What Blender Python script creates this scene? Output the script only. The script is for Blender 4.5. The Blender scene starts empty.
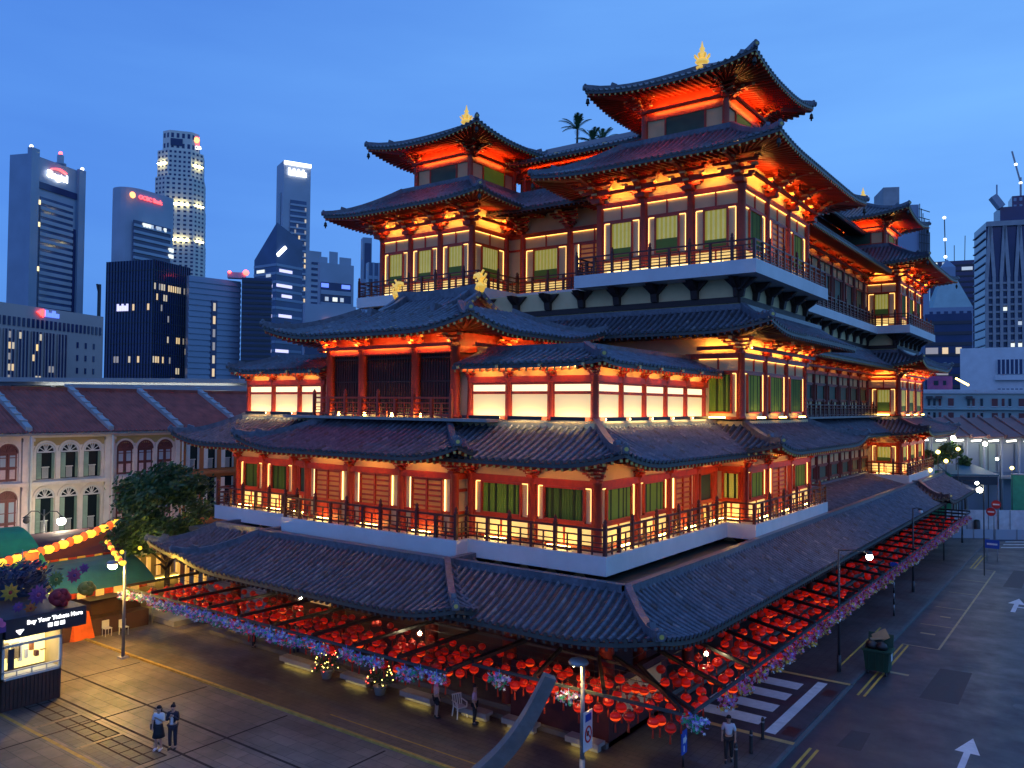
import bpy, math, random
from mathutils import Vector, Matrix
random.seed(7)
R_=math.radians; PI=math.pi
SC=bpy.context.scene; COL=SC.collection

# ------------------------------------------------------------------ camera
FPX=816.38
def _v(a): return Vector(a)
_VL=Vector((-603-512,395-384,FPX)); _VR=Vector((1110-512,411-384,FPX))
_ex=(-_VL).normalized(); _ey=_VR.normalized(); _ey=(_ey-_ex*_ex.dot(_ey)).normalized()
_ez=_ex.cross(_ey)
if _ez.y>0: _ez=-_ez
CAM=Vector((15.8288,-27.9044,13.2))
def ray(px,py):
    d=Vector((px-512,py-384,FPX))/FPX
    return Vector((_ex.dot(d),_ey.dot(d),_ez.dot(d)))
def at(px,py,D): return CAM+ray(px,py)*D
cd=bpy.data.cameras.new('camera'); cam=bpy.data.objects.new('camera',cd); COL.objects.link(cam)
right=Vector((_ex.x,_ey.x,_ez.x)); down=Vector((_ex.y,_ey.y,_ez.y)); fwd=Vector((_ex.z,_ey.z,_ez.z))
M4=Matrix((( right.x,-down.x,-fwd.x,CAM.x),(right.y,-down.y,-fwd.y,CAM.y),(right.z,-down.z,-fwd.z,CAM.z),(0,0,0,1)))
cam.matrix_world=M4
cd.sensor_width=36; cd.lens=FPX/1024*36; cd.clip_start=.3; cd.clip_end=6000
SC.camera=cam

# ------------------------------------------------------------------ materials
MATS={}
def mat(name,col,rough=.6,metal=0,var=.18,scale=1.5,bump=0.0,bscale=20,emit=None,es=0,spec=None,dirt=None):
    m=bpy.data.materials.new(name); m.use_nodes=True; nt=m.node_tree; N=nt.nodes; L=nt.links
    b=N['Principled BSDF']
    b.inputs['Roughness'].default_value=rough; b.inputs['Metallic'].default_value=metal
    c=tuple(col)+(1,)
    tc=N.new('ShaderNodeTexCoord')
    if var>0:
        n=N.new('ShaderNodeTexNoise'); n.inputs['Scale'].default_value=scale; n.inputs['Detail'].default_value=5
        L.new(tc.outputs['Object'],n.inputs['Vector'])
        r=N.new('ShaderNodeValToRGB'); r.color_ramp.elements[0].position=.3; r.color_ramp.elements[1].position=.7
        r.color_ramp.elements[0].color=tuple(x*(1-var) for x in col)+(1,)
        r.color_ramp.elements[1].color=tuple(min(1,x*(1+var)) for x in col)+(1,)
        L.new(n.outputs['Fac'],r.inputs['Fac']); out=r.outputs['Color']
        if dirt:
            n2=N.new('ShaderNodeTexNoise'); n2.inputs['Scale'].default_value=scale*.23; n2.inputs['Detail'].default_value=8; n2.inputs['Roughness'].default_value=.7
            L.new(tc.outputs['Object'],n2.inputs['Vector'])
            r2=N.new('ShaderNodeValToRGB'); r2.color_ramp.elements[0].position=.45; r2.color_ramp.elements[1].position=.72
            r2.color_ramp.elements[0].color=(0,0,0,1); r2.color_ramp.elements[1].color=(dirt,dirt,dirt,1)
            L.new(n2.outputs['Fac'],r2.inputs['Fac'])
            mx=N.new('ShaderNodeMix'); mx.data_type='RGBA'
            L.new(r2.outputs['Color'],mx.inputs['Factor']); L.new(out,mx.inputs['A']); mx.inputs['B'].default_value=tuple(x*.35 for x in col)+(1,)
            out=mx.outputs['Result']
        L.new(out,b.inputs['Base Color'])
        rr=N.new('ShaderNodeMapRange'); rr.inputs['To Min'].default_value=max(.03,rough-.12); rr.inputs['To Max'].default_value=min(1,rough+.12)
        L.new(n.outputs['Fac'],rr.inputs['Value']); L.new(rr.outputs['Result'],b.inputs['Roughness'])
    else: b.inputs['Base Color'].default_value=c
    if bump>0:
        n3=N.new('ShaderNodeTexNoise'); n3.inputs['Scale'].default_value=bscale; n3.inputs['Detail'].default_value=4
        L.new(tc.outputs['Object'],n3.inputs['Vector'])
        bp=N.new('ShaderNodeBump'); bp.inputs['Strength'].default_value=bump; bp.inputs['Distance'].default_value=.05
        L.new(n3.outputs['Fac'],bp.inputs['Height']); L.new(bp.outputs['Normal'],b.inputs['Normal'])
    if emit:
        b.inputs['Emission Color'].default_value=tuple(emit)+(1,); b.inputs['Emission Strength'].default_value=es
    if spec is not None: b.inputs['Specular IOR Level'].default_value=spec
    MATS[name]=m; return m
def lamp(name,col,s,base=(.5,.5,.5)):
    m=bpy.data.materials.new(name); m.use_nodes=True; nt=m.node_tree
    b=nt.nodes['Principled BSDF']; b.inputs['Base Color'].default_value=tuple(base)+(1,)
    b.inputs['Emission Color'].default_value=tuple(col)+(1,); b.inputs['Emission Strength'].default_value=s
    MATS[name]=m; return m
G=lambda n:MATS[n]

# ------------------------------------------------------------------ mesh builder
ORG={}
class MB:
    def __init__(s): s.v=[]; s.f=[]; s.m=[]; s.sm=[]
    def add(s,vs,fs,mi=0,smooth=False):
        o=len(s.v); s.v.extend(Vector(p) for p in vs)
        for f in fs: s.f.append([i+o for i in f]); s.m.append(mi); s.sm.append(smooth)
    def box(s,x0,x1,y0,y1,z0,z1,mi=0):
        if x0>x1:x0,x1=x1,x0
        if y0>y1:y0,y1=y1,y0
        s.add([(x0,y0,z0),(x1,y0,z0),(x1,y1,z0),(x0,y1,z0),(x0,y0,z1),(x1,y0,z1),(x1,y1,z1),(x0,y1,z1)],
              [(0,3,2,1),(4,5,6,7),(0,1,5,4),(1,2,6,5),(2,3,7,6),(3,0,4,7)],mi)
    def fbox(s,F,u0,u1,d0,d1,z0,z1,mi=0):   # box in a facade frame
        if u0>u1:u0,u1=u1,u0
        if d0>d1:d0,d1=d1,d0
        P=[F(u0,d1,z0),F(u1,d1,z0),F(u1,d0,z0),F(u0,d0,z0),F(u0,d1,z1),F(u1,d1,z1),F(u1,d0,z1),F(u0,d0,z1)]
        s.add(P,[(0,3,2,1),(4,5,6,7),(0,1,5,4),(1,2,6,5),(2,3,7,6),(3,0,4,7)],mi)
    def quad(s,a,b,c,d,mi=0): s.add([a,b,c,d],[(0,1,2,3)],mi)
    def tri(s,a,b,c,mi=0): s.add([a,b,c],[(0,1,2)],mi)
    def bar(s,a,b,w,h,mi=0,up=(0,0,1)):
        a=Vector(a);b=Vector(b);d=(b-a)
        if d.length<1e-6:return
        d.normalize(); u=Vector(up)
        sd=d.cross(u)
        if sd.length<1e-4: sd=d.cross(Vector((1,0,0)))
        sd.normalize(); n=sd.cross(d).normalized()
        sd*=w/2; n*=h/2
        s.add([a-sd-n,a+sd-n,a+sd+n,a-sd+n,b-sd-n,b+sd-n,b+sd+n,b-sd+n],
              [(0,1,2,3),(7,6,5,4),(0,4,5,1),(1,5,6,2),(2,6,7,3),(3,7,4,0)],mi)
    def tube(s,pts,r,n=8,mi=0,smooth=True,cap=True):
        pts=[Vector(p) for p in pts]; rs=r if isinstance(r,(list,tuple)) else [r]*len(pts)
        o=len(s.v); N=len(pts)
        for i,p in enumerate(pts):
            d=(pts[min(i+1,N-1)]-pts[max(i-1,0)]).normalized()
            a=d.cross(Vector((0,0,1)))
            if a.length<.05: a=d.cross(Vector((1,0,0)))
            a.normalize(); b=d.cross(a).normalized()
            for k in range(n):
                t=2*PI*k/n; s.v.append(p+(a*math.cos(t)+b*math.sin(t))*rs[i])
        for i in range(N-1):
            for k in range(n):
                s.f.append([o+i*n+k,o+i*n+(k+1)%n,o+(i+1)*n+(k+1)%n,o+(i+1)*n+k]); s.m.append(mi); s.sm.append(smooth)
        if cap:
            s.f.append([o+k for k in range(n)][::-1]); s.m.append(mi); s.sm.append(False)
            s.f.append([o+(N-1)*n+k for k in range(n)]); s.m.append(mi); s.sm.append(False)
    def lathe(s,c,prof,n=12,mi=0,smooth=True):
        c=Vector(c); o=len(s.v)
        for r,z in prof:
            for k in range(n):
                t=2*PI*k/n; s.v.append(c+Vector((r*math.cos(t),r*math.sin(t),z)))
        for i in range(len(prof)-1):
            for k in range(n):
                s.f.append([o+i*n+k,o+i*n+(k+1)%n,o+(i+1)*n+(k+1)%n,o+(i+1)*n+k]); s.m.append(mi); s.sm.append(smooth)
        if prof[0][0]>1e-4: s.f.append([o+k for k in range(n)][::-1]); s.m.append(mi); s.sm.append(False)
        if prof[-1][0]>1e-4: s.f.append([o+(len(prof)-1)*n+k for k in range(n)]); s.m.append(mi); s.sm.append(False)
    def ball(s,c,r,n=10,mi=0,sz=1):
        s.lathe(c,[(r*math.sin(PI*i/6)+(1e-5),-r*sz*math.cos(PI*i/6)) for i in range(7)],n,mi)
    def prism(s,poly,z0,z1,mi=0):
        n=len(poly)
        s.add([(x,y,z0) for x,y in poly]+[(x,y,z1) for x,y in poly],
              [list(range(n))[::-1],list(range(n,2*n))]+[(i,(i+1)%n,n+(i+1)%n,n+i) for i in range(n)],mi)
    def extr(s,P,off,mi=0):      # 3d polygon extruded by vector
        n=len(P); P=[Vector(p) for p in P]; off=Vector(off)
        s.add(P+[p+off for p in P],[list(range(n)),list(range(n,2*n))[::-1]]+[(i,n+i,n+(i+1)%n,(i+1)%n) for i in range(n)],mi)
    def build(s,name,mats,parent=None,org=None):
        if not isinstance(mats,(list,tuple)): mats=[mats]
        if parent is not None: O=ORG[parent.name]
        elif org is not None: O=Vector(org)
        else:
            xs=[p.x for p in s.v];ys=[p.y for p in s.v];zs=[p.z for p in s.v]
            O=Vector(((min(xs)+max(xs))/2,(min(ys)+max(ys))/2,min(zs)))
        me=bpy.data.meshes.new(name)
        me.from_pydata([tuple(p-O) for p in s.v],[],s.f); me.update()
        for m in mats: me.materials.append(m if not isinstance(m,str) else MATS[m])
        me.polygons.foreach_set('material_index',s.m); me.polygons.foreach_set('use_smooth',s.sm)
        ob=bpy.data.objects.new(name,me); COL.objects.link(ob)
        if parent is not None: ob.parent=parent
        else: ob.location=O
        ORG[ob.name]=O.copy()
        return ob
def tag(o,label=None,cat=None,group=None,kind=None):
    if label:o['label']=label
    if cat:o['category']=cat
    if group:o['group']=group
    if kind:o['kind']=kind
    return o
def empty(name,loc,label=None,cat=None,group=None,rz=0):
    o=bpy.data.objects.new(name,None); COL.objects.link(o); o.location=loc; o.rotation_euler=(0,0,rz); o.empty_display_size=.3
    ORG[o.name]=Vector(loc)
    return tag(o,label,cat,group)
def kid(name,me,parent,loc=(0,0,0),rz=0,scale=1):      # a part sharing mesh data, placed in its parent's frame
    o=bpy.data.objects.new(name,me); COL.objects.link(o); o.parent=parent
    o.location=Vector(loc)-ORG[parent.name]; o.rotation_euler=(0,0,rz); o.scale=(scale,)*3
    ORG[o.name]=Vector(loc); return o
def copy_tree(o,parent=None):
    c=o.copy(); COL.objects.link(c)
    if parent: c.parent=parent
    for ch in list(o.children): copy_tree(ch,c)
    return c
def frame(A,B):
    A=Vector((A[0],A[1],0));B=Vector((B[0],B[1],0)); d=(B-A); L=d.length; d.normalize(); n=Vector((d.y,-d.x,0))
    def F(u,dd,z): return A+d*u+n*dd+Vector((0,0,z))
    return F,L,d,n
def text(s,name,size,mat_,parent,loc,rx=PI/2,rz=0,ext=.01,align='CENTER',bold=0):
    cu=bpy.data.curves.new(name,'FONT'); cu.body=s; cu.size=size; cu.extrude=ext; cu.align_x=align; cu.align_y='CENTER'; cu.offset=bold
    cu.materials.append(MATS[mat_]); cu.resolution_u=3
    t=bpy.data.objects.new(name,cu); COL.objects.link(t); bpy.context.view_layer.update()
    me=bpy.data.meshes.new_from_object(t.evaluated_get(bpy.context.evaluated_depsgraph_get())); bpy.data.objects.remove(t)
    o=bpy.data.objects.new(name,me); COL.objects.link(o); o.parent=parent
    o.location=Vector(loc)-ORG[parent.name]; o.rotation_euler=(rx,0,rz); ORG[o.name]=Vector(loc); return o
def smooth_noise(x): return math.sin(x*1.7)+math.sin(x*.61+2)*.7
# ------------------------------------------------------------------ materials used
mat('roof_pan',(.04,.042,.052),rough=.5,var=.3,scale=5)
mat('plinth_stone',(.12,.11,.1),rough=.7,var=.2,bump=.2)
mat('rail_dark',(.11,.018,.014),rough=.45,var=.2)
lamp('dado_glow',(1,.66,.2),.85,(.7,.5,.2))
lamp('eave_lamp_wash',(1,.52,.11),36)
mat('roof_tile_worn',(.1,.085,.085),rough=.5,var=.3,scale=5)
mat('roof_tile_pale',(.2,.19,.2),rough=.45,var=.3,scale=5)
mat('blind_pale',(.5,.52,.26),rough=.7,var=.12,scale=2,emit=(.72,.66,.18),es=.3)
mat('roof_tile',(.125,.133,.165),rough=.33,var=.3,scale=5,bump=.3,bscale=14,dirt=.6)
mat('roof_tile_end',(.06,.065,.06),rough=.45)
mat('tile_yellow',(.62,.5,.12),rough=.4)
mat('red_wood',(.5,.05,.014),rough=.42,var=.2,scale=3)
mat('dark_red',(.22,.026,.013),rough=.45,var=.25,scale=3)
mat('maroon',(.055,.012,.015),rough=.5,var=.3,scale=3)
mat('dark_timber',(.035,.018,.016),rough=.6)
mat('cream',(.74,.56,.29),rough=.75,var=.08,scale=1.2)
mat('white_paint',(.74,.74,.74),rough=.6,var=.06,scale=.7,dirt=.28)
mat('gilt_tip',(.85,.62,.25),rough=.35)
mat('gold',(.95,.62,.14),rough=.28,metal=1,var=.1)
mat('gold_lit',(.95,.62,.14),rough=.28,metal=.6,var=.1,emit=(1,.6,.08),es=.6)  # glow put in for lamplight falling on the finials and ridge ornaments
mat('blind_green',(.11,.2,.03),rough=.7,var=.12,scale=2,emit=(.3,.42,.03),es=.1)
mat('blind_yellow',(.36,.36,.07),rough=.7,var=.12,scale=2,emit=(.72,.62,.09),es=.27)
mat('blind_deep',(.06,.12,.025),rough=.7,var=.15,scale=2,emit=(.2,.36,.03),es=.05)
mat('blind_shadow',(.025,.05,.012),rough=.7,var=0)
mat('blind_dark',(.035,.085,.045),rough=.5,var=.2,scale=2)
mat('glass_dark',(.012,.02,.026),rough=.12,var=0)
mat('amber_glass',(.5,.22,.05),rough=.4,emit=(1,.28,.03),es=.16)
mat('stone',(.3,.29,.27),rough=.7,bump=.2)
mat('bronze_bell',(.05,.045,.035),rough=.4,metal=.6)
lamp('strip_warm',(1,.58,.15),2.9)
lamp('bulb_eave',(1,.8,.45),170)
lamp('panel_lamp',(1,.72,.3),28)
lamp('gate_lamp',(1,.55,.12),90)
lamp('bulb_sodium',(1,.56,.06),1500)
mat('soffit_lit',(.5,.13,.035),rough=.5,var=.15,scale=3)  # orange of the eave lighting put into the soffit colour
lamp('strip_beam',(1,.5,.1),4)
lamp('eave_fill_dim',(1,.42,.08),9)  # faint lamps added under the middle eaves to brighten the dark facade
mat('joint_dark',(.055,.046,.042),rough=.95,var=.2,spec=.05)
lamp('strip_cream',(1,.66,.22),3.6)
lamp('panel_wash_glow',(1,.7,.28),.55,(.72,.62,.42))  # cream wall panels, part of the uplight wash put in as emission
lamp('panel_wash_glow_top',(1,.84,.48),1.3,(.72,.62,.42))
lamp('floor_lamp',(1,.66,.17),26)
lamp('floor_lamp_tower',(1,.6,.14),20)
lamp('eave_lamp',(1,.45,.08),66)
lamp('eave_lamp_hot',(1,.42,.075),46)
lamp('eave_lamp_soft',(1,.4,.07),34)
lamp('bulb_white',(1,.93,.75),40)
lamp('bulb_green',(.2,1,.45),8)
lamp('bulb_far',(1,.92,.7),45)
lamp('bulb_arcade',(1,.85,.6),260)
mat('pale_stone',(.66,.63,.56),rough=.7,var=.06,scale=.05)
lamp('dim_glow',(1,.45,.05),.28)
mat('road_faded',(.42,.36,.2),rough=.75,var=.2,scale=3,dirt=.5)
mat('kerb_stone',(.13,.13,.135),rough=.8,bump=.2)
lamp('bulb_warm',(1,.62,.17),480)
lamp('bulb_yellow',(1,.75,.15),9)
lamp('bench_lamp',(1,.75,.15),10)
lamp('bulb_red',(1,.05,.03),9)
lamp('win_lit',(1,.78,.32),1.6)
lamp('win_lit_pale',(.85,.92,.8),1.1)
lamp('win_lit_dim',(1,.8,.4),.55)
lamp('sign_white',(1,1,1),3.2)
lamp('sign_red',(1,.06,.04),2.4)
lamp('sign_orange',(1,.32,.05),3.2)
lamp('sign_blue',(.1,.18,1),1.6)
lamp('sign_violet',(.62,.6,1),1.3)
lamp('crown_glow',(1,.86,.35),1.5)
lamp('pillar_glow',(1,.45,.05),.75)
lamp('tube_white',(1,.93,.72),9)
lamp('booth_glow',(1,.82,.25),1.6)
mat('lantern_dim',(.2,.007,.004),rough=.55,var=.1,emit=(1,.02,.004),es=.07)
mat('lantern_glow',(.35,.03,.006),rough=.5,var=0,emit=(1,.08,.008),es=1.0)
mat('lantern_red',(.24,.008,.004),rough=.55,var=.1,emit=(1,.012,.003),es=.2)
mat('lantern_core',(.3,.015,.005),rough=.5,var=0,emit=(1,.03,.004),es=.55)
mat('lantern_yellow',(.8,.55,.05),rough=.5,var=0,emit=(1,.62,.05),es=1.5)
mat('lantern_orange',(.8,.15,.03),rough=.5,var=0,emit=(1,.13,.02),es=1.1)
mat('lantern_cap',(.28,.03,.015),rough=.5,var=0)
mat('tassel',(.6,.05,.02),rough=.8,var=0)
for n_,c_ in {'petal_blue':(.22,.34,.85),'petal_violet':(.5,.36,.78),'petal_pink':(.85,.2,.45),'petal_white':(.85,.85,.88),'petal_green':(.05,.45,.22),'petal_yellow':(.85,.62,.1),'petal_red':(.55,.04,.03),'petal_orange':(.65,.22,.04)}.items():
    mat(n_,c_,rough=.6,var=0)
mat('pole_grey',(.3,.31,.32),rough=.4,metal=.3)
mat('pole_dark',(.05,.055,.06),rough=.45)
mat('black_metal',(.02,.02,.022),rough=.4)
mat('bin_green',(.02,.07,.04),rough=.45)
mat('cardboard',(.4,.3,.17),rough=.8)
mat('sign_panel_white',(.8,.8,.8),rough=.4,var=0)
mat('sign_panel_red',(.6,.03,.03),rough=.4,var=0)
mat('sign_panel_blue',(.02,.09,.45),rough=.4,var=0)
mat('concrete',(.36,.36,.37),rough=.75,var=.12,scale=.4,bump=.1)
mat('concrete_grey',(.34,.39,.47),rough=.6,var=.12,scale=.05)
mat('concrete_pink',(.5,.38,.36),rough=.7,var=.1,scale=.05)
mat('cladding_blue',(.24,.31,.42),rough=.35,var=.1,scale=.05)
mat('glass_blue',(.05,.085,.19),rough=.12,var=.2,scale=.1)
mat('glass_navy',(.018,.03,.11),rough=.1,var=.2,scale=.1)
mat('mullion_dark',(.03,.035,.05),rough=.4,var=0)
mat('stucco_cream',(.78,.7,.6),rough=.8,var=.1,scale=1.5,dirt=.2)
mat('stucco_pink',(.76,.6,.52),rough=.8,var=.1,scale=1.5,dirt=.2)
mat('stucco_yellow',(.5,.36,.15),rough=.8,var=.1,scale=1.5,dirt=.2)
mat('stucco_orange',(.55,.2,.07),rough=.8,var=.1,scale=1.5,dirt=.2)
mat('clay_tile',(.36,.085,.06),rough=.75,var=.3,scale=1.1,bump=.4,bscale=7,dirt=.4)
mat('shutter_green',(.22,.33,.24),rough=.6)
mat('shutter_maroon',(.17,.05,.05),rough=.6)
mat('awning_maroon',(.09,.022,.026),rough=.8)
mat('tarp_green',(.02,.26,.1),rough=.6,bump=.3,bscale=4)
mat('tarp_orange',(.75,.13,.02),rough=.6,bump=.6,bscale=5)
mat('canvas_teal',(.025,.13,.13),rough=.6,bump=.3,bscale=3)
mat('canvas_purple',(.13,.07,.3),rough=.6)
mat('booth_dark',(.03,.034,.05),rough=.5)
mat('booth_brown',(.07,.035,.03),rough=.6)
mat('white_frame',(.65,.65,.62),rough=.5,var=0)
mat('leaf',(.035,.1,.03),rough=.6,var=.35,scale=1.5)
mat('leaf_light',(.08,.15,.04),rough=.6,var=.3,scale=1.5)
mat('leaf_blue',(.012,.045,.11),rough=.7,var=.3,scale=2)
mat('bark',(.09,.06,.045),rough=.9,bump=.5)
mat('skin',(.45,.28,.2),rough=.6,var=0)
mat('hair_black',(.015,.012,.012),rough=.6,var=0)
mat('cloth_white',(.68,.68,.72),rough=.8,var=.05)
mat('cloth_black',(.018,.018,.022),rough=.85,var=.1)
mat('cloth_navy',(.02,.022,.04),rough=.85,var=.1)
mat('cloth_pink',(.6,.42,.42),rough=.8,var=.1,scale=12)
mat('cloth_lilac',(.55,.4,.5),rough=.8,var=.15,scale=14)
mat('shoe_white',(.7,.7,.7),rough=.6,var=0)
mat('plastic_white',(.72,.7,.6),rough=.4,var=0)
mat('road_white',(.72,.72,.72),rough=.7,var=.12,scale=3,dirt=.35)
mat('road_yellow',(.62,.42,.07),rough=.7,var=.15,scale=3,dirt=.3)
mat('road_orange',(.62,.36,.12),rough=.7,var=.15,scale=3,dirt=.3)
mat('hoarding_white',(.6,.6,.62),rough=.6)
mat('mint_wall',(.36,.47,.45),rough=.8,var=.1,scale=.3,dirt=.15)
mat('pink_wall',(.5,.12,.25),rough=.8)
mat('roof_rose',(.28,.13,.11),rough=.7,var=.2,scale=.6)
mat('green_panel',(.05,.4,.22),rough=.5)
mat('teal_roof',(.03,.12,.16),rough=.5)

mat('road_patch_0',(.042,.042,.048),rough=.7,var=.25,scale=4,bump=.2)
mat('road_patch_1',(.075,.075,.08),rough=.75,var=.25,scale=4,bump=.2)
def ground_mat(name,kind):
    m=bpy.data.materials.new(name); m.use_nodes=True; nt=m.node_tree; N=nt.nodes; L=nt.links; b=N['Principled BSDF']
    tc=N.new('ShaderNodeTexCoord')
    def noise(sc,det=8,rough=.6):
        n=N.new('ShaderNodeTexNoise'); n.inputs['Scale'].default_value=sc; n.inputs['Detail'].default_value=det; n.inputs['Roughness'].default_value=rough
        L.new(tc.outputs['Object'],n.inputs['Vector']); return n.outputs['Fac']
    def ramp(f,a,ca,bb,cb):
        r=N.new('ShaderNodeValToRGB'); r.color_ramp.elements[0].position=a; r.color_ramp.elements[1].position=bb
        r.color_ramp.elements[0].color=ca+(1,); r.color_ramp.elements[1].color=cb+(1,); L.new(f,r.inputs['Fac']); return r.outputs['Color']
    def mix(f,a,bb,t='MIX'):
        x=N.new('ShaderNodeMix'); x.data_type='RGBA'; x.blend_type=t
        if isinstance(f,float): x.inputs['Factor'].default_value=f
        else: L.new(f,x.inputs['Factor'])
        L.new(a,x.inputs['A'])
        if isinstance(bb,tuple): x.inputs['B'].default_value=bb
        else: L.new(bb,x.inputs['B'])
        return x.outputs['Result']
    if kind=='road':
        base=ramp(noise(.35),.3,(.034,.036,.046),.75,(.062,.064,.08))
        blot=ramp(noise(.9,10,.75),.5,(0,0,0),.68,(.75,.75,.75))
        c=mix(blot,base,(.025,.025,.03,1)); fine=ramp(noise(60,2),.3,(.75,.75,.75),.7,(1.2,1.2,1.2)); c=mix(1.0,c,fine,'MULTIPLY')
        rough=ramp(noise(.5),.3,(.35,.35,.35),.7,(.65,.65,.65))
    else:
        if kind=='plaza': c1,c2,jc,bw,rh,off=(.25,.2,.16,1),(.19,.155,.125,1),(.07,.06,.05,1),1.2,.6,.5
        elif kind=='apron': c1,c2,jc,bw,rh,off=(.15,.12,.1,1),(.12,.1,.085,1),(.05,.045,.04,1),.6,.3,.5
        else: c1,c2,jc,bw,rh,off=(.13,.125,.12,1),(.1,.1,.1,1),(.05,.05,.05,1),.4,.4,.0
        br=N.new('ShaderNodeTexBrick'); L.new(tc.outputs['Object'],br.inputs['Vector'])
        br.inputs['Scale'].default_value=1; br.inputs['Brick Width'].default_value=bw; br.inputs['Row Height'].default_value=rh
        br.inputs['Mortar Size'].default_value=.012; br.inputs['Color1'].default_value=c1; br.inputs['Color2'].default_value=c2; br.inputs['Mortar'].default_value=jc; br.offset=off
        st=ramp(noise(.22,10,.7),.42,(.5,.5,.5),.7,(1.15,1.15,1.15)); c=mix(1.0,br.outputs['Color'],st,'MULTIPLY')
        rough=ramp(noise(.4),.3,(.42,.42,.42),.75,(.72,.72,.72))
    L.new(c,b.inputs['Base Color']); L.new(rough,b.inputs['Roughness'])
    bp=N.new('ShaderNodeBump'); bp.inputs['Strength'].default_value=.25; bp.inputs['Distance'].default_value=.02
    L.new(noise(30,3),bp.inputs['Height']); L.new(bp.outputs['Normal'],b.inputs['Normal'])
    MATS[name]=m
ground_mat('asphalt','road'); ground_mat('plaza_slab','plaza'); ground_mat('apron_paving','apron'); ground_mat('side_paving','side')

mat('kerb_yellow',(.42,.29,.06),rough=.75,var=.25,scale=3,dirt=.5)
for n_,c_ in (('paper_yellow',(.42,.3,.04)),('paper_violet',(.16,.06,.24)),('paper_red',(.3,.02,.03)),('paper_pink',(.35,.07,.16)),('paper_green',(.12,.22,.06)),('paper_orange',(.4,.13,.03))): mat(n_,c_,rough=.7,var=.2,scale=4)
SKY=1.28; EXPO=0.0
# ================================================================== TEMPLE
XC=-12.85
def mx(x): return 2*XC-x
T=empty('temple',(XC,36,0),'four-storey red and cream Chinese temple with tiled upturned roofs lit orange from below','temple')

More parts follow.
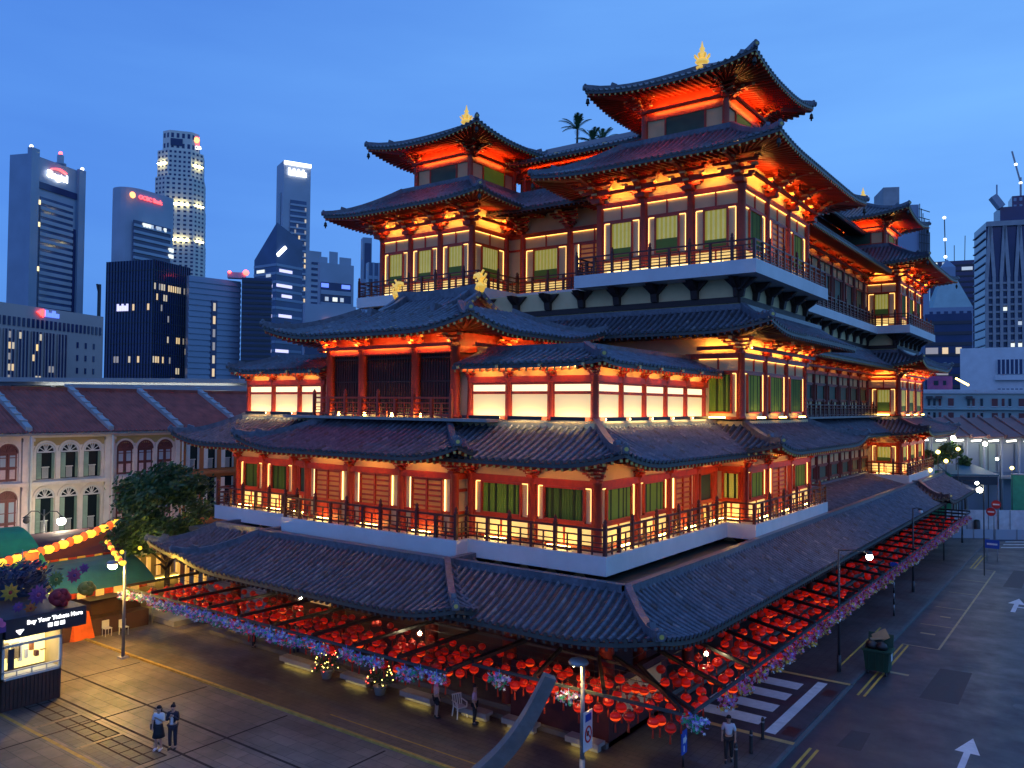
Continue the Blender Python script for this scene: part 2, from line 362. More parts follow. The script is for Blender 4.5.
# ---- tiled skirt roof round a rectangle -------------------------------------
def skirt(rect,r,ze,zt,sides='FRBL',lift=.5,dl=3.2,o=None,zs=None,lit=None,tips=True,knobs=True,cap=True,pitch=.36,steps=6,raft=True,curve=.35,capw=.3,bells=False,parent=None):
    parent=parent or T
    x0,x1,y0,y1=rect; o=o if o is not None else r
    zs=zs if zs is not None else ze+.1
    S={'F':((x0,y0),(1,0),(0,1),x1-x0,'L','R'),'R':((x1,y0),(0,1),(-1,0),y1-y0,'F','B'),
       'B':((x1,y1),(-1,0),(0,-1),x1-x0,'R','L'),'L':((x0,y1),(0,-1),(1,0),y1-y0,'B','F')}
    roof=MB(); trim=MB(); sof=MB(); lampm=MB(); hips=[]
    for sd in sides:
        (ox,oy),(ux,uy),(vx,vy),L,nl,nr=S[sd]; hl=nl in sides; hr=nr in sides
        def lf(u):
            c=0
            if hl: c=max(c,max(0,1-u/dl)**2)
            if hr: c=max(c,max(0,1-(L-u)/dl)**2)
            return lift*c
        def zf(u,t): return ze+(zt-ze)*((1-curve)*t+curve*t*t)+lf(u)*(1-t)**2
        def p(u,t,h=0): return (ox+ux*u+vx*r*t, oy+uy*u+vy*r*t, zf(u,t)+h)
        def tm(u):
            t=1.0
            if hl: t=min(t,u/r)
            if hr: t=min(t,(L-u)/r)
            return max(0,t)
        n=max(2,round(L/pitch)); du=L/n
        prof=[(-.5,0),(-.23,0),(-.18,.075),(0,.125),(.18,.075),(.23,0),(.5,0)]
        nc_=max(3,round(math.hypot(r,zt-ze)/.3))
        for k in range(n):
            uc=(k+.5)*du; vs=[]; fs=[]
            tms=[tm(min(L,max(0,uc+a*du))) for a,_ in prof]
            if max(tms)<.02: continue
            o7=0; jit=random.uniform(-.006,.006); top=max(tms)
            for i in range(nc_):
                t0=i/nc_; t1=(i+1)/nc_
                if t0>=top: break
                jz=random.uniform(-.003,.004)
                for tt,dh in ((t0,.014),(t1,.0)):
                    for (a,h),tq in zip(prof,tms):
                        u=min(L,max(0,uc+a*du+jit*(0 if abs(a)>.4 else 1))); vs.append(p(u,min(tt,tq),h+(dh+jz if abs(a)<.45 else dh*.6)))
                for j in range(6): fs.append((o7+j,o7+j+1,o7+8+j,o7+7+j))
                if i:
                    for j in range(6): fs.append((o7-7+j,o7-7+j+1,o7+j+1,o7+j))
                o7+=14
            roof.add(vs,fs,0,False)
            for q_,f_ in enumerate(fs):
                a_=min(f_)%7
                cell=q_//12
                if a_ in (0,5): roof.m[len(roof.m)-len(fs)+q_]=1
                elif (cell*7919+k*104729+int(ox*31))%17==0: roof.m[len(roof.m)-len(fs)+q_]=2
                elif (cell*6271+k*50021+int(oy*17))%29==0: roof.m[len(roof.m)-len(fs)+q_]=3
            q=p(uc,0); cx,cy,cz=q
            # round tile end and drip tile
            ring=[(cx+ux*.085*math.cos(a)-vx*.03,cy+uy*.085*math.cos(a)-vy*.03,cz+.03+.085*math.sin(a)) for a in [PI*2*i/7 for i in range(7)]]
            trim.add(ring,[tuple(range(7))],0)
            ua,ub=k*du,(k+1)*du
            trim.quad(p(ua,0,-.02),p(ub,0,-.02),p(ub,0,-.17),p(ua,0,-.17),0)
        # soffit and rafters
        if raft:
            ns=max(2,round(L/.36)); dz=-.17
            def inner(u):
                a=max(u,o) if hl else u
                b=min(a,L-o) if hr else a
                return b
            def ip(u,h=0):
                w=inner(u); return (ox+ux*w+vx*o,oy+uy*w+vy*o,zs+h)
            def ep(u,h=0,t=0):
                a,b,c=p(u,0,dz+h); return (a+vx*t,b+vy*t,c)
            for k in range(ns):
                ua,ub=L*k/ns,L*(k+1)/ns; uc=(ua+ub)/2
                sof.quad(ep(ua),ip(ua),ip(ub),ep(ub),0)
                A=Vector(ep(uc,-.07,.03));B=Vector(ip(uc,-.07)); sof.bar(A,B,.1,.13,1)
                if tips:
                    d=(A-B).normalized(); sof.bar(A+d*.005,A+d*.02,.1,.1,2)
            if lit:
                m_,dd,dzl=lit[:3]
                a0=o+.3 if hl else .4; a1=L-(o+.3 if hr else .4)
                if a1-a0>.5:
                    def wp(u,d,z): return (ox+ux*u+vx*(o-d),oy+uy*u+vy*(o-d),z)
                    nseg=max(1,round((a1-a0)/3.2)); 
                    for s_ in range(nseg):
                        b0=a0+(a1-a0)*(s_+.06)/nseg; b1=a0+(a1-a0)*(s_+.94)/nseg
                        lampm.bar(wp(b0,dd,zs+dzl),wp(b1,dd,zs+dzl),.08,.05,0)
                    trimb=sof if len(lit)<4 else MB(); trimb.bar(wp(a0-.2,dd+.1,zs+dzl),wp(a1+.2,dd+.1,zs+dzl),.04,.15,1); trimb.bar(wp(a0-.2,dd+.02,zs+dzl-.06),wp(a1+.2,dd+.02,zs+dzl-.06),.18,.04,1)
        if hr: hips.append([p(L-r*t*0-r*(i/8.),i/8.) for i in range(9) for t in (0,)])
        if cap:
            a=p(r if hl else 0,1,.08); b=p(L-r if hr else L,1,.08); trim.bar(a,b,capw,.3,1)
    ro=roof.build('roof',['roof_tile','roof_pan','roof_tile_worn','roof_tile_pale'],parent)
    trim.build('eave_trim',['roof_tile_end','roof_tile'],ro)
    if raft: sof.build('soffit',['soffit_lit','red_wood','tile_yellow'] if lit else ['dark_red','maroon','roof_tile_end'],ro)  # lit eaves get the bright colours, unlit eaves darker copies of them
    if lit and lampm.v: lampm.build('eave_light',lit[0],ro)
    for h in hips:
        m=MB(); P=[Vector(q) for q in h]
        out=(P[0]-P[1]); out.z=0; out.normalize()
        for i in range(len(P)-1): m.bar(P[i]+Vector((0,0,.13)),P[i+1]+Vector((0,0,.13)),.26,.34,0)
        if knobs:
            c=P[0]+Vector((0,0,.14)); m.ball(c+Vector((0,0,.16)),.1,8,0)
            m.tube([c-out*.05,c+out*.14],.15,10,0); m.tube([c+out*.14,c+out*.155],.08,10,1)
            c2=P[2]+Vector((0,0,.3)); m.bar(c2-out*.15,c2+out*.18+Vector((0,0,.1)),.2,.18,0)
        m.build('hip_ridge',['roof_tile','tile_yellow'],ro)
        if bells:
            b=MB(); c=P[0]+out*-.15+Vector((0,0,-.55))
            b.tube([c+Vector((0,0,.4)),c+Vector((0,0,.1))],.012,5)
            b.lathe(c,[(.13,-.2),(.11,-.12),(.09,.04),(.03,.1)],8)
            b.tube([c+Vector((0,0,-.2)),c+Vector((0,0,-.34))],.05,5)
            b.build('wind_bell','bronze_bell',ro)
    return ro

# ---- shared part meshes ------------------------------------------------------
def mesh_of(mb,name,mats):
    o=mb.build(name,mats,None,(0,0,0)); me=o.data; bpy.data.objects.remove(o); return me
def bracket_mesh(s=1.0,corner=False):
    m=MB(); lv=4
    m.box(-.2*s,.2*s,-.02,.4*s,0,.16*s,0)
    for i in range(lv):
        z=.16*s+i*.2*s; out=(.38+.3*i)*s; lat=(.42+.2*i)*s
        m.box(-.08*s,.08*s,-.05,out,z,z+.13*s,0)
        m.extr([(-.08*s,out,z+.13*s),(-.08*s,out+.14*s,z+.13*s),(-.08*s,out,z)],(.16*s,0,0),0)
        m.box(-.11*s,.11*s,out-.08*s,out+.14*s,z+.13*s,z+.21*s,1)
        yy=.12*s+.26*i*s
        m.box(-lat,lat,yy-.06*s,yy+.06*s,z+.02,z+.12*s,0)
        for sg in (-1,1):
            m.box(sg*lat-.1*s,sg*lat+.1*s,yy-.1*s,yy+.1*s,z+.12*s,z+.21*s,1 if i%2 else 0)
    m.bar((0,.1*s,.55*s),(0,1.7*s,.78*s),.12*s,.15*s,0)
    m.box(-.09*s,.09*s,1.62*s,1.76*s,.68*s,.88*s,1)
    return m
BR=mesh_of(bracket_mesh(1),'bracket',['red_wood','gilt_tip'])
BRD=mesh_of(bracket_mesh(1),'bracket_dim',['dark_red','red_wood'])  # darker bracket copy, lack of lamplight put into its colour
def column_mesh(h,r,nm,mt):
    m=MB(); m.lathe((0,0,0),[(r*1.35,0),(r*1.35,.12),(r*1.05,.2),(r,.3),(r*.94,h-.25),(r*1.15,h-.16),(r*1.15,h)],12,0)
    return mesh_of(m,nm,[mt])
COLS={}
def col_mesh(h,r,mt):
    k=(round(h,2),r,mt)
    if k not in COLS: COLS[k]=column_mesh(h,r,'column',mt)
    return COLS[k]
NBR=[0]; NCO=[0]
def bracket_at(loc,rz,s,dim=False):
    NBR[0]+=1; kid('bracket',BRD if dim else BR,T,loc,rz,s)
def column_at(loc,h,r=.2,mt='red_wood'):
    NCO[0]+=1; kid('column',col_mesh(h,r,mt),T,loc)

# ---- one storey of wall between columns --------------------------------------
def storey(A,B,z0,z1,posts,types,hd=1.0,wf=.6,zhf=.68,br=.8,dim=False,pr=.19,floorlit=False,head=True,colz=None,brack=True,skip_first=False,skip_last=False,strip=True,blind='blind_green',hz=None):
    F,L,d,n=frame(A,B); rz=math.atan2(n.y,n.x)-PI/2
    H=z1-z0; zh=z0+H*zhf if hz is None else hz; wood='dark_red' if dim else 'red_wood'  # dim walls take a darker wood, their lack of light put into colour
    bm=MB()
    bm.fbox(F,0,L,0,.12,z0,z0+.14); bm.fbox(F,0,L,0,.16,z1-.34,z1-.06)
    (bm.fbox(F,0,L,0,.09,zh,zh+.13) if zh<z1-.45 else None)
    if hd>.3: bm.fbox(F,0,L,0,.09,z0+hd-.06,z0+hd+.07)
    for i,u in enumerate(posts):
        if (i==0 and skip_first) or (i==len(posts)-1 and skip_last): continue
        column_at(F(u,.02,z0),z1-z0,pr,wood)
        if brack: bracket_at(F(u,.05,z1-.08),rz,br,dim)
    for i,t in enumerate(types):
        a=posts[i]+pr*.8; b=posts[i+1]-pr*.8; c=(a+b)/2; cw=b-a
        if t in 'WYN':
            ww=cw*wf; w0,w1=c-ww/2,c+ww/2; zb=z0+hd+.07
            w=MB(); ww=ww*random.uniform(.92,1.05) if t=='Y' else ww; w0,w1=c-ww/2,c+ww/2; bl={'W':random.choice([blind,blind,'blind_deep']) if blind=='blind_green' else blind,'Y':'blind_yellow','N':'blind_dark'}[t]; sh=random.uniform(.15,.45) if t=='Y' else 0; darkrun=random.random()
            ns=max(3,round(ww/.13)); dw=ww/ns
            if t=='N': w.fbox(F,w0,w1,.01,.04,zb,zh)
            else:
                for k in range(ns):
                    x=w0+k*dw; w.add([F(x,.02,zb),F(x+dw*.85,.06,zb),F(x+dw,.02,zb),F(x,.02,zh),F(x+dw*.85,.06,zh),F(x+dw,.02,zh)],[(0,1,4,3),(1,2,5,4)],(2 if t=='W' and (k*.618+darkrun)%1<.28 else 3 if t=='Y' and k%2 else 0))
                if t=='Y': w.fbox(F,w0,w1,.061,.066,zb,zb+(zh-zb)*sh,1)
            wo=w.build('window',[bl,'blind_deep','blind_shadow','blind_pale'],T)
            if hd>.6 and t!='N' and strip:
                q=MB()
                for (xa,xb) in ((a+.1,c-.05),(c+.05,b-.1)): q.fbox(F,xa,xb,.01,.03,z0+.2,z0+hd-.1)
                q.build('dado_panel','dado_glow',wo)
            f=MB(); fw=.09
            for x in (w0-fw,w1): f.fbox(F,x,x+fw,0,.12,zb,zh)
            f.fbox(F,w0-fw,w1+fw,0,.125,zb-.01,zb+.08); f.fbox(F,w0-fw,w1+fw,0,.125,zh-.08,zh+.01)
            for x in (a+.03,b-.1): f.fbox(F,x,x+.07,0,.08,z0+.14,zh)
            (f.fbox(F,c-.04,c+.04,0,.08,zh+.13,z1-.34) if zh<z1-.5 else None)
            if hd>.6 and t!='N': f.fbox(F,c-.04,c+.04,0,.07,z0+.14,z0+hd-.06)
            if t=='N':
                for x in (a+cw*.33,a+cw*.67): f.fbox(F,x-.04,x+.04,0,.07,z0+.14,z0+hd-.06)
            f.build('frame',wood,wo)
            if strip and t!='N':
                s=MB(); s.fbox(F,w0-fw-.07,w1+fw+.07,.03,.07,zh-.02-.0,zh+.025,0) if False else None
                for x in (a+.115,b-.15): s.fbox(F,x,x+.024,.02,.05,zb+.1,zh-.04)
                s.fbox(F,a+.15,b-.15,.02,.05,zh-.045,zh-.012)
                s.build('light_strip','strip_warm',wo)
        elif t=='D':
            ww=cw*.66; w0,w1=c-ww/2,c+ww/2; zb=z0+.14
            dd=MB()
            dd.fbox(F,w0,w1,.01,.03,zb,zh,1)
            for x in (w0,c-.06,w1-.1): dd.fbox(F,x,x+.1,.03,.12,zb,zh)
            for q in range(10):
                z=zb+.1+(zh-zb-.15)*q/9; dd.fbox(F,w0,w1,.03,.075,z-.045,z+.045)
            dd.fbox(F,w0,w1,.03,.085,zb,zb+(zh-zb)*.3)
            do=dd.build('door',[wood,'amber_glass' if not dim else 'maroon'],T)
            f=MB()
            for x in (a+.03,b-.1): f.fbox(F,x,x+.07,0,.08,z0+.14,zh)
            (f.fbox(F,c-.04,c+.04,0,.08,zh+.13,z1-.34) if zh<z1-.5 else None)
            f.build('frame',wood,do)
            if strip and not dim:
                s=MB()
                for x in (w0-.12,w1+.06): s.fbox(F,x,x+.045,.02,.06,zb+.9,zh-.02)
                s.build('light_strip','strip_cream',do)
        elif t=='L':
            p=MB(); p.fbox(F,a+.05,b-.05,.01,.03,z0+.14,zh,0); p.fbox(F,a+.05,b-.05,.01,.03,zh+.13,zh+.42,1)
            po=p.build('window',['panel_wash_glow','panel_wash_glow_top'],T)  # wall panels rather than windows; uplight wash is put in as their glow
            f=MB(); f.fbox(F,a,b,0,.08,zh+.42,zh+.5); 
            for x in (a-.02,b-.05): f.fbox(F,x,x+.07,0,.08,z0+.14,zh+.42)
            f.build('frame',wood,po)
            k=MB(); k.fbox(F,a+.15,b-.15,.34,.4,z0+.05,z0+.11,0); k.fbox(F,a+.1,b-.1,.41,.44,z0+.0,z0+.16,1); k.build('floor_light',['panel_lamp','black_metal'],po)
        elif t=='S':
            p=MB(); p.fbox(F,a,b,-.2,-.1,z0+.14,zh,0); k=0
            x=a+.08
            while x<b-.06: p.fbox(F,x,x+.05,-.1,-.05,z0+.14,zh,1); x+=.17
            for z in (z0+.9,z0+1.7,zh-.2): p.fbox(F,a,b,-.1,-.04,z,z+.07,1)
            p.build('screen',['maroon','dark_timber'],T)
    bm.build('beam',wood,T)
    if not dim and strip and hd>.2 and any(t in 'WYD' for t in types):
        s=MB()
        for i,t in enumerate(types):
            if t in 'WYD' and zh<z1-.5: s.fbox(F,posts[i]+pr,posts[i+1]-pr,.03,.07,z1-.365,z1-.342)
        if s.v: s.build('light_strip','strip_beam',T)
    if floorlit:
        for i,t in enumerate(types):
            a=posts[i]+.3;b=posts[i+1]-.3
            k=MB(); c=(a+b)/2
            k.fbox(F,c-.55,c+.55,.42,.5,z0+.06,z0+.14,0); k.fbox(F,c-.57,c+.57,.36,.52,z0+.0,z0+.06,1)
            k.build('floor_light',[floorlit if isinstance(floorlit,str) else 'floor_lamp','black_metal'],T)
def block(x0,x1,y0,y1,z0,z1,m_='cream',name='wall'):
    b=MB(); b.box(x0,x1,y0,y1,z0,z1); return b.build(name,m_,T)
def railing(A,B,z,h=1.05,sp=1.15,ends=(True,True),dim=False,mt='rail_dark'):
    F,L,d,n=frame(A,B); m=MB(); k=max(1,round(L/sp))
    for i in range(k+1):
        if (i==0 and not ends[0]) or (i==k and not ends[1]): continue
        u=L*i/k; big=i%2==0
        m.fbox(F,u-.07,u+.07,-.07,.07,z,z+(h+.08 if big else h-.05))
        if big:
            c=F(u,0,z+h+.08); m.lathe(c,[(.09,0),(.1,.06),(.06,.12),(.09,.19),(.02,.32)],6)
    for zz,t in ((h-.08,.09),(h*.68,.055),(h*.44,.04),(h*.28,.04),(h*.1,.08)): m.fbox(F,0,L,-.035,.035,z+zz,z+zz+t)
    for i in range(k): 
        u=L*(i+.5)/k; m.fbox(F,u-.03,u+.03,-.025,.025,z,z+h*.68)
    m.build('railing',mt,T)
def slab(x0,x1,y0,y1,z0,z1): return block(x0,x1,y0,y1,z0,z1,'white_paint','balcony')
def corbels(A,B,z0,z1,sp=1.5,out=.8):
    F,L,d,n=frame(A,B); k=max(1,round(L/sp)); m=MB()
    for i in range(k+1):
        u=L*i/k; a=max(0,u-.19);b=min(L,u+.19)
        P=[F(a,0,z0),F(a,.25,z0),F(a,.34,z0+(z1-z0)*.45),F(a,out*.75,z0+(z1-z0)*.7),F(a,out,z1-.02),F(a,0,z1-.02)]
        m.extr(P,d*(b-a),0)
        q=.72; P=[F(u-.13,.02,z0+(z1-z0)*.3),F(u-.13,.18,z0+(z1-z0)*.3),F(u-q,.18,z1-.1),F(u-q,.02,z1-.1)]
        m.extr([F(u-q,.02,z1-.03),F(u-.12,.02,z0+(z1-z0)*.35),F(u+.12,.02,z0+(z1-z0)*.35),F(u+q,.02,z1-.03)],n*.2,0)
    m.fbox(F,0,L,0,.12,z0-.32,z0,0)
    m.build('corbel','dark_timber',T)

# ---------------------------------------------------------------- storey 1
block(-24,-1.9,2.4,65,0,6.35,'maroon')
# skirt roofs over the ground storey
W1=-25.9
skirt((W1,4.2,-3.9,68),2.55,5.15,6.5,'FRL',lift=.6,dl=4.5,o=4.3,zs=5.75,pitch=.35)
skirt((mx(-3.6),-3.6,-4.75,0),3.0,5.1,6.55,'FRL',lift=.6,dl=4,o=3.5,zs=5.7,pitch=.35)
skirt((-2,4.9,49.6,66),2.9,5.2,6.6,'FR',lift=.6,dl=4,o=3.6,zs=5.7,pitch=.35)
skirt((-6,1.9,25.4,51.2),3.95,6.3,7.3,'R',lift=0,raft=False,knobs=False,curve=.1)
block(-26,1.7,-1.4,67,6.0,6.25,'roof_tile_end','gutter_deck')
b=MB(); b.box(1.5,1.78,-1.5,67,6.38,6.72); b.build('gutter_kerb','clay_tile',T)
for x in [mx(-1),-20.5,-16,-9.7,-5.2,-.4]:
    column_at((x,.8,0),5.9,.32,'dark_red'); bracket_at((x,.7,5.0),PI,.75,True)
for y in range(4,66,5):
    column_at((-.6,y,0),5.9,.3,'dark_red'); bracket_at((-.3,y,5.0),-PI/2,.75,True)
lw=MB(); lw.box(-4.6,.1,.1,.35,.0,2.5); lw.box(-.15,.1,.35,5.2,.0,2.5); lw.build('low_wall','maroon',T)
cp=MB(); cp.box(.1,.13,.7,4.6,.9,2.2); cp.build('wall_panel','cream',T)
pl=MB(); pl.box(mx(-.1),-.1,.35,66,0,.42); pl.box(mx(.1),.1,-.1,66,0,.2); pl.build('plinth','plinth_stone',T)
# dim glowing pane in the ground storey wall
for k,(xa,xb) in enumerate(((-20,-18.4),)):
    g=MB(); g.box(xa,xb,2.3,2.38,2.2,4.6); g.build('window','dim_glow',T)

# ---------------------------------------------------------------- storey 2
Z2=7.335
for A,B in (((mx(-.95),.95),(-.95,.95)),((-.95,.95),(-.95,13.2)),((.55,13.2),(.55,25))):
    pass
block(mx(-.95),-.95,.95,13.4,6.1,12.5)
block(mx(-7.85),-7.85,.2,1.2,6.1,11.6)
block(mx(.55),.55,13.4,24.4,6.1,12.5)
block(mx(-2.2),-2.2,24.2,66,6.1,12.5)
block(mx(.55),.55,52,63,6.1,12.5)
slab(mx(0),0,0,13,6.58,Z2); slab(mx(-6.95),-6.95,-.75,.2,6.575,Z2+.003)
slab(mx(1.5),1.5,12.4,25.3,6.577,Z2+.002); slab(-6,1.5,51,64,6.58,Z2)
corbels((mx(-.95),.95),(mx(-7.4),.95),5.95,6.58); corbels((mx(-7.85),.2),(-7.85,.2),5.95,6.57,1.9); corbels((-7.85,.95),(-.95,.95),5.95,6.58)
corbels((-.95,.95),(-.95,12.6),5.95,6.58); corbels((.55,13.4),(.55,24.4),5.95,6.57); corbels((-2.2,13.38),(.55,13.38),5.95,6.57)
Z2T=10.2
storey((mx(-.95),.95),(mx(-7.85),.95),Z2,Z2T,[.0,2.4,5.0,6.7],'WWN',wf=.55,floorlit=True,hz=9.84,skip_last=True)
storey((mx(-7.85),.2),(-7.85,.2),Z2,Z2T,[0,3.25,6.75,10],'DDD',floorlit=True,hz=9.84)
storey((-7.85,.2),(-7.85,.95),Z2,Z2T,[0,.75],' ',brack=False,skip_first=True,skip_last=True)
storey((-7.85,.95),(-.95,.95),Z2,Z2T,[.35,3.75,6.9],'WW',wf=.66,floorlit=True,hz=9.84)
storey((-.95,.95),(-.95,13.2),Z2,Z2T,[0,3.35,6.5,9.6,12.0],'WWDN',wf=.66,floorlit=True,hz=9.84,skip_first=True)
storey((-.95,13.4),(.55,13.4),Z2,Z2T,[0.1,1.5],'W',wf=.7,floorlit=True,hz=9.84,blind='blind_yellow',skip_first=True,brack=False)
storey((.55,13.4),(.55,24.4),Z2,Z2T,[0,3.2,7.2,11],'WDW',wf=.6,floorlit=True,hz=9.84)
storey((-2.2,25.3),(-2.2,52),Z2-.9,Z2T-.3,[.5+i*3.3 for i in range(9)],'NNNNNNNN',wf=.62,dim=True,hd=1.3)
storey((-2.2,52),(.55,52),Z2,Z2T,[.2,2.7],'Y',wf=.5,floorlit=True,hz=9.84,skip_first=True)
storey((.55,52),(.55,63),Z2,Z2T,[0,3.6,7.3,11],'YYY',wf=.5,floorlit=True,hz=9.84)
e=.13
railing((mx(-e),e),(mx(-7.1),e),Z2); railing((mx(-7.1),-.62),(-7.1,-.62),Z2); railing((-7.1,e),(-e,e),Z2)
railing((-7.08,-.62),(-7.08,e),Z2,ends=(False,False)); railing((mx(-7.08),e),(mx(-7.08),-.62),Z2,ends=(False,False))
railing((-e,e),(-e,12.5),Z2,ends=(False,True)); railing((-e,12.53),(1.37,12.53),Z2,ends=(False,True)); railing((1.37,12.53),(1.37,25.2),Z2,ends=(False,True)); railing((1.37,25.2),(-2.2,25.2),Z2,ends=(False,True))
railing((mx(-e),12.5),(mx(-e),e),Z2,ends=(True,False))
railing((-2.2,51.13),(1.37,51.13),Z2); railing((1.37,51.13),(1.37,63.9),Z2,ends=(False,True))
# roofs of storey 2
LT2=('eave_lamp_wash',1.5,-.3,1)
skirt((mx(1.75),1.75,-1.75,16),3.1,10.98,12.5,'FRL',lift=.55,dl=3.5,o=2.7,zs=11.2,lit=LT2,curve=.3)
skirt((-8,.35,26.5,51),2.4,11.1,12.5,'R',lift=0,o=2.5,zs=11.25,curve=.3,lit=('eave_fill_dim',1.2,-.28,1))
skirt((mx(-5.4),-5.4,-2.6,1),3.6,10.98,12.55,'FRL',lift=.6,dl=3.2,o=2.8,zs=11.2,lit=LT2,curve=.3)
skirt((-10,3.4,10.6,27.4),3.4,11.05,12.55,'FRB',lift=.5,dl=3.2,o=2.85,zs=11.25,lit=LT2,curve=.3)
skirt((-6,3.4,49.2,66),3.4,11.05,12.55,'FRB',lift=.5,dl=3.2,o=2.85,zs=11.25,lit=LT2,curve=.3)
block(mx(-1.0),-1.0,1.3,66,12.45,12.6,'stone','parapet_deck')
block(mx(-6),-6,.0,1.4,12.46,12.59,'stone','parapet_deck')

# ---------------------------------------------------------------- storey 3 annex (bright panels)
Z3=12.58
block(mx(-1.3),-1.3,1.3,13.3,Z3,15.3)
ann=[0,2.2,4.45,6.6]
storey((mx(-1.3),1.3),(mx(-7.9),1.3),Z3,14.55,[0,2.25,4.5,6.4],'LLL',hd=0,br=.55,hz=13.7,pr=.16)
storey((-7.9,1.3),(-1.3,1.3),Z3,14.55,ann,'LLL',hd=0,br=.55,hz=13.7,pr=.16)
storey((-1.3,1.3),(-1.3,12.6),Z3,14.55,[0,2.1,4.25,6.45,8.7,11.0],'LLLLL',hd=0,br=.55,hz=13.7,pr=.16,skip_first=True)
LT3=('eave_lamp_wash',.4,-.16,1)
skirt((-8.35,-.45,.45,13.5),2.0,14.98,15.72,'FR',lift=.2,dl=2,o=.85,zs=15.0,lit=LT3,curve=.2)
skirt((mx(-.45),mx(-8.35),.45,13.5),2.0,14.98,15.72,'FL',lift=.2,dl=2,o=.85,zs=15.0,lit=LT3,curve=.2)
block(mx(-2.5),-2.5,2.6,13.3,15.3,15.75,'roof_tile','flat_roof')

# gate hall with hip-and-gable roof
GX0,GX1,GY0,GY1=-17.1,-8.6,1.0,8.2
block(GX0,GX1,GY0+.3,GY1,Z3,16.6,'dark_red')
storey((GX0,GY0),(GX1,GY0),Z3,16.0,[0,2.4,6.05,8.5],'SSS',hd=0,hz=15.62,br=1.0,pr=.24)
storey((GX1,GY0),(GX1,GY1),Z3,16.0,[0,3.6,7.2],'  ',hd=0,hz=15.0,br=.9,pr=.24,skip_first=True)
m=MB(); m.box(GX0+.2,GX1-.2,GY0+.1,GY0+.34,15.25,15.85); m.build('frieze','red_wood',T)
railing((GX0-.4,GY0-.75),(GX1+.4,GY0-.75),Z3+.02,h=.95,mt='red_wood')
for u in (1.2,3.1,5.0,6.9):
    l=MB(); l.box(GX0+u-.06,GX0+u+.06,GY0-.58,GY0-.5,Z3+.05,Z3+.2); l.build('floor_light','gate_lamp',T)

skirt((-19.9,-5.9,-1.25,10.2),3.6,16.55,18.0,'FRBL',lift=.65,dl=4,o=2.3,zs=16.75,lit=('eave_lamp',.55,-.75),cap=False,curve=.3)
def gable_roof(x0,x1,yc,hw,ze,zt,sag=.18):
    roof=MB(); n=round((x1-x0)/.32); du=(x1-x0)/n; st=6
    prof=[(-.5,0),(-.24,0),(-.17,.055),(0,.085),(.17,.055),(.24,0),(.5,0)]
    for sg in (-1,1):
        for k in range(n):
            vs=[];fs=[];uc=x0+(k+.5)*du
            for i in range(st+1):
                t=i/st
                for a,h in prof: vs.append((uc+a*du,yc+sg*hw*(1-t),ze+(zt-ze)*(.6*t+.4*t*t)+h))
            for i in range(st):
                for j in range(6): fs.append((i*7+j,i*7+j+1,(i+1)*7+j+1,(i+1)*7+j) if sg<0 else (i*7+j+1,i*7+j,(i+1)*7+j,(i+1)*7+j+1))
            roof.add(vs,fs)
    ro=roof.build('roof','roof_tile',T)
    for x,dx in ((x0,.35),(x1,-.35)):
        g=MB(); P=[]
        for i in range(13):
            s=-1+i/6; t=1-abs(s); P.append((x+dx,yc+s*hw*.98,ze-.3+(zt-ze)*(.6*t+.4*t*t)+.2))
        g.extr(P+[(x+dx,yc,ze-.4)],(.1,0,0),0)
        for i in range(12): g.bar(Vector(P[i])+Vector((-dx*.9,0,.18)),Vector(P[i+1])+Vector((-dx*.9,0,.18)),.22,.26,1)
        for i in range(13):
            c=Vector(P[i])+Vector((-dx*.9+(-.14 if dx>0 else .14),0,.12)); g.ball(c,.07,6,2)
        g.build('gable',['maroon','roof_tile','tile_yellow'],ro)
    r=MB(); N=14
    Q=[(x0+(x1-x0)*i/N,yc,zt+.15+sag*(abs(2*i/N-1))**2.2*2) for i in range(N+1)]
    for i in range(N): r.bar(Q[i],Q[i+1],.34,.5)
    r.build('main_ridge','roof_tile',ro)
    for x,sg in ((x0,1),(x1,-1)):
        h=MB(); zb=zt+.15+sag*2
        # fish-tail ridge ornament: curved scroll rising then curling inward
        pts=[(x+sg*.1,yc,zb-.1),(x-sg*.06,yc,zb+.22),(x-sg*.04,yc,zb+.5),(x+sg*.14,yc,zb+.7),(x+sg*.36,yc,zb+.68),(x+sg*.46,yc,zb+.54)]
        h.tube(pts,[.24,.27,.22,.17,.11,.04],8)
        for i in range(4): h.bar(Vector(pts[i])+Vector((-sg*.18,0,.05)),Vector(pts[i])+Vector((-sg*.32,0,.24)),.1,.07)
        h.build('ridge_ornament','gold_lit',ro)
    for sg in (-1,1):      # descending ridges on the gable edges
        for x in (x0+.75,x1-.75):
            d_=MB(); 
            for i in range(6):
                def q(t): return Vector((x,yc+sg*hw*(1-t),ze+(zt-ze)*(.6*t+.4*t*t)+.18))
                d_.bar(q(i/6),q((i+1)/6),.26,.3)
            c=q(0); d_.bar(c,c+Vector((0,sg*.5,.05)),.3,.42)
            d_.build('hip_ridge','roof_tile',ro)
    return ro
gable_roof(-15.75,-9.9,4.45,2.3,17.7,18.85,.06)

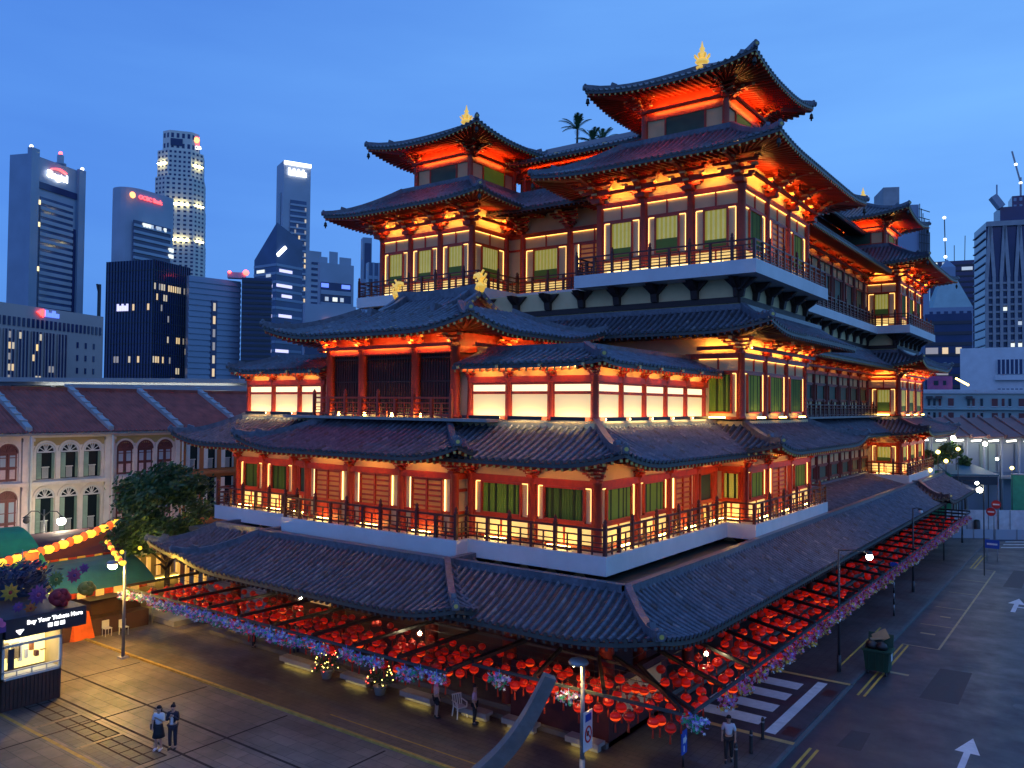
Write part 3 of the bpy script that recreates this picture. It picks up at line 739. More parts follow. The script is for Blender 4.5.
# ---------------------------------------------------------------- storey 3 main body, roof above, frieze
block(mx(.45),.45,13.2,24.4,Z3,18.2)
block(mx(-2.2),-2.2,24,66,Z3,20)
block(mx(.45),.45,52,63,Z3,18.2)
Z3T=16.1
storey((-2.6,13.2),(.45,13.2),Z3,Z3T,[.55,3.05],'W',hd=.25,floorlit='floor_lamp_tower',wf=.62,br=.9,hz=15.0,skip_first=True)
storey((.45,13.2),(.45,24.4),Z3,Z3T,[0,3.4,7.0,10.6],'WWW',hd=.25,floorlit='floor_lamp_tower',wf=.62,br=.9,hz=15.0,skip_first=True)
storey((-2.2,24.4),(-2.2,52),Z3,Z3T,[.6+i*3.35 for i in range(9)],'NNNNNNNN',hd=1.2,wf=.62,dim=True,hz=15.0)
railing((-1.3,25.5),(-1.3,51.5),Z3,h=.9,dim=True)
storey((-2.2,52),(.45,52),Z3,Z3T,[.2,2.65],'Y',hd=.25,floorlit='floor_lamp_tower',wf=.5,hz=15,skip_first=True)
storey((.45,52),(.45,63),Z3,Z3T,[0,3.7,7.3,11],'YYY',hd=.25,floorlit='floor_lamp_tower',wf=.6,hz=15)
LT4=('eave_lamp',.5,-.75)
skirt((mx(2.8),2.8,10.85,27),2.3,17.05,18.35,'FRL',lift=.5,dl=3.6,o=2.4,zs=17.0,lit=None,curve=.35)
m=MB(); m.bar((-1.6,12.8,16.3),(.0,12.8,16.3),.07,.05); m.bar((.85,13.6,16.3),(.85,24.2,16.3),.07,.05); m.build('eave_light','eave_lamp',T)
m=MB(); m.bar((-1.8,12.68,16.3),(.2,12.68,16.3),.04,.2); m.bar((-1.8,12.78,16.24),(.2,12.78,16.24),.2,.04); m.bar((.97,13.4,16.3),(.97,24.4,16.3),.04,.2); m.bar((.87,13.4,16.24),(.87,24.4,16.24),.2,.04); m.build('lamp_trough','dark_red',T)
skirt((-8,.5,24,53),2.3,16.9,18.3,'R',lift=0,o=2.6,zs=16.9,curve=.35,lit=('eave_fill_dim',.6,-.6))
skirt((-8,2.9,49.5,65.5),2.35,17.05,18.35,'FRB',lift=.6,dl=3.4,o=2.4,zs=17.0,lit=LT4,curve=.35)
block(mx(.2),.2,13.4,24.6,18,20.05); block(mx(-2.3),-2.3,24,66,18,20.05); block(-8,.2,52.2,62.8,18,20.05)
def under(A,B):
    corbels(A,B,19.0,19.98,2.35,.95); F,L,d,n=frame(A,B); q=MB(); q.fbox(F,0,L,0,.1,18.3,18.56); q.build('sill_band','white_paint',T)
under((mx(.2),13.4),(.2,13.4)); under((.2,13.4),(.2,24.6)); under((-2.3,25),(-2.3,52)); under((-2.3,52.2),(.2,52.2)); under((.2,52.2),(.2,62.8))
# ---------------------------------------------------------------- storey 5 (towers)
Z5=20.7
slab(-9.1,1.6,12.1,25,19.99,Z5); slab(-27.2,-16.2,12.1,25,19.99,Z5); slab(-17,-8.5,16.35,19,19.985,Z5-.01)
slab(-4,-1.1,24.9,52,19.985,Z5-.05); slab(-9,1.6,51,64,19.99,Z5)
Z5T=24.95
def tower(x0,x1,y0,y1,cube,zc,za,front,side,nf,ns_,bl='blind_yellow',lit='eave_lamp',fin=True,left=False,fr=True):
    xc=(x0+x1)/2
    block(x0,x1,y0,y1,Z5,26.9)
    W=x1-x0;D=y1-y0
    pf=[W*i/nf for i in range(nf+1)]; ps=[D*i/ns_ for i in range(ns_+1)]
    storey((x0,y0),(x1,y0),Z5,Z5T,pf,front,hd=.85,wf=.5,hz=23.75,br=1.45,pr=.22,blind=bl)
    storey((x1,y0),(x1,y1),Z5,Z5T,ps,side,hd=.85,wf=.5,hz=23.75,br=1.45,pr=.22,skip_first=True,blind='blind_green')
    # dado glow: lamps at the foot of the wall
    for a,b in (((x0+.5,y0-.55),(x1-.5,y0-.55)),((x1+.55,y0+.5),(x1+.55,y1-.5))):
        A=Vector((a[0],a[1],Z5+.12));B=Vector((b[0],b[1],Z5+.12)); k=MB(); n=4 if a[1]==b[1] else 4
        for i in range(n):
            k.bar(A.lerp(B,(i+.15)/n),A.lerp(B,(i+.85)/n),.06,.06)
        k.build('floor_light','strip_cream',T)
    skirt((x0-2.95,x1+2.95,y0-2.95,y1+2.95),3.9,26.1,28.3,'FRBL',lift=.32,dl=4.2,o=2.95,zs=26.3,lit=(lit,.6,-.95),curve=.35,bells=True)
    cx0,cx1,cy0,cy1=cube
    block(cx0,cx1,cy0,cy1,28,31.0,'cream')
    Fc=((cx0,cy0),(cx1,cy0)),((cx1,cy0),(cx1,cy1)),((cx0,cy1),(cx0,cy0))
    for q,(A,B) in enumerate(Fc):
        F,L,d,n=frame(A,B); m=MB()
        m.fbox(F,0,L,0,.1,29.72,31.0); m.fbox(F,0,L,0,.09,28.28,28.42); m.fbox(F,0,L,0,.09,28.62,28.72)
        m.fbox(F,L*.26,L*.28,0,.1,28.4,29.75); m.fbox(F,L*.75,L*.77,0,.1,28.4,29.75)
        m.build('beam','red_wood',T)
        w=MB(); w.fbox(F,L*.28,L*.75,.01,.05,28.72,29.72); w.build('window','blind_dark' if q==0 else 'blind_green',T)
        s=MB(); s.fbox(F,.1,L-.1,.05,.09,28.2,28.25); s.build('light_strip','strip_warm',T)
    for x in (cx0,cx1):
        column_at((x,cy0-.02,28.1),2.6,.2,'red_wood'); bracket_at((x,cy0,30.1),PI,.85)
    column_at((cx1+.02,cy1,28.1),2.6,.2,'red_wood'); bracket_at((cx1,cy1,30.1),-PI/2,.85); bracket_at((cx1,cy0+.3,30.1),-PI/2,.85)
    ax,ay=(cx0+cx1)/2,(cy0+cy1)/2
    hw=(cx1-cx0)/2+2.55; hd_=(cy1-cy0)/2+2.55
    skirt((ax-hw,ax+hw,ay-hw,ay+hw),hw-.15,30.85,za,'FRBL',lift=.55,dl=4.4,o=2.55,zs=31.0,lit=(lit+'_hot' if lit=='eave_lamp' else lit,.45,-.85),cap=False,curve=.2,bells=True,steps=8)
    if fin:
        f=MB(); f.lathe((ax,ay,za+.02),[(a_*.85,b_*.95) for a_,b_ in ((.5,0),(.55,.15),(.3,.28),(.36,.42),(.5,.55),(.34,.72),(.2,.8),(.34,.98),(.22,1.16),(.12,1.24),(.2,1.36),(.1,1.5),(.02,1.85))],12)
        for k in range(8):
            t=k*PI/4; v=Vector((math.cos(t),math.sin(t),0)); c=Vector((ax,ay,za+.6)); f.bar(c+v*.2,c+v*.48+Vector((0,0,.32)),.12,.06)
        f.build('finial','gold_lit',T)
        
tower(-8.0,.45,13.2,24.2,(-5.9,-1.0,14.65,19.6),0,33.05,'YYY','WDW',3,3)
tower(-25.75,-17.6,13.2,24.2,(-23.9,-19.0,14.65,19.6),0,33.05,'YYY','Y  ',3,3)
tower(-8.0,.45,52.2,63,(-5.9,-1.0,53.6,58.6),0,33.0,'YYY','WWW',3,3)
# fronts between the towers, and the long east wall
block(-18,-7.5,17.4,60,Z5,26.6,'cream')
storey((-17.6,17.4),(-8,17.4),Z5,Z5T,[1.1,4.9,8.6],'YD',hd=.85,wf=.58,hz=23.75,br=1.0,pr=.22)
skirt((-18,-7,14.6,20),3.2,25.9,27.7,'F',lift=0,o=2.8,zs=26.2,curve=.35)
block(-6,-2.2,24.2,52.2,Z5-.1,26.6)
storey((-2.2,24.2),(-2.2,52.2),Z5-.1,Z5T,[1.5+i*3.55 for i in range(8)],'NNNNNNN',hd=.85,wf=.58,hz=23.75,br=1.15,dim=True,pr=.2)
skirt((-8,.35,26,50),3.4,25.4,27.4,'R',lift=0,o=2.55,zs=25.7,curve=.3,lit=('eave_fill_dim',.6,-.7))
e5=.14
railing((-9.0,12.1+e5),(1.6-e5,12.1+e5),Z5); railing((1.6-e5,12.1+e5),(1.6-e5,24.9),Z5,ends=(False,True)); railing((-8.95,16.4),(-8.95,12.1+e5),Z5,ends=(True,False))
railing((-27.1,12.1+e5),(-16.3,12.1+e5),Z5); railing((-16.3,12.1+e5),(-16.3,16.4),Z5,ends=(False,True)); railing((-27.1,24),(-27.1,12.1+e5),Z5,ends=(True,False)); railing((-16.3,16.5),(-9,16.5),Z5)
railing((-1.25,25),(-1.25,51),Z5-.05,dim=True); railing((-4,51.15),(1.45,51.15),Z5); railing((1.45,51.15),(1.45,63.8),Z5,ends=(False,True))
# upper middle roofs
block(-18.8,-7.2,20.2,60,26.5,30.2,'dark_red')
storey((-18.8,20.2),(-7.2,20.2),28.2,30.1,[.4,3.9,7.7,11.2],'   ',hd=0,hz=29.5,br=.75,pr=.18)
skirt((-20.3,-6.2,18.2,62),3.4,30.25,31.7,'FRBL',lift=.3,dl=3,o=2,zs=30.4,lit=('eave_lamp_soft',.5,-.45),curve=.3)
block(-6.5,-4.3,24,52,26.5,29.8,'dark_red')
skirt((-12,-2.6,22.5,55),2.6,29.75,31.0,'FRB',lift=.3,dl=3,o=1.7,zs=29.95,curve=.3)
block(-17.3,-8.6,21.2,59,30.1,31.9,'concrete','roof_deck')
print('brackets',NBR,'columns',NCO)
# ------------------------------------------------------------------ world, sun, render
w=bpy.data.worlds.new('World'); SC.world=w; w.use_nodes=True; nt=w.node_tree; N=nt.nodes; L=nt.links
bg=N['Background']; sky=N.new('ShaderNodeTexSky'); sky.sky_type='NISHITA'; sky.sun_disc=False
sky.sun_elevation=R_(1.5); sky.sun_rotation=R_(200); sky.altitude=20; sky.air_density=1; sky.dust_density=.3; sky.ozone_density=6
tc=N.new('ShaderNodeTexCoord'); sep=N.new('ShaderNodeSeparateXYZ'); L.new(tc.outputs['Generated'],sep.inputs['Vector'])
# dusk tint: even blue light of the sunless hour over the physical sky, with thin cloud
cr=N.new('ShaderNodeValToRGB'); e=cr.color_ramp.elements; e[0].position=0.0; e[0].color=(.1,.265,.7,1); e[1].position=.75; e[1].color=(.08,.225,.68,1)
x=cr.color_ramp.elements.new(.22); x.color=(.118,.305,.8,1)
L.new(sep.outputs['Z'],cr.inputs['Fac'])
mp=N.new('ShaderNodeMapping'); mp.inputs['Scale'].default_value=(1,1,5.5); L.new(tc.outputs['Generated'],mp.inputs['Vector'])
nz=N.new('ShaderNodeTexNoise'); nz.inputs['Scale'].default_value=1.7; nz.inputs['Detail'].default_value=7; nz.inputs['Roughness'].default_value=.5; L.new(mp.outputs['Vector'],nz.inputs['Vector'])
nr=N.new('ShaderNodeValToRGB'); nr.color_ramp.elements[0].position=.35; nr.color_ramp.elements[1].position=.7; nr.color_ramp.elements[0].color=(.88,.9,.94,1); nr.color_ramp.elements[1].color=(1.13,1.1,1.03,1)
L.new(nz.outputs['Fac'],nr.inputs['Fac'])
dp=N.new('ShaderNodeVectorMath'); dp.operation='DOT_PRODUCT'; L.new(tc.outputs['Generated'],dp.inputs[0]); dp.inputs[1].default_value=(.72,.69,.0)
hr=N.new('ShaderNodeValToRGB'); hr.color_ramp.elements[0].position=.15; hr.color_ramp.elements[1].position=.98; hr.color_ramp.elements[0].color=(.7,.79,.86,1); hr.color_ramp.elements[1].color=(1.35,1.3,1.06,1)
mr=N.new('ShaderNodeMapRange'); mr.inputs['From Min'].default_value=-.6; mr.inputs['From Max'].default_value=1; L.new(dp.outputs['Value'],mr.inputs['Value']); L.new(mr.outputs['Result'],hr.inputs['Fac'])
m0=N.new('ShaderNodeMix'); m0.data_type='RGBA'; m0.blend_type='MULTIPLY'; m0.inputs['Factor'].default_value=1; L.new(cr.outputs['Color'],m0.inputs['A']); L.new(hr.outputs['Color'],m0.inputs['B'])
m1=N.new('ShaderNodeMix'); m1.data_type='RGBA'; m1.blend_type='MULTIPLY'; m1.inputs['Factor'].default_value=1
L.new(m0.outputs['Result'],m1.inputs['A']); L.new(nr.outputs['Color'],m1.inputs['B'])
ms=N.new('ShaderNodeMix'); ms.data_type='RGBA'; ms.blend_type='ADD'; ms.inputs['Factor'].default_value=.012
sc_=N.new('ShaderNodeMix'); L.new(m1.outputs['Result'],ms.inputs['A']); L.new(sky.outputs['Color'],ms.inputs['B'])
L.new(ms.outputs['Result'],bg.inputs['Color']); bg.inputs['Strength'].default_value=SKY
sd=bpy.data.lights.new('sun','SUN'); sd.energy=.09; sd.angle=R_(40); sd.color=(1,.62,.6)
so=bpy.data.objects.new('sun',sd); COL.objects.link(so); so.rotation_euler=(R_(62),0,R_(20))
SC.render.engine='CYCLES'; cy=SC.cycles
cy.use_denoising=True
try: cy.denoiser='OPENIMAGEDENOISE'
except Exception: pass
cy.max_bounces=6; cy.diffuse_bounces=3; cy.glossy_bounces=3; cy.transmission_bounces=2; cy.sample_clamp_indirect=4; cy.sample_clamp_direct=0
cy.use_light_tree=True; cy.caustics_reflective=False; cy.caustics_refractive=False
vs=SC.view_settings; vs.view_transform='Standard'; vs.look='None'; vs.exposure=EXPO; vs.gamma=1; vs.use_curve_mapping=False
# ================================================================== GROUND
def sheet(name,x0,x1,y0,y1,z,m_,kind='structure'):
    b=MB(); b.quad((x0,y0,z),(x1,y0,z),(x1,y1,z),(x0,y1,z)); o=b.build(name,m_); tag(o,kind=kind); return o
def slab_s(name,x0,x1,y0,y1,z1,m_,z0=-.5):
    b=MB(); b.box(x0,x1,y0,y1,z0,z1); o=b.build(name,m_); tag(o,kind='structure'); return o
sheet('road',-1500,1500,-300,2500,-.12,'asphalt')
KX=5.75
slab_s('plaza',-60,KX-.15,-60,-5.1,0,'plaza_slab')
slab_s('pavement',-27,KX-.15,-4.95,1.0,0,'apron_paving')
slab_s('pavement',-60,-27,-4.95,60,0,'plaza_slab')
slab_s('pavement',.2,KX-.15,1.0,4.9,0,'side_paving')
slab_s('pavement',.2,KX-.15,13.7,70,0,'side_paving')
slab_s('driveway',.2,KX-.15,4.9,13.7,-.01,'asphalt')
def strip(name,x0,x1,y0,y1,z,m_): return sheet(name,x0,x1,y0,y1,z,m_)
b=MB()
for x in range(-30,5,3): b.box(x,min(x+2.98,5.6),-5.1,-4.95,-.3,.09)
b.box(-60,-30.02,-5.15,-4.95,-.3,.04)
k=b.build('kerb','kerb_yellow'); tag(k,kind='structure')
b=MB()
for y0,y1 in ((-60,4.9),(13.7,70)):
    y=y0
    while y<y1-.1: b.box(KX-.15,KX,y,min(y+.98,y1),-.4,.0); y+=1
tag(b.build('kerb','kerb_stone'),kind='structure')
b=MB(); b.box(KX-.15,KX+.02,4.9,13.7,-.4,-.06); tag(b.build('kerb','kerb_stone'),kind='structure')
b=MB(); b.prism([(-.5,70),(KX+.9,70),(KX+1.6,72),(KX+.6,74.5),(-.5,74.5)],-.4,.0); tag(b.build('pavement','side_paving'),kind='structure')
# painted lines
strip('painted_line',-11,4.2,-4.15,-4.07,.004,'kerb_yellow')
strip('painted_line',.9,5.7,4.75,5.05,.005,'road_orange'); strip('painted_line',.9,5.7,13.35,13.65,.005,'road_orange')
strip('painted_line',4.35,4.8,5.4,13.0,-.004,'road_white')
for i,y in enumerate((6.0,7.75,9.5,11.25)): strip('zebra_stripe',1.0,3.9,y,y+1.0,-.003,'road_white')
for y in (5.6,11.2): strip('drain_grate',4.95,5.5,y,y+1.0,-.005,'black_metal')
for x in (6.2,6.48):
    strip('painted_line',x,x+.11,-8,5.2,-.115,'road_yellow'); strip('painted_line',x,x+.11,12.6,22.8,-.115,'road_yellow'); strip('painted_line',x,x+.11,50.6,58,-.115,'road_yellow')
strip('painted_line',4.5,4.6,15.8,25.4,.004,'road_yellow')
strip('painted_line',8.0,8.12,22.9,50.6,-.115,'road_faded')
for y in (22.9,28.4,33.9,39.4,44.9,50.5): strip('painted_line',6.2,8.0,y,y+.1,-.114,'road_faded')
for x,y,w_ in ((6.7,17.0,.9),(6.6,26,.8),(6.9,31,.6)): strip('painted_line',x,x+w_,y,y+.28,-.113,'road_faded')
def arrow(x,y,s,turn=False):
    b=MB(); z=-.114
    b.quad((x-.1*s,y-1.6*s,z),(x+.1*s,y-1.6*s,z),(x+.1*s,y+.4*s,z),(x-.1*s,y+.4*s,z))
    b.tri((x-.38*s,y+.4*s,z),(x+.38*s,y+.4*s,z),(x,y+1.9*s,z))
    if turn:
        b.quad((x+.1*s,y-.4*s,z),(x+.7*s,y-.4*s,z),(x+.7*s,y-.15*s,z),(x+.1*s,y-.15*s,z)); b.tri((x+.7*s,y-.9*s,z),(x+1.2*s,y-.28*s,z),(x+.7*s,y+.3*s,z))
    tag(b.build('painted_arrow','road_white'),kind='structure')
arrow(11.25,8.0,1.15); arrow(10.55,37.6,1.35,True)
b=MB()
for i in range(6): 
    y=64+i*2.1; b.quad((7.2,y,-.114),(12,y+4,-.114),(12,y+4.5,-.114),(7.2,y+.5,-.114))
tag(b.build('painted_hatching','road_white'),kind='structure')
for y,x0,x1 in ((76,9,40),(80.5,-4,3)): strip('painted_line',x0,x1,y,y+.3,-.115,'road_white')
# long drain covers and seams in the plaza (real inlaid strips)
for i,x in enumerate((-22.6,-19.2,-15.85)):
    strip('paving_inlay',x,x+3.15,-12.35,-10.55,.003,'side_paving')
    b=MB()
    for k in range(5): b.quad((x+k*.77,-11.6,.012),(x+k*.77+.07,-11.6,.012),(x+k*.77+.07,-10.55,.012),(x+k*.77,-10.55,.012))
    for y in (-11.62,-11.1,-10.62): b.quad((x,y,.016),(x+3.15,y,.016),(x+3.15,y+.08,.016),(x,y+.08,.016))
    tag(b.build('drain_joint','joint_dark'),kind='structure')
strip('painted_line',-30,-8,-12.62,-12.47,.004,'kerb_yellow')
for y in (-8.3,-10.2): strip('paving_inlay',-30,5.5,y,y+.12,.004,'joint_dark')
for x in (-24,-18.2,-12.4,-6.6,-.8): strip('paving_inlay',x,x+.1,-40,-5.3,.005,'joint_dark')
strip('paving_inlay',-27,4,-3.5,-2.9,.004,'side_paving')

# ================================================================== LANTERN TRELLIS
ZT=3.12
def trellis(name,label,A0,A1,B0,B1,n,axis):
    # A: inner line, B: outer line
    r=empty(name,((A0[0]+B1[0])/2,(A0[1]+B1[1])/2,0),label,'trellis','trellises hung with lanterns')
    P=lambda a,b,t:Vector((a[0]+(b[0]-a[0])*t,a[1]+(b[1]-a[1])*t,ZT+.08))
    for nm,a,b in (('outer_rail',B0,B1),('inner_rail',A0,A1)):
        m=MB(); m.bar(P(a,b,0),P(a,b,1),.09,.1); m.build(nm,'pole_dark',r)
    for i in range(n+1):
        m=MB(); q=Vector((0,0,.1)); m.bar(P(A0,A1,i/n)+q,P(B0,B1,i/n)+q,.13,.14); m.build('crossbeam','black_metal',r)
    m=MB()
    for s in (.2,.4,.6,.8):
        a=(A0[0]+(B0[0]-A0[0])*s,A0[1]+(B0[1]-A0[1])*s); b=(A1[0]+(B1[0]-A1[0])*s,A1[1]+(B1[1]-A1[1])*s)
        m.bar(P(a,b,0),P(a,b,1),.02,.02)
    m.build('wire','black_metal',r)
    return r
trellis('lantern_trellis','dark trellis of crossbeams over the forecourt in front of the temple, hung with red lanterns',(-27,.45),(-4.2,.45),(-27,-4.5),(-4.2,-4.5),9,0)
trellis('lantern_trellis','short dark trellis at the street corner of the temple, hung with large red lanterns',(-4.1,.45),(1.2,.45),(-4.1,-3.1),(4.5,-2.9),3,0)
trellis('lantern_trellis','long dark trellis running along the side street pavement beside the temple, hung with red lanterns',(-.65,1.2),(-.65,63),(4.75,-2.6),(4.75,63),24,1)

def lantern_mesh(seed):
    m=MB(); s=.2
    def ring(a,b,mi): m.lathe((0,0,0),[(s*.94*math.cos(t)+.004,-.3+s*.82*math.sin(t)) for t in [R_(a+(b-a)*i/3) for i in range(4)]],12,mi)
    ring(-80,-42,0); ring(-42,-8,1); ring(-8,80,0)
    m.tube([(0,0,-.13),(0,0,-.09)],.075,8,2); m.tube([(0,0,-.51),(0,0,-.46)],.075,8,2); m.tube([(0,0,-.1),(0,0,0.05)],.008,4,2)
    return mesh_of(m,'red_lantern',seed+['lantern_cap'])
LMS=[lantern_mesh(q) for q in (['lantern_dim','lantern_red'],['lantern_red','lantern_core'],['lantern_red','lantern_core'],['lantern_red','lantern_glow'])]
tm_=MB(); tm_.tube([(0,0,-.5),(0,0,-.62),(0,0,-.82)],[.012,.03,.04],6); TM=mesh_of(tm_,'tassel',['tassel'])
ROWN=['outermost','second','third','fourth','innermost']
ORD=['first','second','third','fourth','fifth','sixth','seventh','eighth','ninth','tenth','eleventh','twelfth','thirteenth']
def lantern(x,y,z,label,group,tas):
    o=bpy.data.objects.new('red_lantern',random.choice(LMS)); COL.objects.link(o); o.location=(x,y,z); s=random.uniform(.92,1.08); o.scale=(s,s,s); o.rotation_euler=(random.uniform(-.06,.06),random.uniform(-.06,.06),random.uniform(0,6))
    ORG[o.name]=Vector((x,y,z)); tag(o,label,'lantern',group)
    if tas:
        t=bpy.data.objects.new('tassel',TM); COL.objects.link(t); t.parent=o
PL5=['nearest the corner','left of the one nearest the corner','in the middle','right of its left end','at its left end']
nl=0
# forecourt: bays counted from the street corner, rows from the plaza edge
for bay in range(9):
    for row in range(4):
        for j in range(4):
            x=-4.25-2.533*(bay+(j+.5)/4)+random.uniform(-.1,.1); y=-4.15+row*.95+random.uniform(-.12,.12)
            pos=['at its corner end','second from its corner end','third from its corner end','at its far left end'][j]
            lantern(x,y,ZT-random.uniform(0,.16),f'red lantern in the {ROWN[row]} row of the {ORD[bay]} forecourt bay, {pos}','red lanterns under the forecourt trellis',bay<5); nl+=1
for bay in range(3):
    for row in range(5):
        for j in range(4):
            x=-4.0+2.8*(bay+(j+.5)/4)+random.uniform(-.1,.1); y=-2.85+row*.72+random.uniform(-.1,.1)
            pos=['leftmost','second from left','third from left','rightmost'][j]
            lantern(x,y,ZT-random.uniform(.05,.3),f'large corner lantern, {pos} in the {ROWN[row]} row of the {["left","middle","right"][bay]} bay','red lanterns under the corner trellis',True); nl+=1
for bay in range(8):
    for row in range(4):
        for j in range(3):
            y=.6+2.6*(bay+(j+.5)/3)+random.uniform(-.1,.1); x=4.35-row*.8+random.uniform(-.1,.1)
            pos=['nearest','middle','farthest'][j]
            lantern(x,y,ZT-random.uniform(0,.2),f'small red lantern by the side street, {pos} in the {ROWN[row]} row of the {ORD[bay]} bay','red lanterns under the side street trellis',bay<3); nl+=1
st=MB()
for y in [21.8+i*.9 for i in range(45)]:
    for x in (1.9,2.7,3.5,4.3):
        c=(x+random.uniform(-.15,.15),y+random.uniform(-.2,.2),ZT-.3-random.uniform(0,.15)); st.ball(c,.2,8,0 if random.random()<.6 else 1,.86)
for y in [1.1+i*1.04 for i in range(20)]:
    for x in (1.2,2.7):
        st.ball((x+random.uniform(-.2,.2),y+random.uniform(-.25,.25),ZT-.25-random.uniform(0,.25)),.2,9,random.choice((0,0,1)),.86)
for i in range(36):
    for y in (-1.8,-.1):
        st.ball((-4.5-.63*i+random.uniform(-.2,.2),y+random.uniform(-.2,.2),ZT-.25-random.uniform(0,.25)),.17,9,random.choice((0,0,1)),.86)
tag(st.build('distant_lanterns',['lantern_dim','lantern_red']),'mass of further red lanterns filling the trellises behind and between the nearer ones','lanterns',kind='stuff')
# small white lamps among the lanterns
for x,y,z,lb in ((-8.6,-1.2,3.2,'small round warm lamp glowing among red lanterns left of the curved fin'),(-12.1,-.4,3.3,'small white spotlight under the eave above the decorated potted trees'),(-17.6,-.4,3.3,'small white spotlight under the temple eave above the left forecourt lanterns'),(2.6,3.6,3.25,'small round warm lamp among lanterns near the zebra crossing')):
    e_=empty('eave_lamp',(x,y,z),lb,'lamp'); m=MB(); m.ball((x,y,z),.075,8); m.build('bulb','bulb_eave',e_); m=MB(); m.tube([(x,y,z+.06),(x,y,z+.3)],.02,6); m.build('stem','black_metal',e_)

# flower garlands
def bunch(pal,seed):
    rnd=random.Random(seed); m=MB(); k=len(pal)
    for i in range(96):
        a=rnd.uniform(0,2*PI); r=rnd.random()**.5
        c=Vector((math.cos(a)*r*.5,math.sin(a)*r*.26,-.28+rnd.uniform(-.3,.26)*(1-.4*r)))
        n=Vector((rnd.gauss(0,1),rnd.gauss(0,1),rnd.gauss(.4,1))).normalized(); u=n.orthogonal().normalized(); v=n.cross(u); s=rnd.uniform(.055,.095)
        low=c.z<-.38
        mi=rnd.choice(range(k-2)) if not low else rnd.choice(range(k-3,k))
        P=[c]+[c+(u*math.cos(t)+v*math.sin(t))*s*(1 if q%2==0 else .5)+n*(.03 if q%2==0 else 0) for q,t in enumerate([2*PI*q/10 for q in range(10)])]
        m.add(P,[(0,1+q,1+(q+1)%10) for q in range(10)],mi)
    m.tube([(0,0,.1),(0,0,-.25)],.012,4,0)
    return mesh_of(m,'flower_bunch',pal)
PF=['petal_blue','petal_violet','petal_white','petal_violet','petal_green','petal_white','petal_pink']
PR=['petal_pink','petal_violet','petal_red','petal_pink','petal_yellow','petal_white','petal_orange']
BF=[bunch(PF,i) for i in range(4)]; BRt=[bunch(PR,i+9) for i in range(4)]
def flower(me,x,y,label,group,rz=0):
    o=bpy.data.objects.new('flower_bunch',me); COL.objects.link(o); o.location=(x,y,ZT+random.uniform(-.05,.12)); o.rotation_euler=(0,0,rz+random.uniform(-.3,.3)); s=random.uniform(.85,1.15); o.scale=(s,s,s)
    tag(o,label,'flowers',group)
def nth(i):
    T_=['twentieth','thirtieth','fortieth','fiftieth']; TT=['twenty','thirty','forty','fifty']
    O_=['first','second','third','fourth','fifth','sixth','seventh','eighth','ninth','tenth','eleventh','twelfth','thirteenth','fourteenth','fifteenth','sixteenth','seventeenth','eighteenth','nineteenth']
    if i<20:return O_[i-1]
    a,b=divmod(i,10); return T_[a-2] if b==0 else TT[a-2]+'-'+O_[b-1]
xs=[-4.6-.82*i for i in range(28)]
for i,x in enumerate(xs):
    if i in (3,7,): continue
    flower(BF[i%4],x,-4.62,f'blue and violet flower bunch on the forecourt trellis edge, {nth(i+1)} from the corner','blue flower bunches along the forecourt trellis')
for x,y,lb in ((-2.7,-3.25,'lone bunch of mixed flowers beside the tip of the curved fin'),(.3,-3.15,'lone bunch of mixed flowers among the corner lanterns right of the lamp post'),(4.75,-2.4,'mixed flower bunch at the outer corner of the trellis by the blue sign')):
    flower(BF[1],x,y,lb,'flower bunches on the corner trellis')
y=.2;i=0
while y<62:
    i+=1
    flower(BRt[i%4],4.85,y,f'pink and yellow flower bunch above the side street pavement, {nth(i)} from the corner','pink flower bunches along the side street trellis',PI/2)
    y+=1.0 if i>4 else 1.7
# ================================================================== STREET FURNITURE
def street_lamp(x,y,h,arm,label,lit=True):
    r=empty('street_lamp',(x,y,0),label,'street lamp','street lamps on the side street pavement')
    m=MB(); m.tube([(x,y,0),(x,y,.8)],.1,10); m.tube([(x,y,.8),(x,y,h)],[.07,.05],10); m.build('pole','pole_dark',r)
    m=MB(); m.tube([(x,y,h-.05),(x+arm*.5,y,h+.03),(x+arm,y,h+.02)],.03,8); m.build('arm','pole_dark',r)
    m=MB(); m.lathe((x+arm,y,h-.1),[(.12,.14),(.16,.05),(.17,0)],12); hd=m.build('lamp_shade','pole_dark',r)
    m=MB(); m.ball((x+arm,y,h-.22),.16,12); m.build('bulb','bulb_white' if lit else 'sign_panel_white',r)
street_lamp(4.73,15.3,6.1,1.45,'tall dark street lamp with glowing globe, on the pavement left of the green bin')
street_lamp(4.25,37.2,6.04,.5,'slim dark street lamp post standing halfway down the side street pavement',False)
street_lamp(3.9,64.2,6.2,1.3,'far street lamp with glowing globe at the end of the temple pavement')
# front lamp post, its lens lit
bx,by=1.0,-3.35
p0=ray(580,664); t_=(by-CAM.y)/p0.y; hz=(CAM+p0*t_).z
r=empty('street_lamp',(bx,by,0),'pale metal lamp post with flat cowl head lit yellow, in front of the temple corner','street lamp')
m=MB(); m.tube([(bx,by,0),(bx,by,1.0)],.1,12); m.tube([(bx,by,1.0),(bx,by,hz-.05)],[.085,.07],12); m.build('pole','pole_grey',r)
m=MB(); hx=bx-.18
m.lathe((hx+.02,by-.02,hz),[(.34,0),(.36,.06),(.3,.15),(.16,.2),(.02,.21)],14); m.build('lamp_shade','pole_grey',r)
m=MB(); m.lathe((hx-.1,by-.04,hz-.1),[(.05,0),(.13,.03),(.16,.1)],12); m.build('bulb','bulb_warm',r)
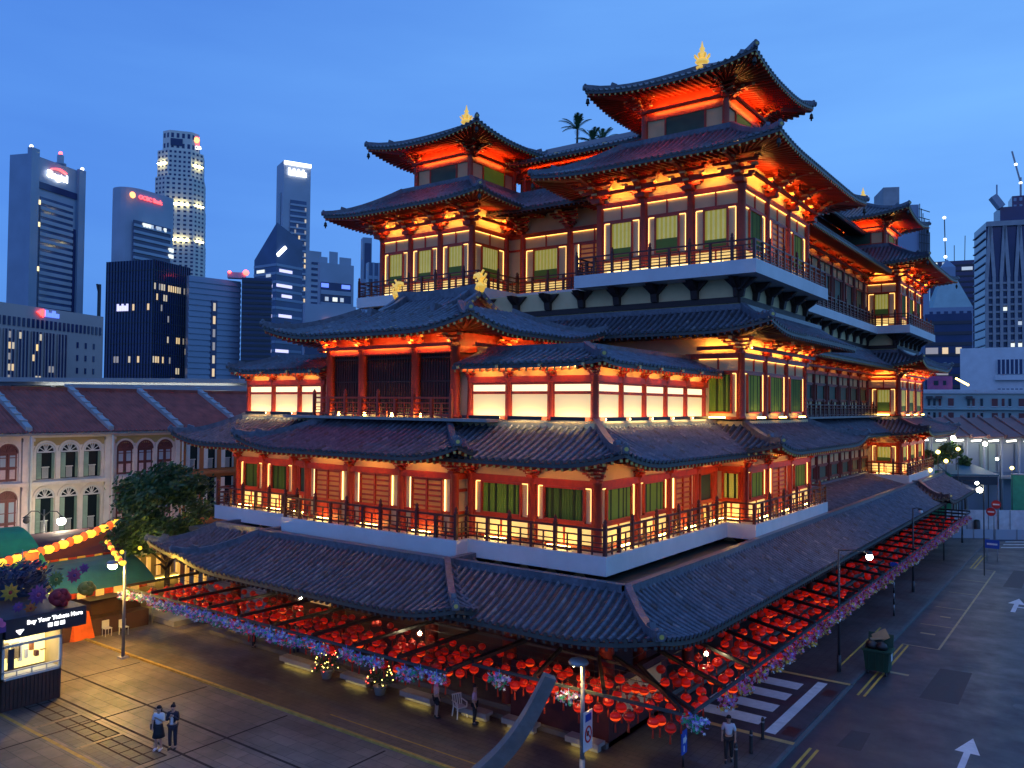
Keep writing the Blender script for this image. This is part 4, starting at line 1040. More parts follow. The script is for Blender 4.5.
# panel with a red prohibition ring on that post
sg=empty('no_entry_sign',(bx+.12,by-.05,2.0),'white sign panel with a red ring, strapped to the front lamp post','sign')
F,L,d,n=frame((bx+.11,by-.12),(bx+.11,by+.44))
zb=hz-2.95
m=MB(); m.fbox(F,0,L,0,.03,zb,zb+1.35); m.build('panel','sign_panel_white',sg)
m=MB()
c=[F(L/2+.2*math.cos(a),.034,zb+.55+.26*math.sin(a)) for a in [2*PI*i/24 for i in range(24)]]
for i in range(24): m.bar(c[i],c[(i+1)%24],.06,.02,0,up=n)
m.bar(F(L/2-.14,.036,zb+.72),F(L/2+.14,.036,zb+.38),.05,.02,0,up=n); m.build('ring','sign_panel_red',sg)
m=MB(); m.fbox(F,L*.15,L*.85,.03,.036,zb+1.0,zb+1.25); m.build('legend','sign_panel_blue',sg)
m=MB(); m.fbox(F,L*.3,L*.6,.03,.034,zb+.5,zb+.66); m.build('symbol','black_metal',sg)
# blue direction sign
sx,sy=3.1,.3
sg=empty('pedestrian_sign',(sx,sy,0),'small blue sign with white arrow and figure on a black post by the corner','sign')
m=MB(); m.tube([(sx,sy,0),(sx,sy,.55)],.04,8); m.build('post','black_metal',sg)
F,L,d,n=frame((sx+.03,sy-.2),(sx+.03,sy+.24))
m=MB(); m.fbox(F,0,L,-.02,.02,.5,1.35); m.build('panel','sign_panel_blue',sg)
m=MB(); m.add([F(L*.2,.024,.9),F(L*.6,.024,.9),F(L*.6,.024,.82),F(L*.9,.024,1.0),F(L*.6,.024,1.2),F(L*.6,.024,1.1),F(L*.2,.024,1.1)],[tuple(range(7))]); m.fbox(F,L*.3,L*.5,.02,.026,.58,.8); m.build('symbol','sign_panel_white',sg)
for i,(x,y) in enumerate(((4.56,4.6),(4.65,3.05),(4.66,1.45))):
    r=empty('bollard',(x,y,0),['black bollard beside the end of the zebra crossing','black bollard between the zebra crossing and the man in white shirt','black bollard immediately right of the man in white shirt'][i],'bollard','bollards along the kerb')
    m=MB(); m.lathe((x,y,0),[(.08,0),(.075,.05),(.065,.1),(.065,.78),(.05,.85),(.01,.88)],10); m.build('post','black_metal',r); m=MB(); m.lathe((x,y,.66),[(.068,0),(.068,.06)],10); m.build('band','pole_grey',r)
# striped sign post on the pavement
r=empty('bus_stop_post',(4.6,28.9,0),'thin banded post with small blue plate on the side street pavement','sign')
m=MB()
for k in range(8): m.tube([(4.6,28.9,.36*k),(4.6,28.9,.36*k+.355)],.055,8,k%2)
m.build('post',['black_metal','pole_grey'],r); m=MB(); m.box(4.4,4.8,28.86,28.9,2.9,3.4); m.build('panel','sign_panel_blue',r)
r=empty('sign_post',(4.0,52.4,0),'bare dark post on the far pavement between two street lamps','post'); m=MB(); m.tube([(4,52.4,0),(4,52.4,3.6)],.06,8); m.build('post','pole_dark',r)
# wheeled bin, heaped
bx,by=6.3,16.6
r=empty('wheeled_bin',(bx,by,-.12),'dark green wheeled bin heaped with black bags and cardboard at the kerb','bin')
m=MB(); w0,w1=.52,.62
B=[(bx-w0,by-.42,.08),(bx+w0,by-.42,.08),(bx+w0,by+.42,.08),(bx-w0,by+.42,.08)];U=[(bx-w1,by-.52,1.12),(bx+w1,by-.52,1.12),(bx+w1,by+.52,1.12),(bx-w1,by+.52,1.12)]
m.add(B+U,[(3,2,1,0),(0,1,5,4),(1,2,6,5),(2,3,7,6),(3,0,4,7),(4,5,6,7)])
for s in (-.35,0,.35): m.bar((bx+s,by-.5,.2),(bx+s,by-.53,1.0),.05,.05)
m.bar((bx-.66,by-.54,1.1),(bx+.66,by-.54,1.1),.1,.1); m.bar((bx-.64,by-.54,1.1),(bx-.64,by+.54,1.1),.1,.1); m.bar((bx+.64,by-.54,1.1),(bx+.64,by+.54,1.1),.1,.1); m.build('body','bin_green',r)
m=MB(); m.extr([(bx-.6,by+.5,1.1),(bx-.6,by+.62,1.75),(bx-.6,by+.68,1.73),(bx-.6,by+.56,1.08)],(1.2,0,0)); m.build('lid','bin_green',r)
for sx in (-.42,.42):
    for sy in (-.34,.34): m=MB(); m.tube([(bx+sx-.04,by+sy,-.02),(bx+sx+.04,by+sy,-.02)],.1,10); m.build('wheel','black_metal',r)
m=MB(); m.box(bx+.625,bx+.635,by-.2,by+.15,.6,.95); m.build('sticker','sign_panel_white',r)
rb=random.Random(3)
for i,(dx,dy,s) in enumerate(((-.28,-.15,.3),(.2,-.2,.28),(0,.2,.32))):
    m=MB(); c=Vector((bx+dx,by+dy,1.28)); m.ball(c,s,9,0,.75); 
    for v in m.v: v+= (v-c)*rb.uniform(-.15,.15)
    tag(m.build('rubbish_bag','black_metal'),['knotted black rubbish bag at the left side of the bin','knotted black rubbish bag at the front right of the bin','black rubbish bag at the back of the heaped bin'][i],'rubbish bag','bags heaped on the bin')
m=MB(); m.bar((bx-.3,by+.38,1.45),(bx+.35,by+.42,1.85),.5,.05,0,up=(0,-1,.4)); m.bar((bx-.4,by+.1,1.5),(bx+.2,by+.3,1.62),.4,.04,0); tag(m.build('flattened_cardboard','cardboard'),'flattened brown cardboard stuck into the top of the heaped bin','cardboard')
# curved fin
mat('fin_concrete',(.2,.2,.2),rough=.7,var=.2,scale=2,bump=.3,dirt=.5)
def fin():
    m=MB(); N=16; A=Vector((-2.35,-5.5,-.05)); Bp=at(550,676,26.6); pts=[]
    for i in range(N+1):
        t=i/N; p=A.lerp(Bp,t); sag=math.sin(PI*t)*.4; p+=Vector((.75,.0,-.5))*sag*.9
        pts.append(p)
    sd=Vector((.55,-.62,0)).normalized()
    prev=None
    for i,p in enumerate(pts):
        d=(pts[min(i+1,N)]-pts[max(i-1,0)]).normalized(); n=sd.cross(d).normalized(); w=.3-.09*i/N; h=.3-.1*i/N
        sec=[p-sd*w-n*h,p+sd*w-n*h,p+sd*w+n*h,p-sd*w+n*h]
        o=len(m.v); m.v.extend(sec)
        if i:
            for q in range(4): m.f.append([o-4+q,o-4+(q+1)%4,o+(q+1)%4,o+q]); m.m.append(0); m.sm.append(False)
        if i in (0,N): m.f.append([o,o+1,o+2,o+3]); m.m.append(0); m.sm.append(False)
    return m.build('curved_fin','fin_concrete')
tag(fin(),'curved grey concrete fin sweeping up from the plaza in front of the temple','sculpture')
# stone benches with lamps under them
for i,(x,y,w_) in enumerate(((-17.0,-.95,2.4),(-12.9,-.9,1.7),(-9.0,-.85,1.8),(-5.9,-.75,1.6),(-3.6,-.6,1.6),(-.6,-.55,1.5))):
    r=empty('stone_bench',(x,y,0),['low stone bench with glowing base at the left of the forecourt','low stone bench between the two decorated potted trees','low stone bench behind the man in dark shorts','low stone bench behind the white chair','low stone bench behind the foot of the curved fin','low stone bench near the temple corner column'][i],'bench','lit stone benches before the temple')
    m=MB(); m.box(x-w_/2,x+w_/2,y-.2,y+.3,.28,.42); m.box(x-w_/2,x+w_/2,y-.22,y-.17,.2,.42); m.build('seat','stone',r); m=MB(); m.box(x-w_/2+.15,x+w_/2-.15,y,y+.25,0,.28); m.build('base','stone',r)
    m=MB(); m.box(x-w_/2+.2,x+w_/2-.2,y-.12,y-.07,.22,.27); m.build('light_strip','bench_lamp',r)
# decorated potted trees
def potted(x,y,h,label,seed):
    r=empty('potted_tree',(x,y,0),label,'potted tree','decorated potted trees'); rnd=random.Random(seed)
    m=MB(); m.lathe((x,y,0),[(.22,0),(.3,.35),(.33,.4),(.27,.4)],12); m.build('pot','stone',r)
    m=MB(); m.tube([(x,y,.3),(x,y,h*.9)],[.05,.015],6); m.build('trunk','bark',r)
    m=MB()
    for i in range(520):
        t=rnd.random(); z=.4+t*(h-.4); rr=(.55*(1-t)+.12)*rnd.random()**.4; a=rnd.uniform(0,2*PI); c=Vector((x+rr*math.cos(a),y+rr*math.sin(a),z)); n=Vector((rnd.gauss(0,1),rnd.gauss(0,1),rnd.gauss(.5,1))).normalized();u=n.orthogonal().normalized();v=n.cross(u);s=rnd.uniform(.04,.08)
        m.quad(c-u*s,c-v*s*.5,c+u*s,c+v*s*.5,0)
    m.build('crown','leaf',r)
    m=MB()
    for i in range(46):
        t=rnd.random(); z=.4+t*(h-.45); rr=.55*(1-t)+.16; a=rnd.uniform(0,2*PI); m.ball((x+rr*math.cos(a),y+rr*math.sin(a),z),.022,5,rnd.choice((0,0,1)))
    o=m.build('fairy_lights',['bulb_yellow','bulb_red'],r); o['kind']='stuff'
potted(-11.1,-1.1,1.9,'conical potted tree covered in bright yellow fairy lights, left of the man in shorts',4)
potted(-14.7,-1.1,1.9,'darker conical potted tree with few lights farther left in the forecourt',8)

# patches and covers in the road
for i,(x0,x1,y0,y1) in enumerate(((8.6,10.2,14,19.5),(12.2,14.5,22,25),(7.0,7.9,6,8.2),(13,15,3,6),(9.2,10.4,44,52))):
    b=MB(); b.quad((x0,y0,-.1165),(x1,y0+.1,-.1165),(x1-.1,y1,-.1165),(x0+.08,y1-.15,-.1165)); tag(b.build('road_patch','road_patch_'+str(i%2)),kind='structure')
for x,y in ((9.4,11.6),(7.3,20.6),(12.6,15.5)):
    b=MB(); b.lathe((x,y,-.118),[(.42,0),(.42,.006)],20); b.lathe((x,y,-.112),[(.33,0),(.33,.004)],20,1); tag(b.build('manhole_cover',['kerb_stone','pole_dark']),kind='structure')
# ================================================================== PEOPLE
def skin(verts,edges,radii,mats,name,parent,sub=1):
    me=bpy.data.meshes.new(name); me.from_pydata(verts,edges,[]); ob=bpy.data.objects.new(name,me); COL.objects.link(ob)
    md=ob.modifiers.new('skin','SKIN'); md.use_smooth_shade=True
    for i,r in enumerate(radii):
        sv=me.skin_vertices[0].data[i]; sv.radius=(r if isinstance(r,tuple) else (r,r)); sv.use_root=(i==0)
    s=ob.modifiers.new('sub','SUBSURF'); s.levels=sub; s.render_levels=sub
    bpy.context.view_layer.update()
    dg=bpy.context.evaluated_depsgraph_get(); m2=bpy.data.meshes.new_from_object(ob.evaluated_get(dg)); bpy.data.objects.remove(ob)
    for m in mats: m2.materials.append(MATS[m])
    return m2
def person(x,y,h,yaw,label,shirt,legs,shorts=False,skirt=False,hair='short',arms=None,walk=0,shoes='black_metal',jacket=None,bag=False,group=None,zb=0):
    root=bpy.data.objects.new('person',None)
    s=h/1.7; V=lambda a:(a[0]*s,a[1]*s,a[2]*s)
    aL,aR=arms or (((-.24,.02,1.14),(-.24,-.06,.9)),((.24,.02,1.14),(.24,-.06,.9)))
    f=walk
    J={'pel':(0,0,.95),'sp':(0,.01,1.12),'ch':(0,.01,1.29),'nk':(0,0,1.45),'hd':(0,-.015,1.54),'ht':(0,-.02,1.63),
       'sL':(-.175,0,1.39),'eL':aL[0],'wL':aL[1],'sR':(.175,0,1.39),'eR':aR[0],'wR':aR[1],
       'hL':(-.09,0,.88),'kL':(-.1,-.02-f*.16,.49),'aL':(-.1,.02-f*.22,.09),'tL':(-.11,-.12-f*.22,.04),
       'hR':(.09,0,.88),'kR':(.1,-.02+f*.1,.49),'aR':(.1,.02+f*.26,.1),'tR':(.11,-.12+f*.24,.04)}
    def hand(w,e):
        w=Vector(w);e=Vector(e);d=(w-e).normalized(); return tuple(w+d*.07)
    J['pL']=hand(J['wL'],J['eL']);J['pR']=hand(J['wR'],J['eR'])
    R0={'pel':.125,'sp':.11,'ch':.125,'nk':.052,'hd':.078,'ht':.082,'sL':.06,'sR':.06,'eL':.043,'eR':.043,'wL':.03,'wR':.03,'pL':.036,'pR':.036,'hL':.09,'hR':.09,'kL':.06,'kR':.06,'aL':.042,'aR':.042,'tL':.035,'tR':.035}
    E0=[('pel','sp'),('sp','ch'),('ch','nk'),('nk','hd'),('hd','ht'),('ch','sL'),('sL','eL'),('eL','wL'),('wL','pL'),('ch','sR'),('sR','eR'),('eR','wR'),('wR','pR'),('pel','hL'),('hL','kL'),('kL','aL'),('aL','tL'),('pel','hR'),('hR','kR'),('kR','aR'),('aR','tR')]
    def sub(keys,edges,grow,over={}):
        ks=list(keys); ix={k:i for i,k in enumerate(ks)}
        P=[V(over.get(k,J[k])) for k in ks]; return P,[(ix[a],ix[b]) for a,b in edges if a in ix and b in ix],[(R0[k]+grow)*s for k in ks]
    P,E_,R1=sub(['pel']+[k for k in J if k!='pel'],E0,0)
    me=skin(P,E_,R1,['skin','hair_black'],'person',None)
    # fingers, thumbs and face are grown onto the same body mesh
    m=MB()
    for sd in 'LR':
        w=Vector(J['p'+sd]);e=Vector(J['w'+sd]);d=(w-e).normalized(); a=d.cross(Vector((0,1,.2))).normalized()
        for q in range(4):
            o=w+a*(q-1.5)*.017; ln=(.06,.072,.068,.052)[q]; m.tube([V(o-d*.02),V(o+d*ln*.55),V(o+d*ln+Vector((0,-.018,0)))],[.009*s,.0085*s,.006*s],6)
        m.tube([V(w-d*.03),V(w+a*.035-d*.005),V(w+a*.045+d*.03)],[.011*s,.01*s,.007*s],6)
    hc=Vector(V(J['ht']))
    m.tube([hc+Vector((0,-.07,.0))*s,hc+Vector((0,-.112,-.035))*s],[.008*s,.016*s],6)
    for q in (-1,1):
        m.ball(hc+Vector((q*.032,-.08,.008))*s,.011*s,6,1); m.ball(hc+Vector((q*.085,0,-.02))*s,.022*s,6,0)
    m.bar(hc+Vector((-.022,-.084,-.062))*s,hc+Vector((.022,-.084,-.062))*s,.008,.01,1)
    base=len(me.vertices)
    vs=[tuple(v.co) for v in me.vertices]+[tuple(v) for v in m.v]
    fs=[tuple(p.vertices) for p in me.polygons]+[tuple(i+base for i in f_) for f_ in m.f]
    mi=[0]*len(me.polygons)+m.m
    m2=bpy.data.meshes.new('person'); m2.from_pydata(vs,[],fs); m2.materials.append(MATS['skin']); m2.materials.append(MATS['hair_black']); m2.polygons.foreach_set('material_index',mi); m2.polygons.foreach_set('use_smooth',[True]*len(fs)); m2.update()
    body=bpy.data.objects.new('person',m2); COL.objects.link(body); body.location=(x,y,zb); body.rotation_euler=(0,0,yaw); bpy.data.objects.remove(root)
    tag(body,label,'person',group); ORG[body.name]=Vector((0,0,0))
    def child(nm,me): 
        o=bpy.data.objects.new(nm,me); COL.objects.link(o); o.parent=body; return o
    ks=['ch','sp','pel','nk','sL','eL','sR','eR']; ov={'pel':(0,0,.97),'nk':(0,0,1.41)}
    if jacket: ks+=['wL','wR']
    P,E_,R1=sub(ks,E0,.02,ov); child('jacket' if jacket else 'shirt',skin(P,E_,R1,[jacket or shirt],'shirt',None))
    if jacket:
        b=MB(); b.box(-.05*s,.05*s,-.16*s,-.12*s,1.0*s,1.36*s); child('shirt',b_mesh(b,shirt))
    if skirt:
        b=MB(); b.lathe((0,0,0),[(.24*s,.52*s),(.2*s,.7*s),(.165*s,.9*s),(.14*s,1.03*s)],14); child('skirt',b_mesh(b,legs))
    else:
        ks=['pel','hL','kL','hR','kR']+([] if shorts else ['aL','aR']); ov={} 
        if shorts: ov={'kL':(-.1,-.015,.55),'kR':(.1,-.015,.55)}
        P,E_,R1=sub(ks,E0,.02,ov); child('shorts' if shorts else 'trousers',skin(P,E_,R1,[legs],'trousers',None))
    b=MB()
    c=hc+Vector((0,.018,.022))*s
    b.lathe(c,[(.097*s*math.cos(t),.1*s*math.sin(t)) for t in [R_(a) for a in (-12,8,30,52,72,89)]],12)
    for v in b.v:
        if v.y<c.y-.055*s and v.z<c.z+.035*s: v.y=c.y-.055*s
    if hair=='long': b.tube([c+Vector((0,.05,0))*s,c+Vector((0,.085,-.1))*s,c+Vector((0,.08,-.24))*s],[.075*s,.085*s,.05*s],8)
    if hair=='bun': b.ball(c+Vector((0,.06,.09))*s,.05*s,8)
    child('hair',b_mesh(b,'hair_black'))
    for sd in 'LR':
        a=Vector(V(J['a'+sd]));t=Vector(V(J['t'+sd])); b=MB(); z=min(a.z,.09*s)-.09*s
        b.tube([(a.x,a.y+.06*s,.045*s),(a.x,a.y-.02*s,.055*s),(t.x,t.y-.03*s,.04*s),(t.x,t.y-.07*s,.03*s)],[.04*s,.05*s,.046*s,.02*s],8); child('shoe',b_mesh(b,shoes))
    if bag:
        b=MB(); b.box(-.34*s,-.2*s,-.02,.2*s,.78*s,1.0*s); b.bar((-.26*s,.1*s,1.0*s),(-.1*s,0,1.42*s),.02,.02); child('bag',b_mesh(b,'cloth_black'))
    return body
def b_mesh(b,m_): return mesh_of(b,'clothing',[m_])
toCam=lambda x,y: math.atan2(CAM.y-y,CAM.x-x)+PI/2
person(-13.42,-10.47,1.64,toCam(-13.4,-10.4)-.5,'woman in white blouse and black skirt standing on the plaza, left of her companion','cloth_white','cloth_black',skirt=True,hair='long',arms=(((-.25,.0,1.14),(-.2,-.12,.93)),((.22,-.08,1.15),(.06,-.22,1.3))),shoes='shoe_white',bag=True,group='two women on the plaza')
person(-13.08,-10.1,1.66,toCam(-13,-10)-.3,'woman in dark jacket and trousers over pale shirt, right of the pair on the plaza','cloth_white','cloth_navy',hair='bun',arms=(((-.21,-.08,1.14),(-.06,-.2,1.3)),((.23,-.08,1.14),(.06,-.2,1.34))),jacket='cloth_navy',group='two women on the plaza')
person(4.25,1.8,1.68,.35,'man in white shirt and dark trousers walking towards the zebra crossing','cloth_white','cloth_black',walk=.45)
person(-7.2,-1.65,1.6,toCam(-7,-1.6)+1.9,'man in pale pink shirt and dark shorts under the lanterns left of the white chair','cloth_pink','cloth_black',shorts=True)
person(-5.5,-1.2,1.6,toCam(-5.5,-1.2)+1.4,'person in lilac shirt and dark trousers standing right of the white chair','cloth_lilac','cloth_black')
person(-21.6,-.2,1.62,2.2,'person in dark clothes standing under the blue flowers at the left forecourt','cloth_navy','cloth_black')
person(-18.6,.2,1.66,1.2,'person in pale pink top in shadow under the forecourt lanterns','cloth_pink','cloth_navy')
# white plastic chair
r=empty('plastic_chair',(-6.5,-.95,0),'white plastic chair standing between two people under the lanterns','chair',rz=toCam(-6.5,-.95)+.5); ORG[r.name]=Vector((0,0,0))
m=MB(); m.box(-.22,.22,-.22,.22,.42,.46); m.build('seat','plastic_white',r)
m=MB(); 
for x in (-.2,-.1,0,.1,.2): m.bar((x,.2,.45),(x*1.0,.3,.88),.04,.02)
m.bar((-.22,.3,.88),(.22,.3,.88),.05,.05); m.build('backrest','plastic_white',r)
for sx in (-1,1):
    for sy in (-1,1): m=MB(); m.bar((sx*.2,sy*.19,.42),(sx*.24,sy*.23,0),.045,.045); m.build('leg','plastic_white',r)
for sx in (-1,1): m=MB(); m.bar((sx*.23,-.2,.64),(sx*.23,.26,.66),.05,.03); m.bar((sx*.22,-.2,.44),(sx*.23,-.2,.64),.04,.04); m.build('armrest','plastic_white',r)
# ================================================================== LEFT: KIOSK, STALLS, SHOPHOUSES
# ticket kiosk
r=empty('ticket_kiosk',(-24.4,-11.2,0),'ticket kiosk with lit window and dark fascia reading Buy Your Tickets Here','kiosk')
KXf=-22.1; y0,y1=-12.5,-10.05
m=MB(); m.box(-26.6,KXf,y0,y1,0,1.3)
for i in range(15): m.box(KXf,KXf+.03,y0+.03+i*.163,y0+.15+i*.163,.02,1.28)
m.build('counter','booth_brown',r)
m=MB(); m.box(-26.6,-26.5,y0,y1,1.3,3.1); m.box(-26.6,KXf,y0,y0+.08,1.3,3.1); m.box(-26.6,KXf,y1-.06,y1,1.3,3.1,0); m.box(-26.6,KXf,y0,y1,3.05,3.12); m.build('wall','cream',r)
m=MB()
for y in (y0,y1-.1): m.box(KXf-.05,KXf+.05,y,y+.1,1.3,2.75)
m.box(KXf-.05,KXf+.05,y0,y1,1.3,1.4); m.box(KXf-.05,KXf+.05,y0,y1,2.68,2.78); m.box(KXf-.05,KXf+.05,y0,y1,1.62,1.67)
for q in (.25,.5,.75): m.box(KXf-.04,KXf+.04,y0+(y1-y0)*q-.015,y0+(y1-y0)*q+.015,1.4,1.62)
fr=m.build('window_frame','white_frame',r)
m=MB(); m.box(-23.5,-23.45,y0+.1,y1-.1,1.35,3.0); m.build('lit_back_panel','booth_glow',r)
m=MB(); m.box(-22.9,-22.2,y0+.1,y1-.1,1.38,1.42); m.build('shelf','white_frame',r)
rk=random.Random(5)
for i in range(9):
    m=MB(); yy=y0+.2+i*.23; zz=1.42+rk.uniform(0,.02); m.box(-23.4+rk.uniform(0,.2),-23.1,yy,yy+rk.uniform(.12,.3),1.7+rk.random()*.4,1.95+rk.random()*.7); m.build('poster',rk.choice(['cardboard','sign_panel_white','shutter_maroon','stucco_orange','petal_yellow']),r)
m=MB(); m.box(KXf-.02,KXf+.02,y0+.25,y0+.5,1.7,2.6); m.build('notice','booth_dark',r)
l=MB(); l.box(-23,-22.6,y0+.4,y1-.4,2.98,3.03); l.build('ceiling_light','tube_white',r)
m=MB(); m.box(-27,-21.75,-12.5,-9.15,3.1,3.95); m.build('fascia','booth_dark',r)
text('Buy Your Tickets Here',"sign_lettering",.25,'sign_white',r,(-21.73,-10.5,3.68),rz=PI/2,bold=.003)
for i in range(3):
    m=MB(); m.box(-21.745,-21.72,-10.8+i*.26,-10.62+i*.26,3.32,3.48); m.build('sign_icon','sign_white',r)
m=MB(); m.tri((-21.74,-12.1,3.4),(-21.74,-11.8,3.4),(-21.74,-11.95,3.22)); m.bar((-21.73,-12.1,3.42),(-21.73,-11.8,3.42),.02,.04); m.build('sign_icon','sign_white',r)
# booth with the purple canopy beside it
r=empty('information_booth',(-24,-14.6,0),'dark booth under a purple canopy with a red disc sign, at the left edge','booth')
m=MB(); m.box(-26.5,-22,-17.5,-12.6,0,2.7); m.build('wall','booth_dark',r)
m=MB(); m.box(-26.8,-21.8,-17.8,-12.6,2.7,3.7); m.build('fascia','booth_dark',r)
m=MB(); a=(-24.2,-15.2,4.9); c=[(-21.6,-17.9,3.75),(-21.6,-12.55,3.75),(-26.9,-12.55,3.75),(-26.9,-17.9,3.8)]
for i in range(4): m.tri(c[i],c[(i+1)%4],a)
for i in range(4): m.quad(c[i],c[(i+1)%4],tuple(Vector(c[(i+1)%4])-Vector((0,0,.25))),tuple(Vector(c[i])-Vector((0,0,.25))))
m.build('canopy','canvas_purple',r)
m=MB(); m.tube([(-21.8,-13.3,3.2),(-21.74,-13.3,3.2)],.42,20); m.build('sign_disc','sign_panel_red',r)
text('i','sign_lettering',.55,'sign_violet',r,(-21.72,-13.3,3.2),rz=PI/2,bold=.015)
m=MB(); m.tube([(-21.58,-12.85,4.0),(-21.54,-12.85,4.0)],.16,10); m.tube([(-21.58,-12.7,3.85),(-21.54,-12.7,3.85)],.12,10); m.build('bow','petal_pink',r)
# decorative float: hedge of blue leaves and giant flowers on the kiosk roof
r=empty('flower_display',(-24.5,-12,3.95),'display of giant paper flowers and dark blue leaves on the kiosk roof','display')
rl=random.Random(11); m=MB(); m.box(-27.5,-25.6,-16.5,-9.2,3.95,4.9,0)
for i in range(2600):
    c=Vector((-26.2+rl.gauss(0,.8),rl.uniform(-17,-9),4.05+rl.random()**.8*1.35)); c.x=max(c.x,-27.6)
    n=Vector((rl.gauss(.6,1),rl.gauss(0,1),rl.gauss(.5,1))).normalized();u=n.orthogonal().normalized();v=n.cross(u);s=rl.uniform(.1,.22)
    m.quad(c-u*s,c-v*s*.35,c+u*s,c+v*s*.35)
m.build('foliage','leaf_blue',r)
def giant(y,z,s,mt,ctr,k,x=-22.6,round_=False):
    f=MB(); c=Vector((x,y,z))
    if round_:
        for q in range(3): f.lathe(c,[(0.02,0)],3) if False else None
        f.ball(c,s,12,0,.85)
        for q in range(5):
            a=2*PI*q/5; f.ball(c+Vector((s*.5,math.cos(a)*s*.5,math.sin(a)*s*.5)),s*.45,8,0)
    else:
        for lay,(rr,off) in enumerate(((1,0),(.65,.12))):
            for q in range(k):
                a=2*PI*q/k+lay*.3; dr=Vector((0.15,math.cos(a),math.sin(a))); t=Vector((0,-math.sin(a),math.cos(a))); o=c+Vector((off*s,0,0))
                P=[o,o+dr*s*rr*.45+t*s*.26*rr+Vector((.12*s,0,0)),o+dr*s*rr+Vector((-.05*s,0,0)),o+dr*s*rr*.45-t*s*.26*rr+Vector((.12*s,0,0))]
                f.extr(P,(.02,0,0))
        f.ball(c+Vector((.16*s,0,0)),s*.25,8,1)
    f.build('paper_flower',[mt,ctr],r)
giant(-12.05,4.93,0.41,'paper_yellow','paper_red',9); giant(-10.9,4.63,0.46,'paper_violet','paper_pink',11); giant(-10.15,5.18,0.37,'paper_green','paper_yellow',12); giant(-9.95,4.33,0.46,'paper_red','paper_red',10,round_=True); giant(-9.35,5.23,0.37,'paper_pink','paper_violet',10); giant(-8.75,4.53,0.38,'paper_yellow','paper_orange',8,round_=True); giant(-11.2,4.08,0.30,'paper_orange','paper_red',8); giant(-12.8,4.48,0.33,'paper_red','paper_violet',9); giant(-8.9,5.48,0.26,'paper_violet','paper_violet',7); giant(-11.7,4.23,0.26,'paper_violet','paper_pink',9)
# rows of stalls
def tent(x0,x1,y0,y1,zl,zr,label,mt,cat='stall',valance='cream',name='market_stall',glow=True,goods=True):
    r=empty(name,((x0+x1)/2,(y0+y1)/2,0),label,cat); m=MB(); N=6
    for i in range(N):
        t0,t1=i/N,(i+1)/N; za=zl+(zr-zl)*(1-(1-t0)**2); zb=zl+(zr-zl)*(1-(1-t1)**2)
        xa=x1+(x0-x1)*t0; xb=x1+(x0-x1)*t1; m.extr([(xa,y0,za),(xa,y1,za),(xb,y1,zb),(xb,y0,zb)],(0,0,-.06))
    m.build('canopy',mt,r); m=MB()
    for x in (x0+.1,x1-.1):
        for y in (y0+.1,y1-.1): 
            m=MB(); m.tube([(x,y,0),(x,y,zl)],.05,6); m.build('post','pole_grey',r)
    k=max(3,int((y1-y0)/.5))
    m=MB()
    for i in range(k): m.box(x1-.02,x1+.02,y0+(y1-y0)*(i+.04)/k,y0+(y1-y0)*(i+.96)/k,zl-.38+(.06 if i%2 else 0),zl-.02,i%2)
    m.build('valance',[valance,'red_wood'],r)
    if goods:
        m=MB(); m.box(x0+.6,x1-.3,y0+.2,y1-.2,0,.95); m.build('counter','booth_brown',r)
    if glow:
        m=MB(); m.bar(((x0+x1)/2,y0+.3,zl-.25),((x0+x1)/2,y1-.3,zl-.25),.1,.08); m.build('tube_light','bulb_yellow',r)
        m=MB(); m.box(x0-.02,x0+.04,y0+.2,y1-.2,1.0,zl-.3); m.build('back_wall','stucco_yellow',r)
    return r
tent(-36.5,-33.2,-6.1,-1.0,4.1,5.2,'long stall with sloping maroon canopy and lit yellow front behind the teal tent','awning_maroon',valance='petal_yellow')
tent(-35.6,-31.9,-10.6,-6.3,4.1,5.9,'stall roofed with a bright green tarpaulin at the left edge behind the lantern string','tarp_green')
tent(-33.8,-30,-6.6,-1.0,2.7,4.0,'stall with curved teal canvas roof and yellow light beneath, left of the forecourt lamp post','canvas_teal')
r=tent(-37.6,-33.6,-.3,5.0,3.9,5.0,'purple maroon roofed pavilion with lit orange pillars behind the tree','awning_maroon',cat='pavilion',name='pavilion',goods=False)
for i in range(8): m=MB(); m.box(-33.9,-33.7,-.05+i*.68,.16+i*.68,.9,3.3); m.build('lit_pillar','pillar_glow',r)  # pillars glow by themselves, lamplight on them put in as emission
m=MB(); m.box(-33.6,-33.5,-.3,5.0,3.55,3.9); m.build('fascia','white_paint',r)
# tarp covered goods, box stall
r=empty('covered_goods',(-30.9,-5.1,0),'pile of goods under a crumpled orange tarpaulin beside the kiosk','covered goods')
m=MB(); rt=random.Random(2); n=7
P=[[Vector((-31.6+i*.25,-5.8+j*.22,max(0,1.5*min(1,min(i,n-1-i,j,n-1-j)*1.2))+rt.uniform(-.12,.12) if 0<i<n-1 and 0<j<n-1 else 0.0)) for j in range(n)] for i in range(n)]
for i in range(n-1):
    for j in range(n-1): m.quad(P[i][j],P[i+1][j],P[i+1][j+1],P[i][j+1])
m.build('tarpaulin','tarp_orange',r); m=MB(); m.box(-31.3,-30.3,-5.6,-4.7,0,.9); m.build('crates','cardboard',r)
r=empty('crate_rack',(-31.2,-7.2,0),'rack of small lit goods between the kiosk and the orange tarpaulin','rack')
for k in range(4): m=MB(); m.box(-31.6,-30.8,-8,-6.4,.1+.45*k,.14+.45*k); m.build('shelf','booth_brown',r)
for k in range(20):
    m=MB(); a=rt.uniform(-7.95,-6.6); z=.14+.45*(k%4); m.box(-31.2,-30.85,a,a+.18,z,z+.25); m.build('box',rt.choice(['petal_yellow','petal_orange','cardboard','petal_red']),r)
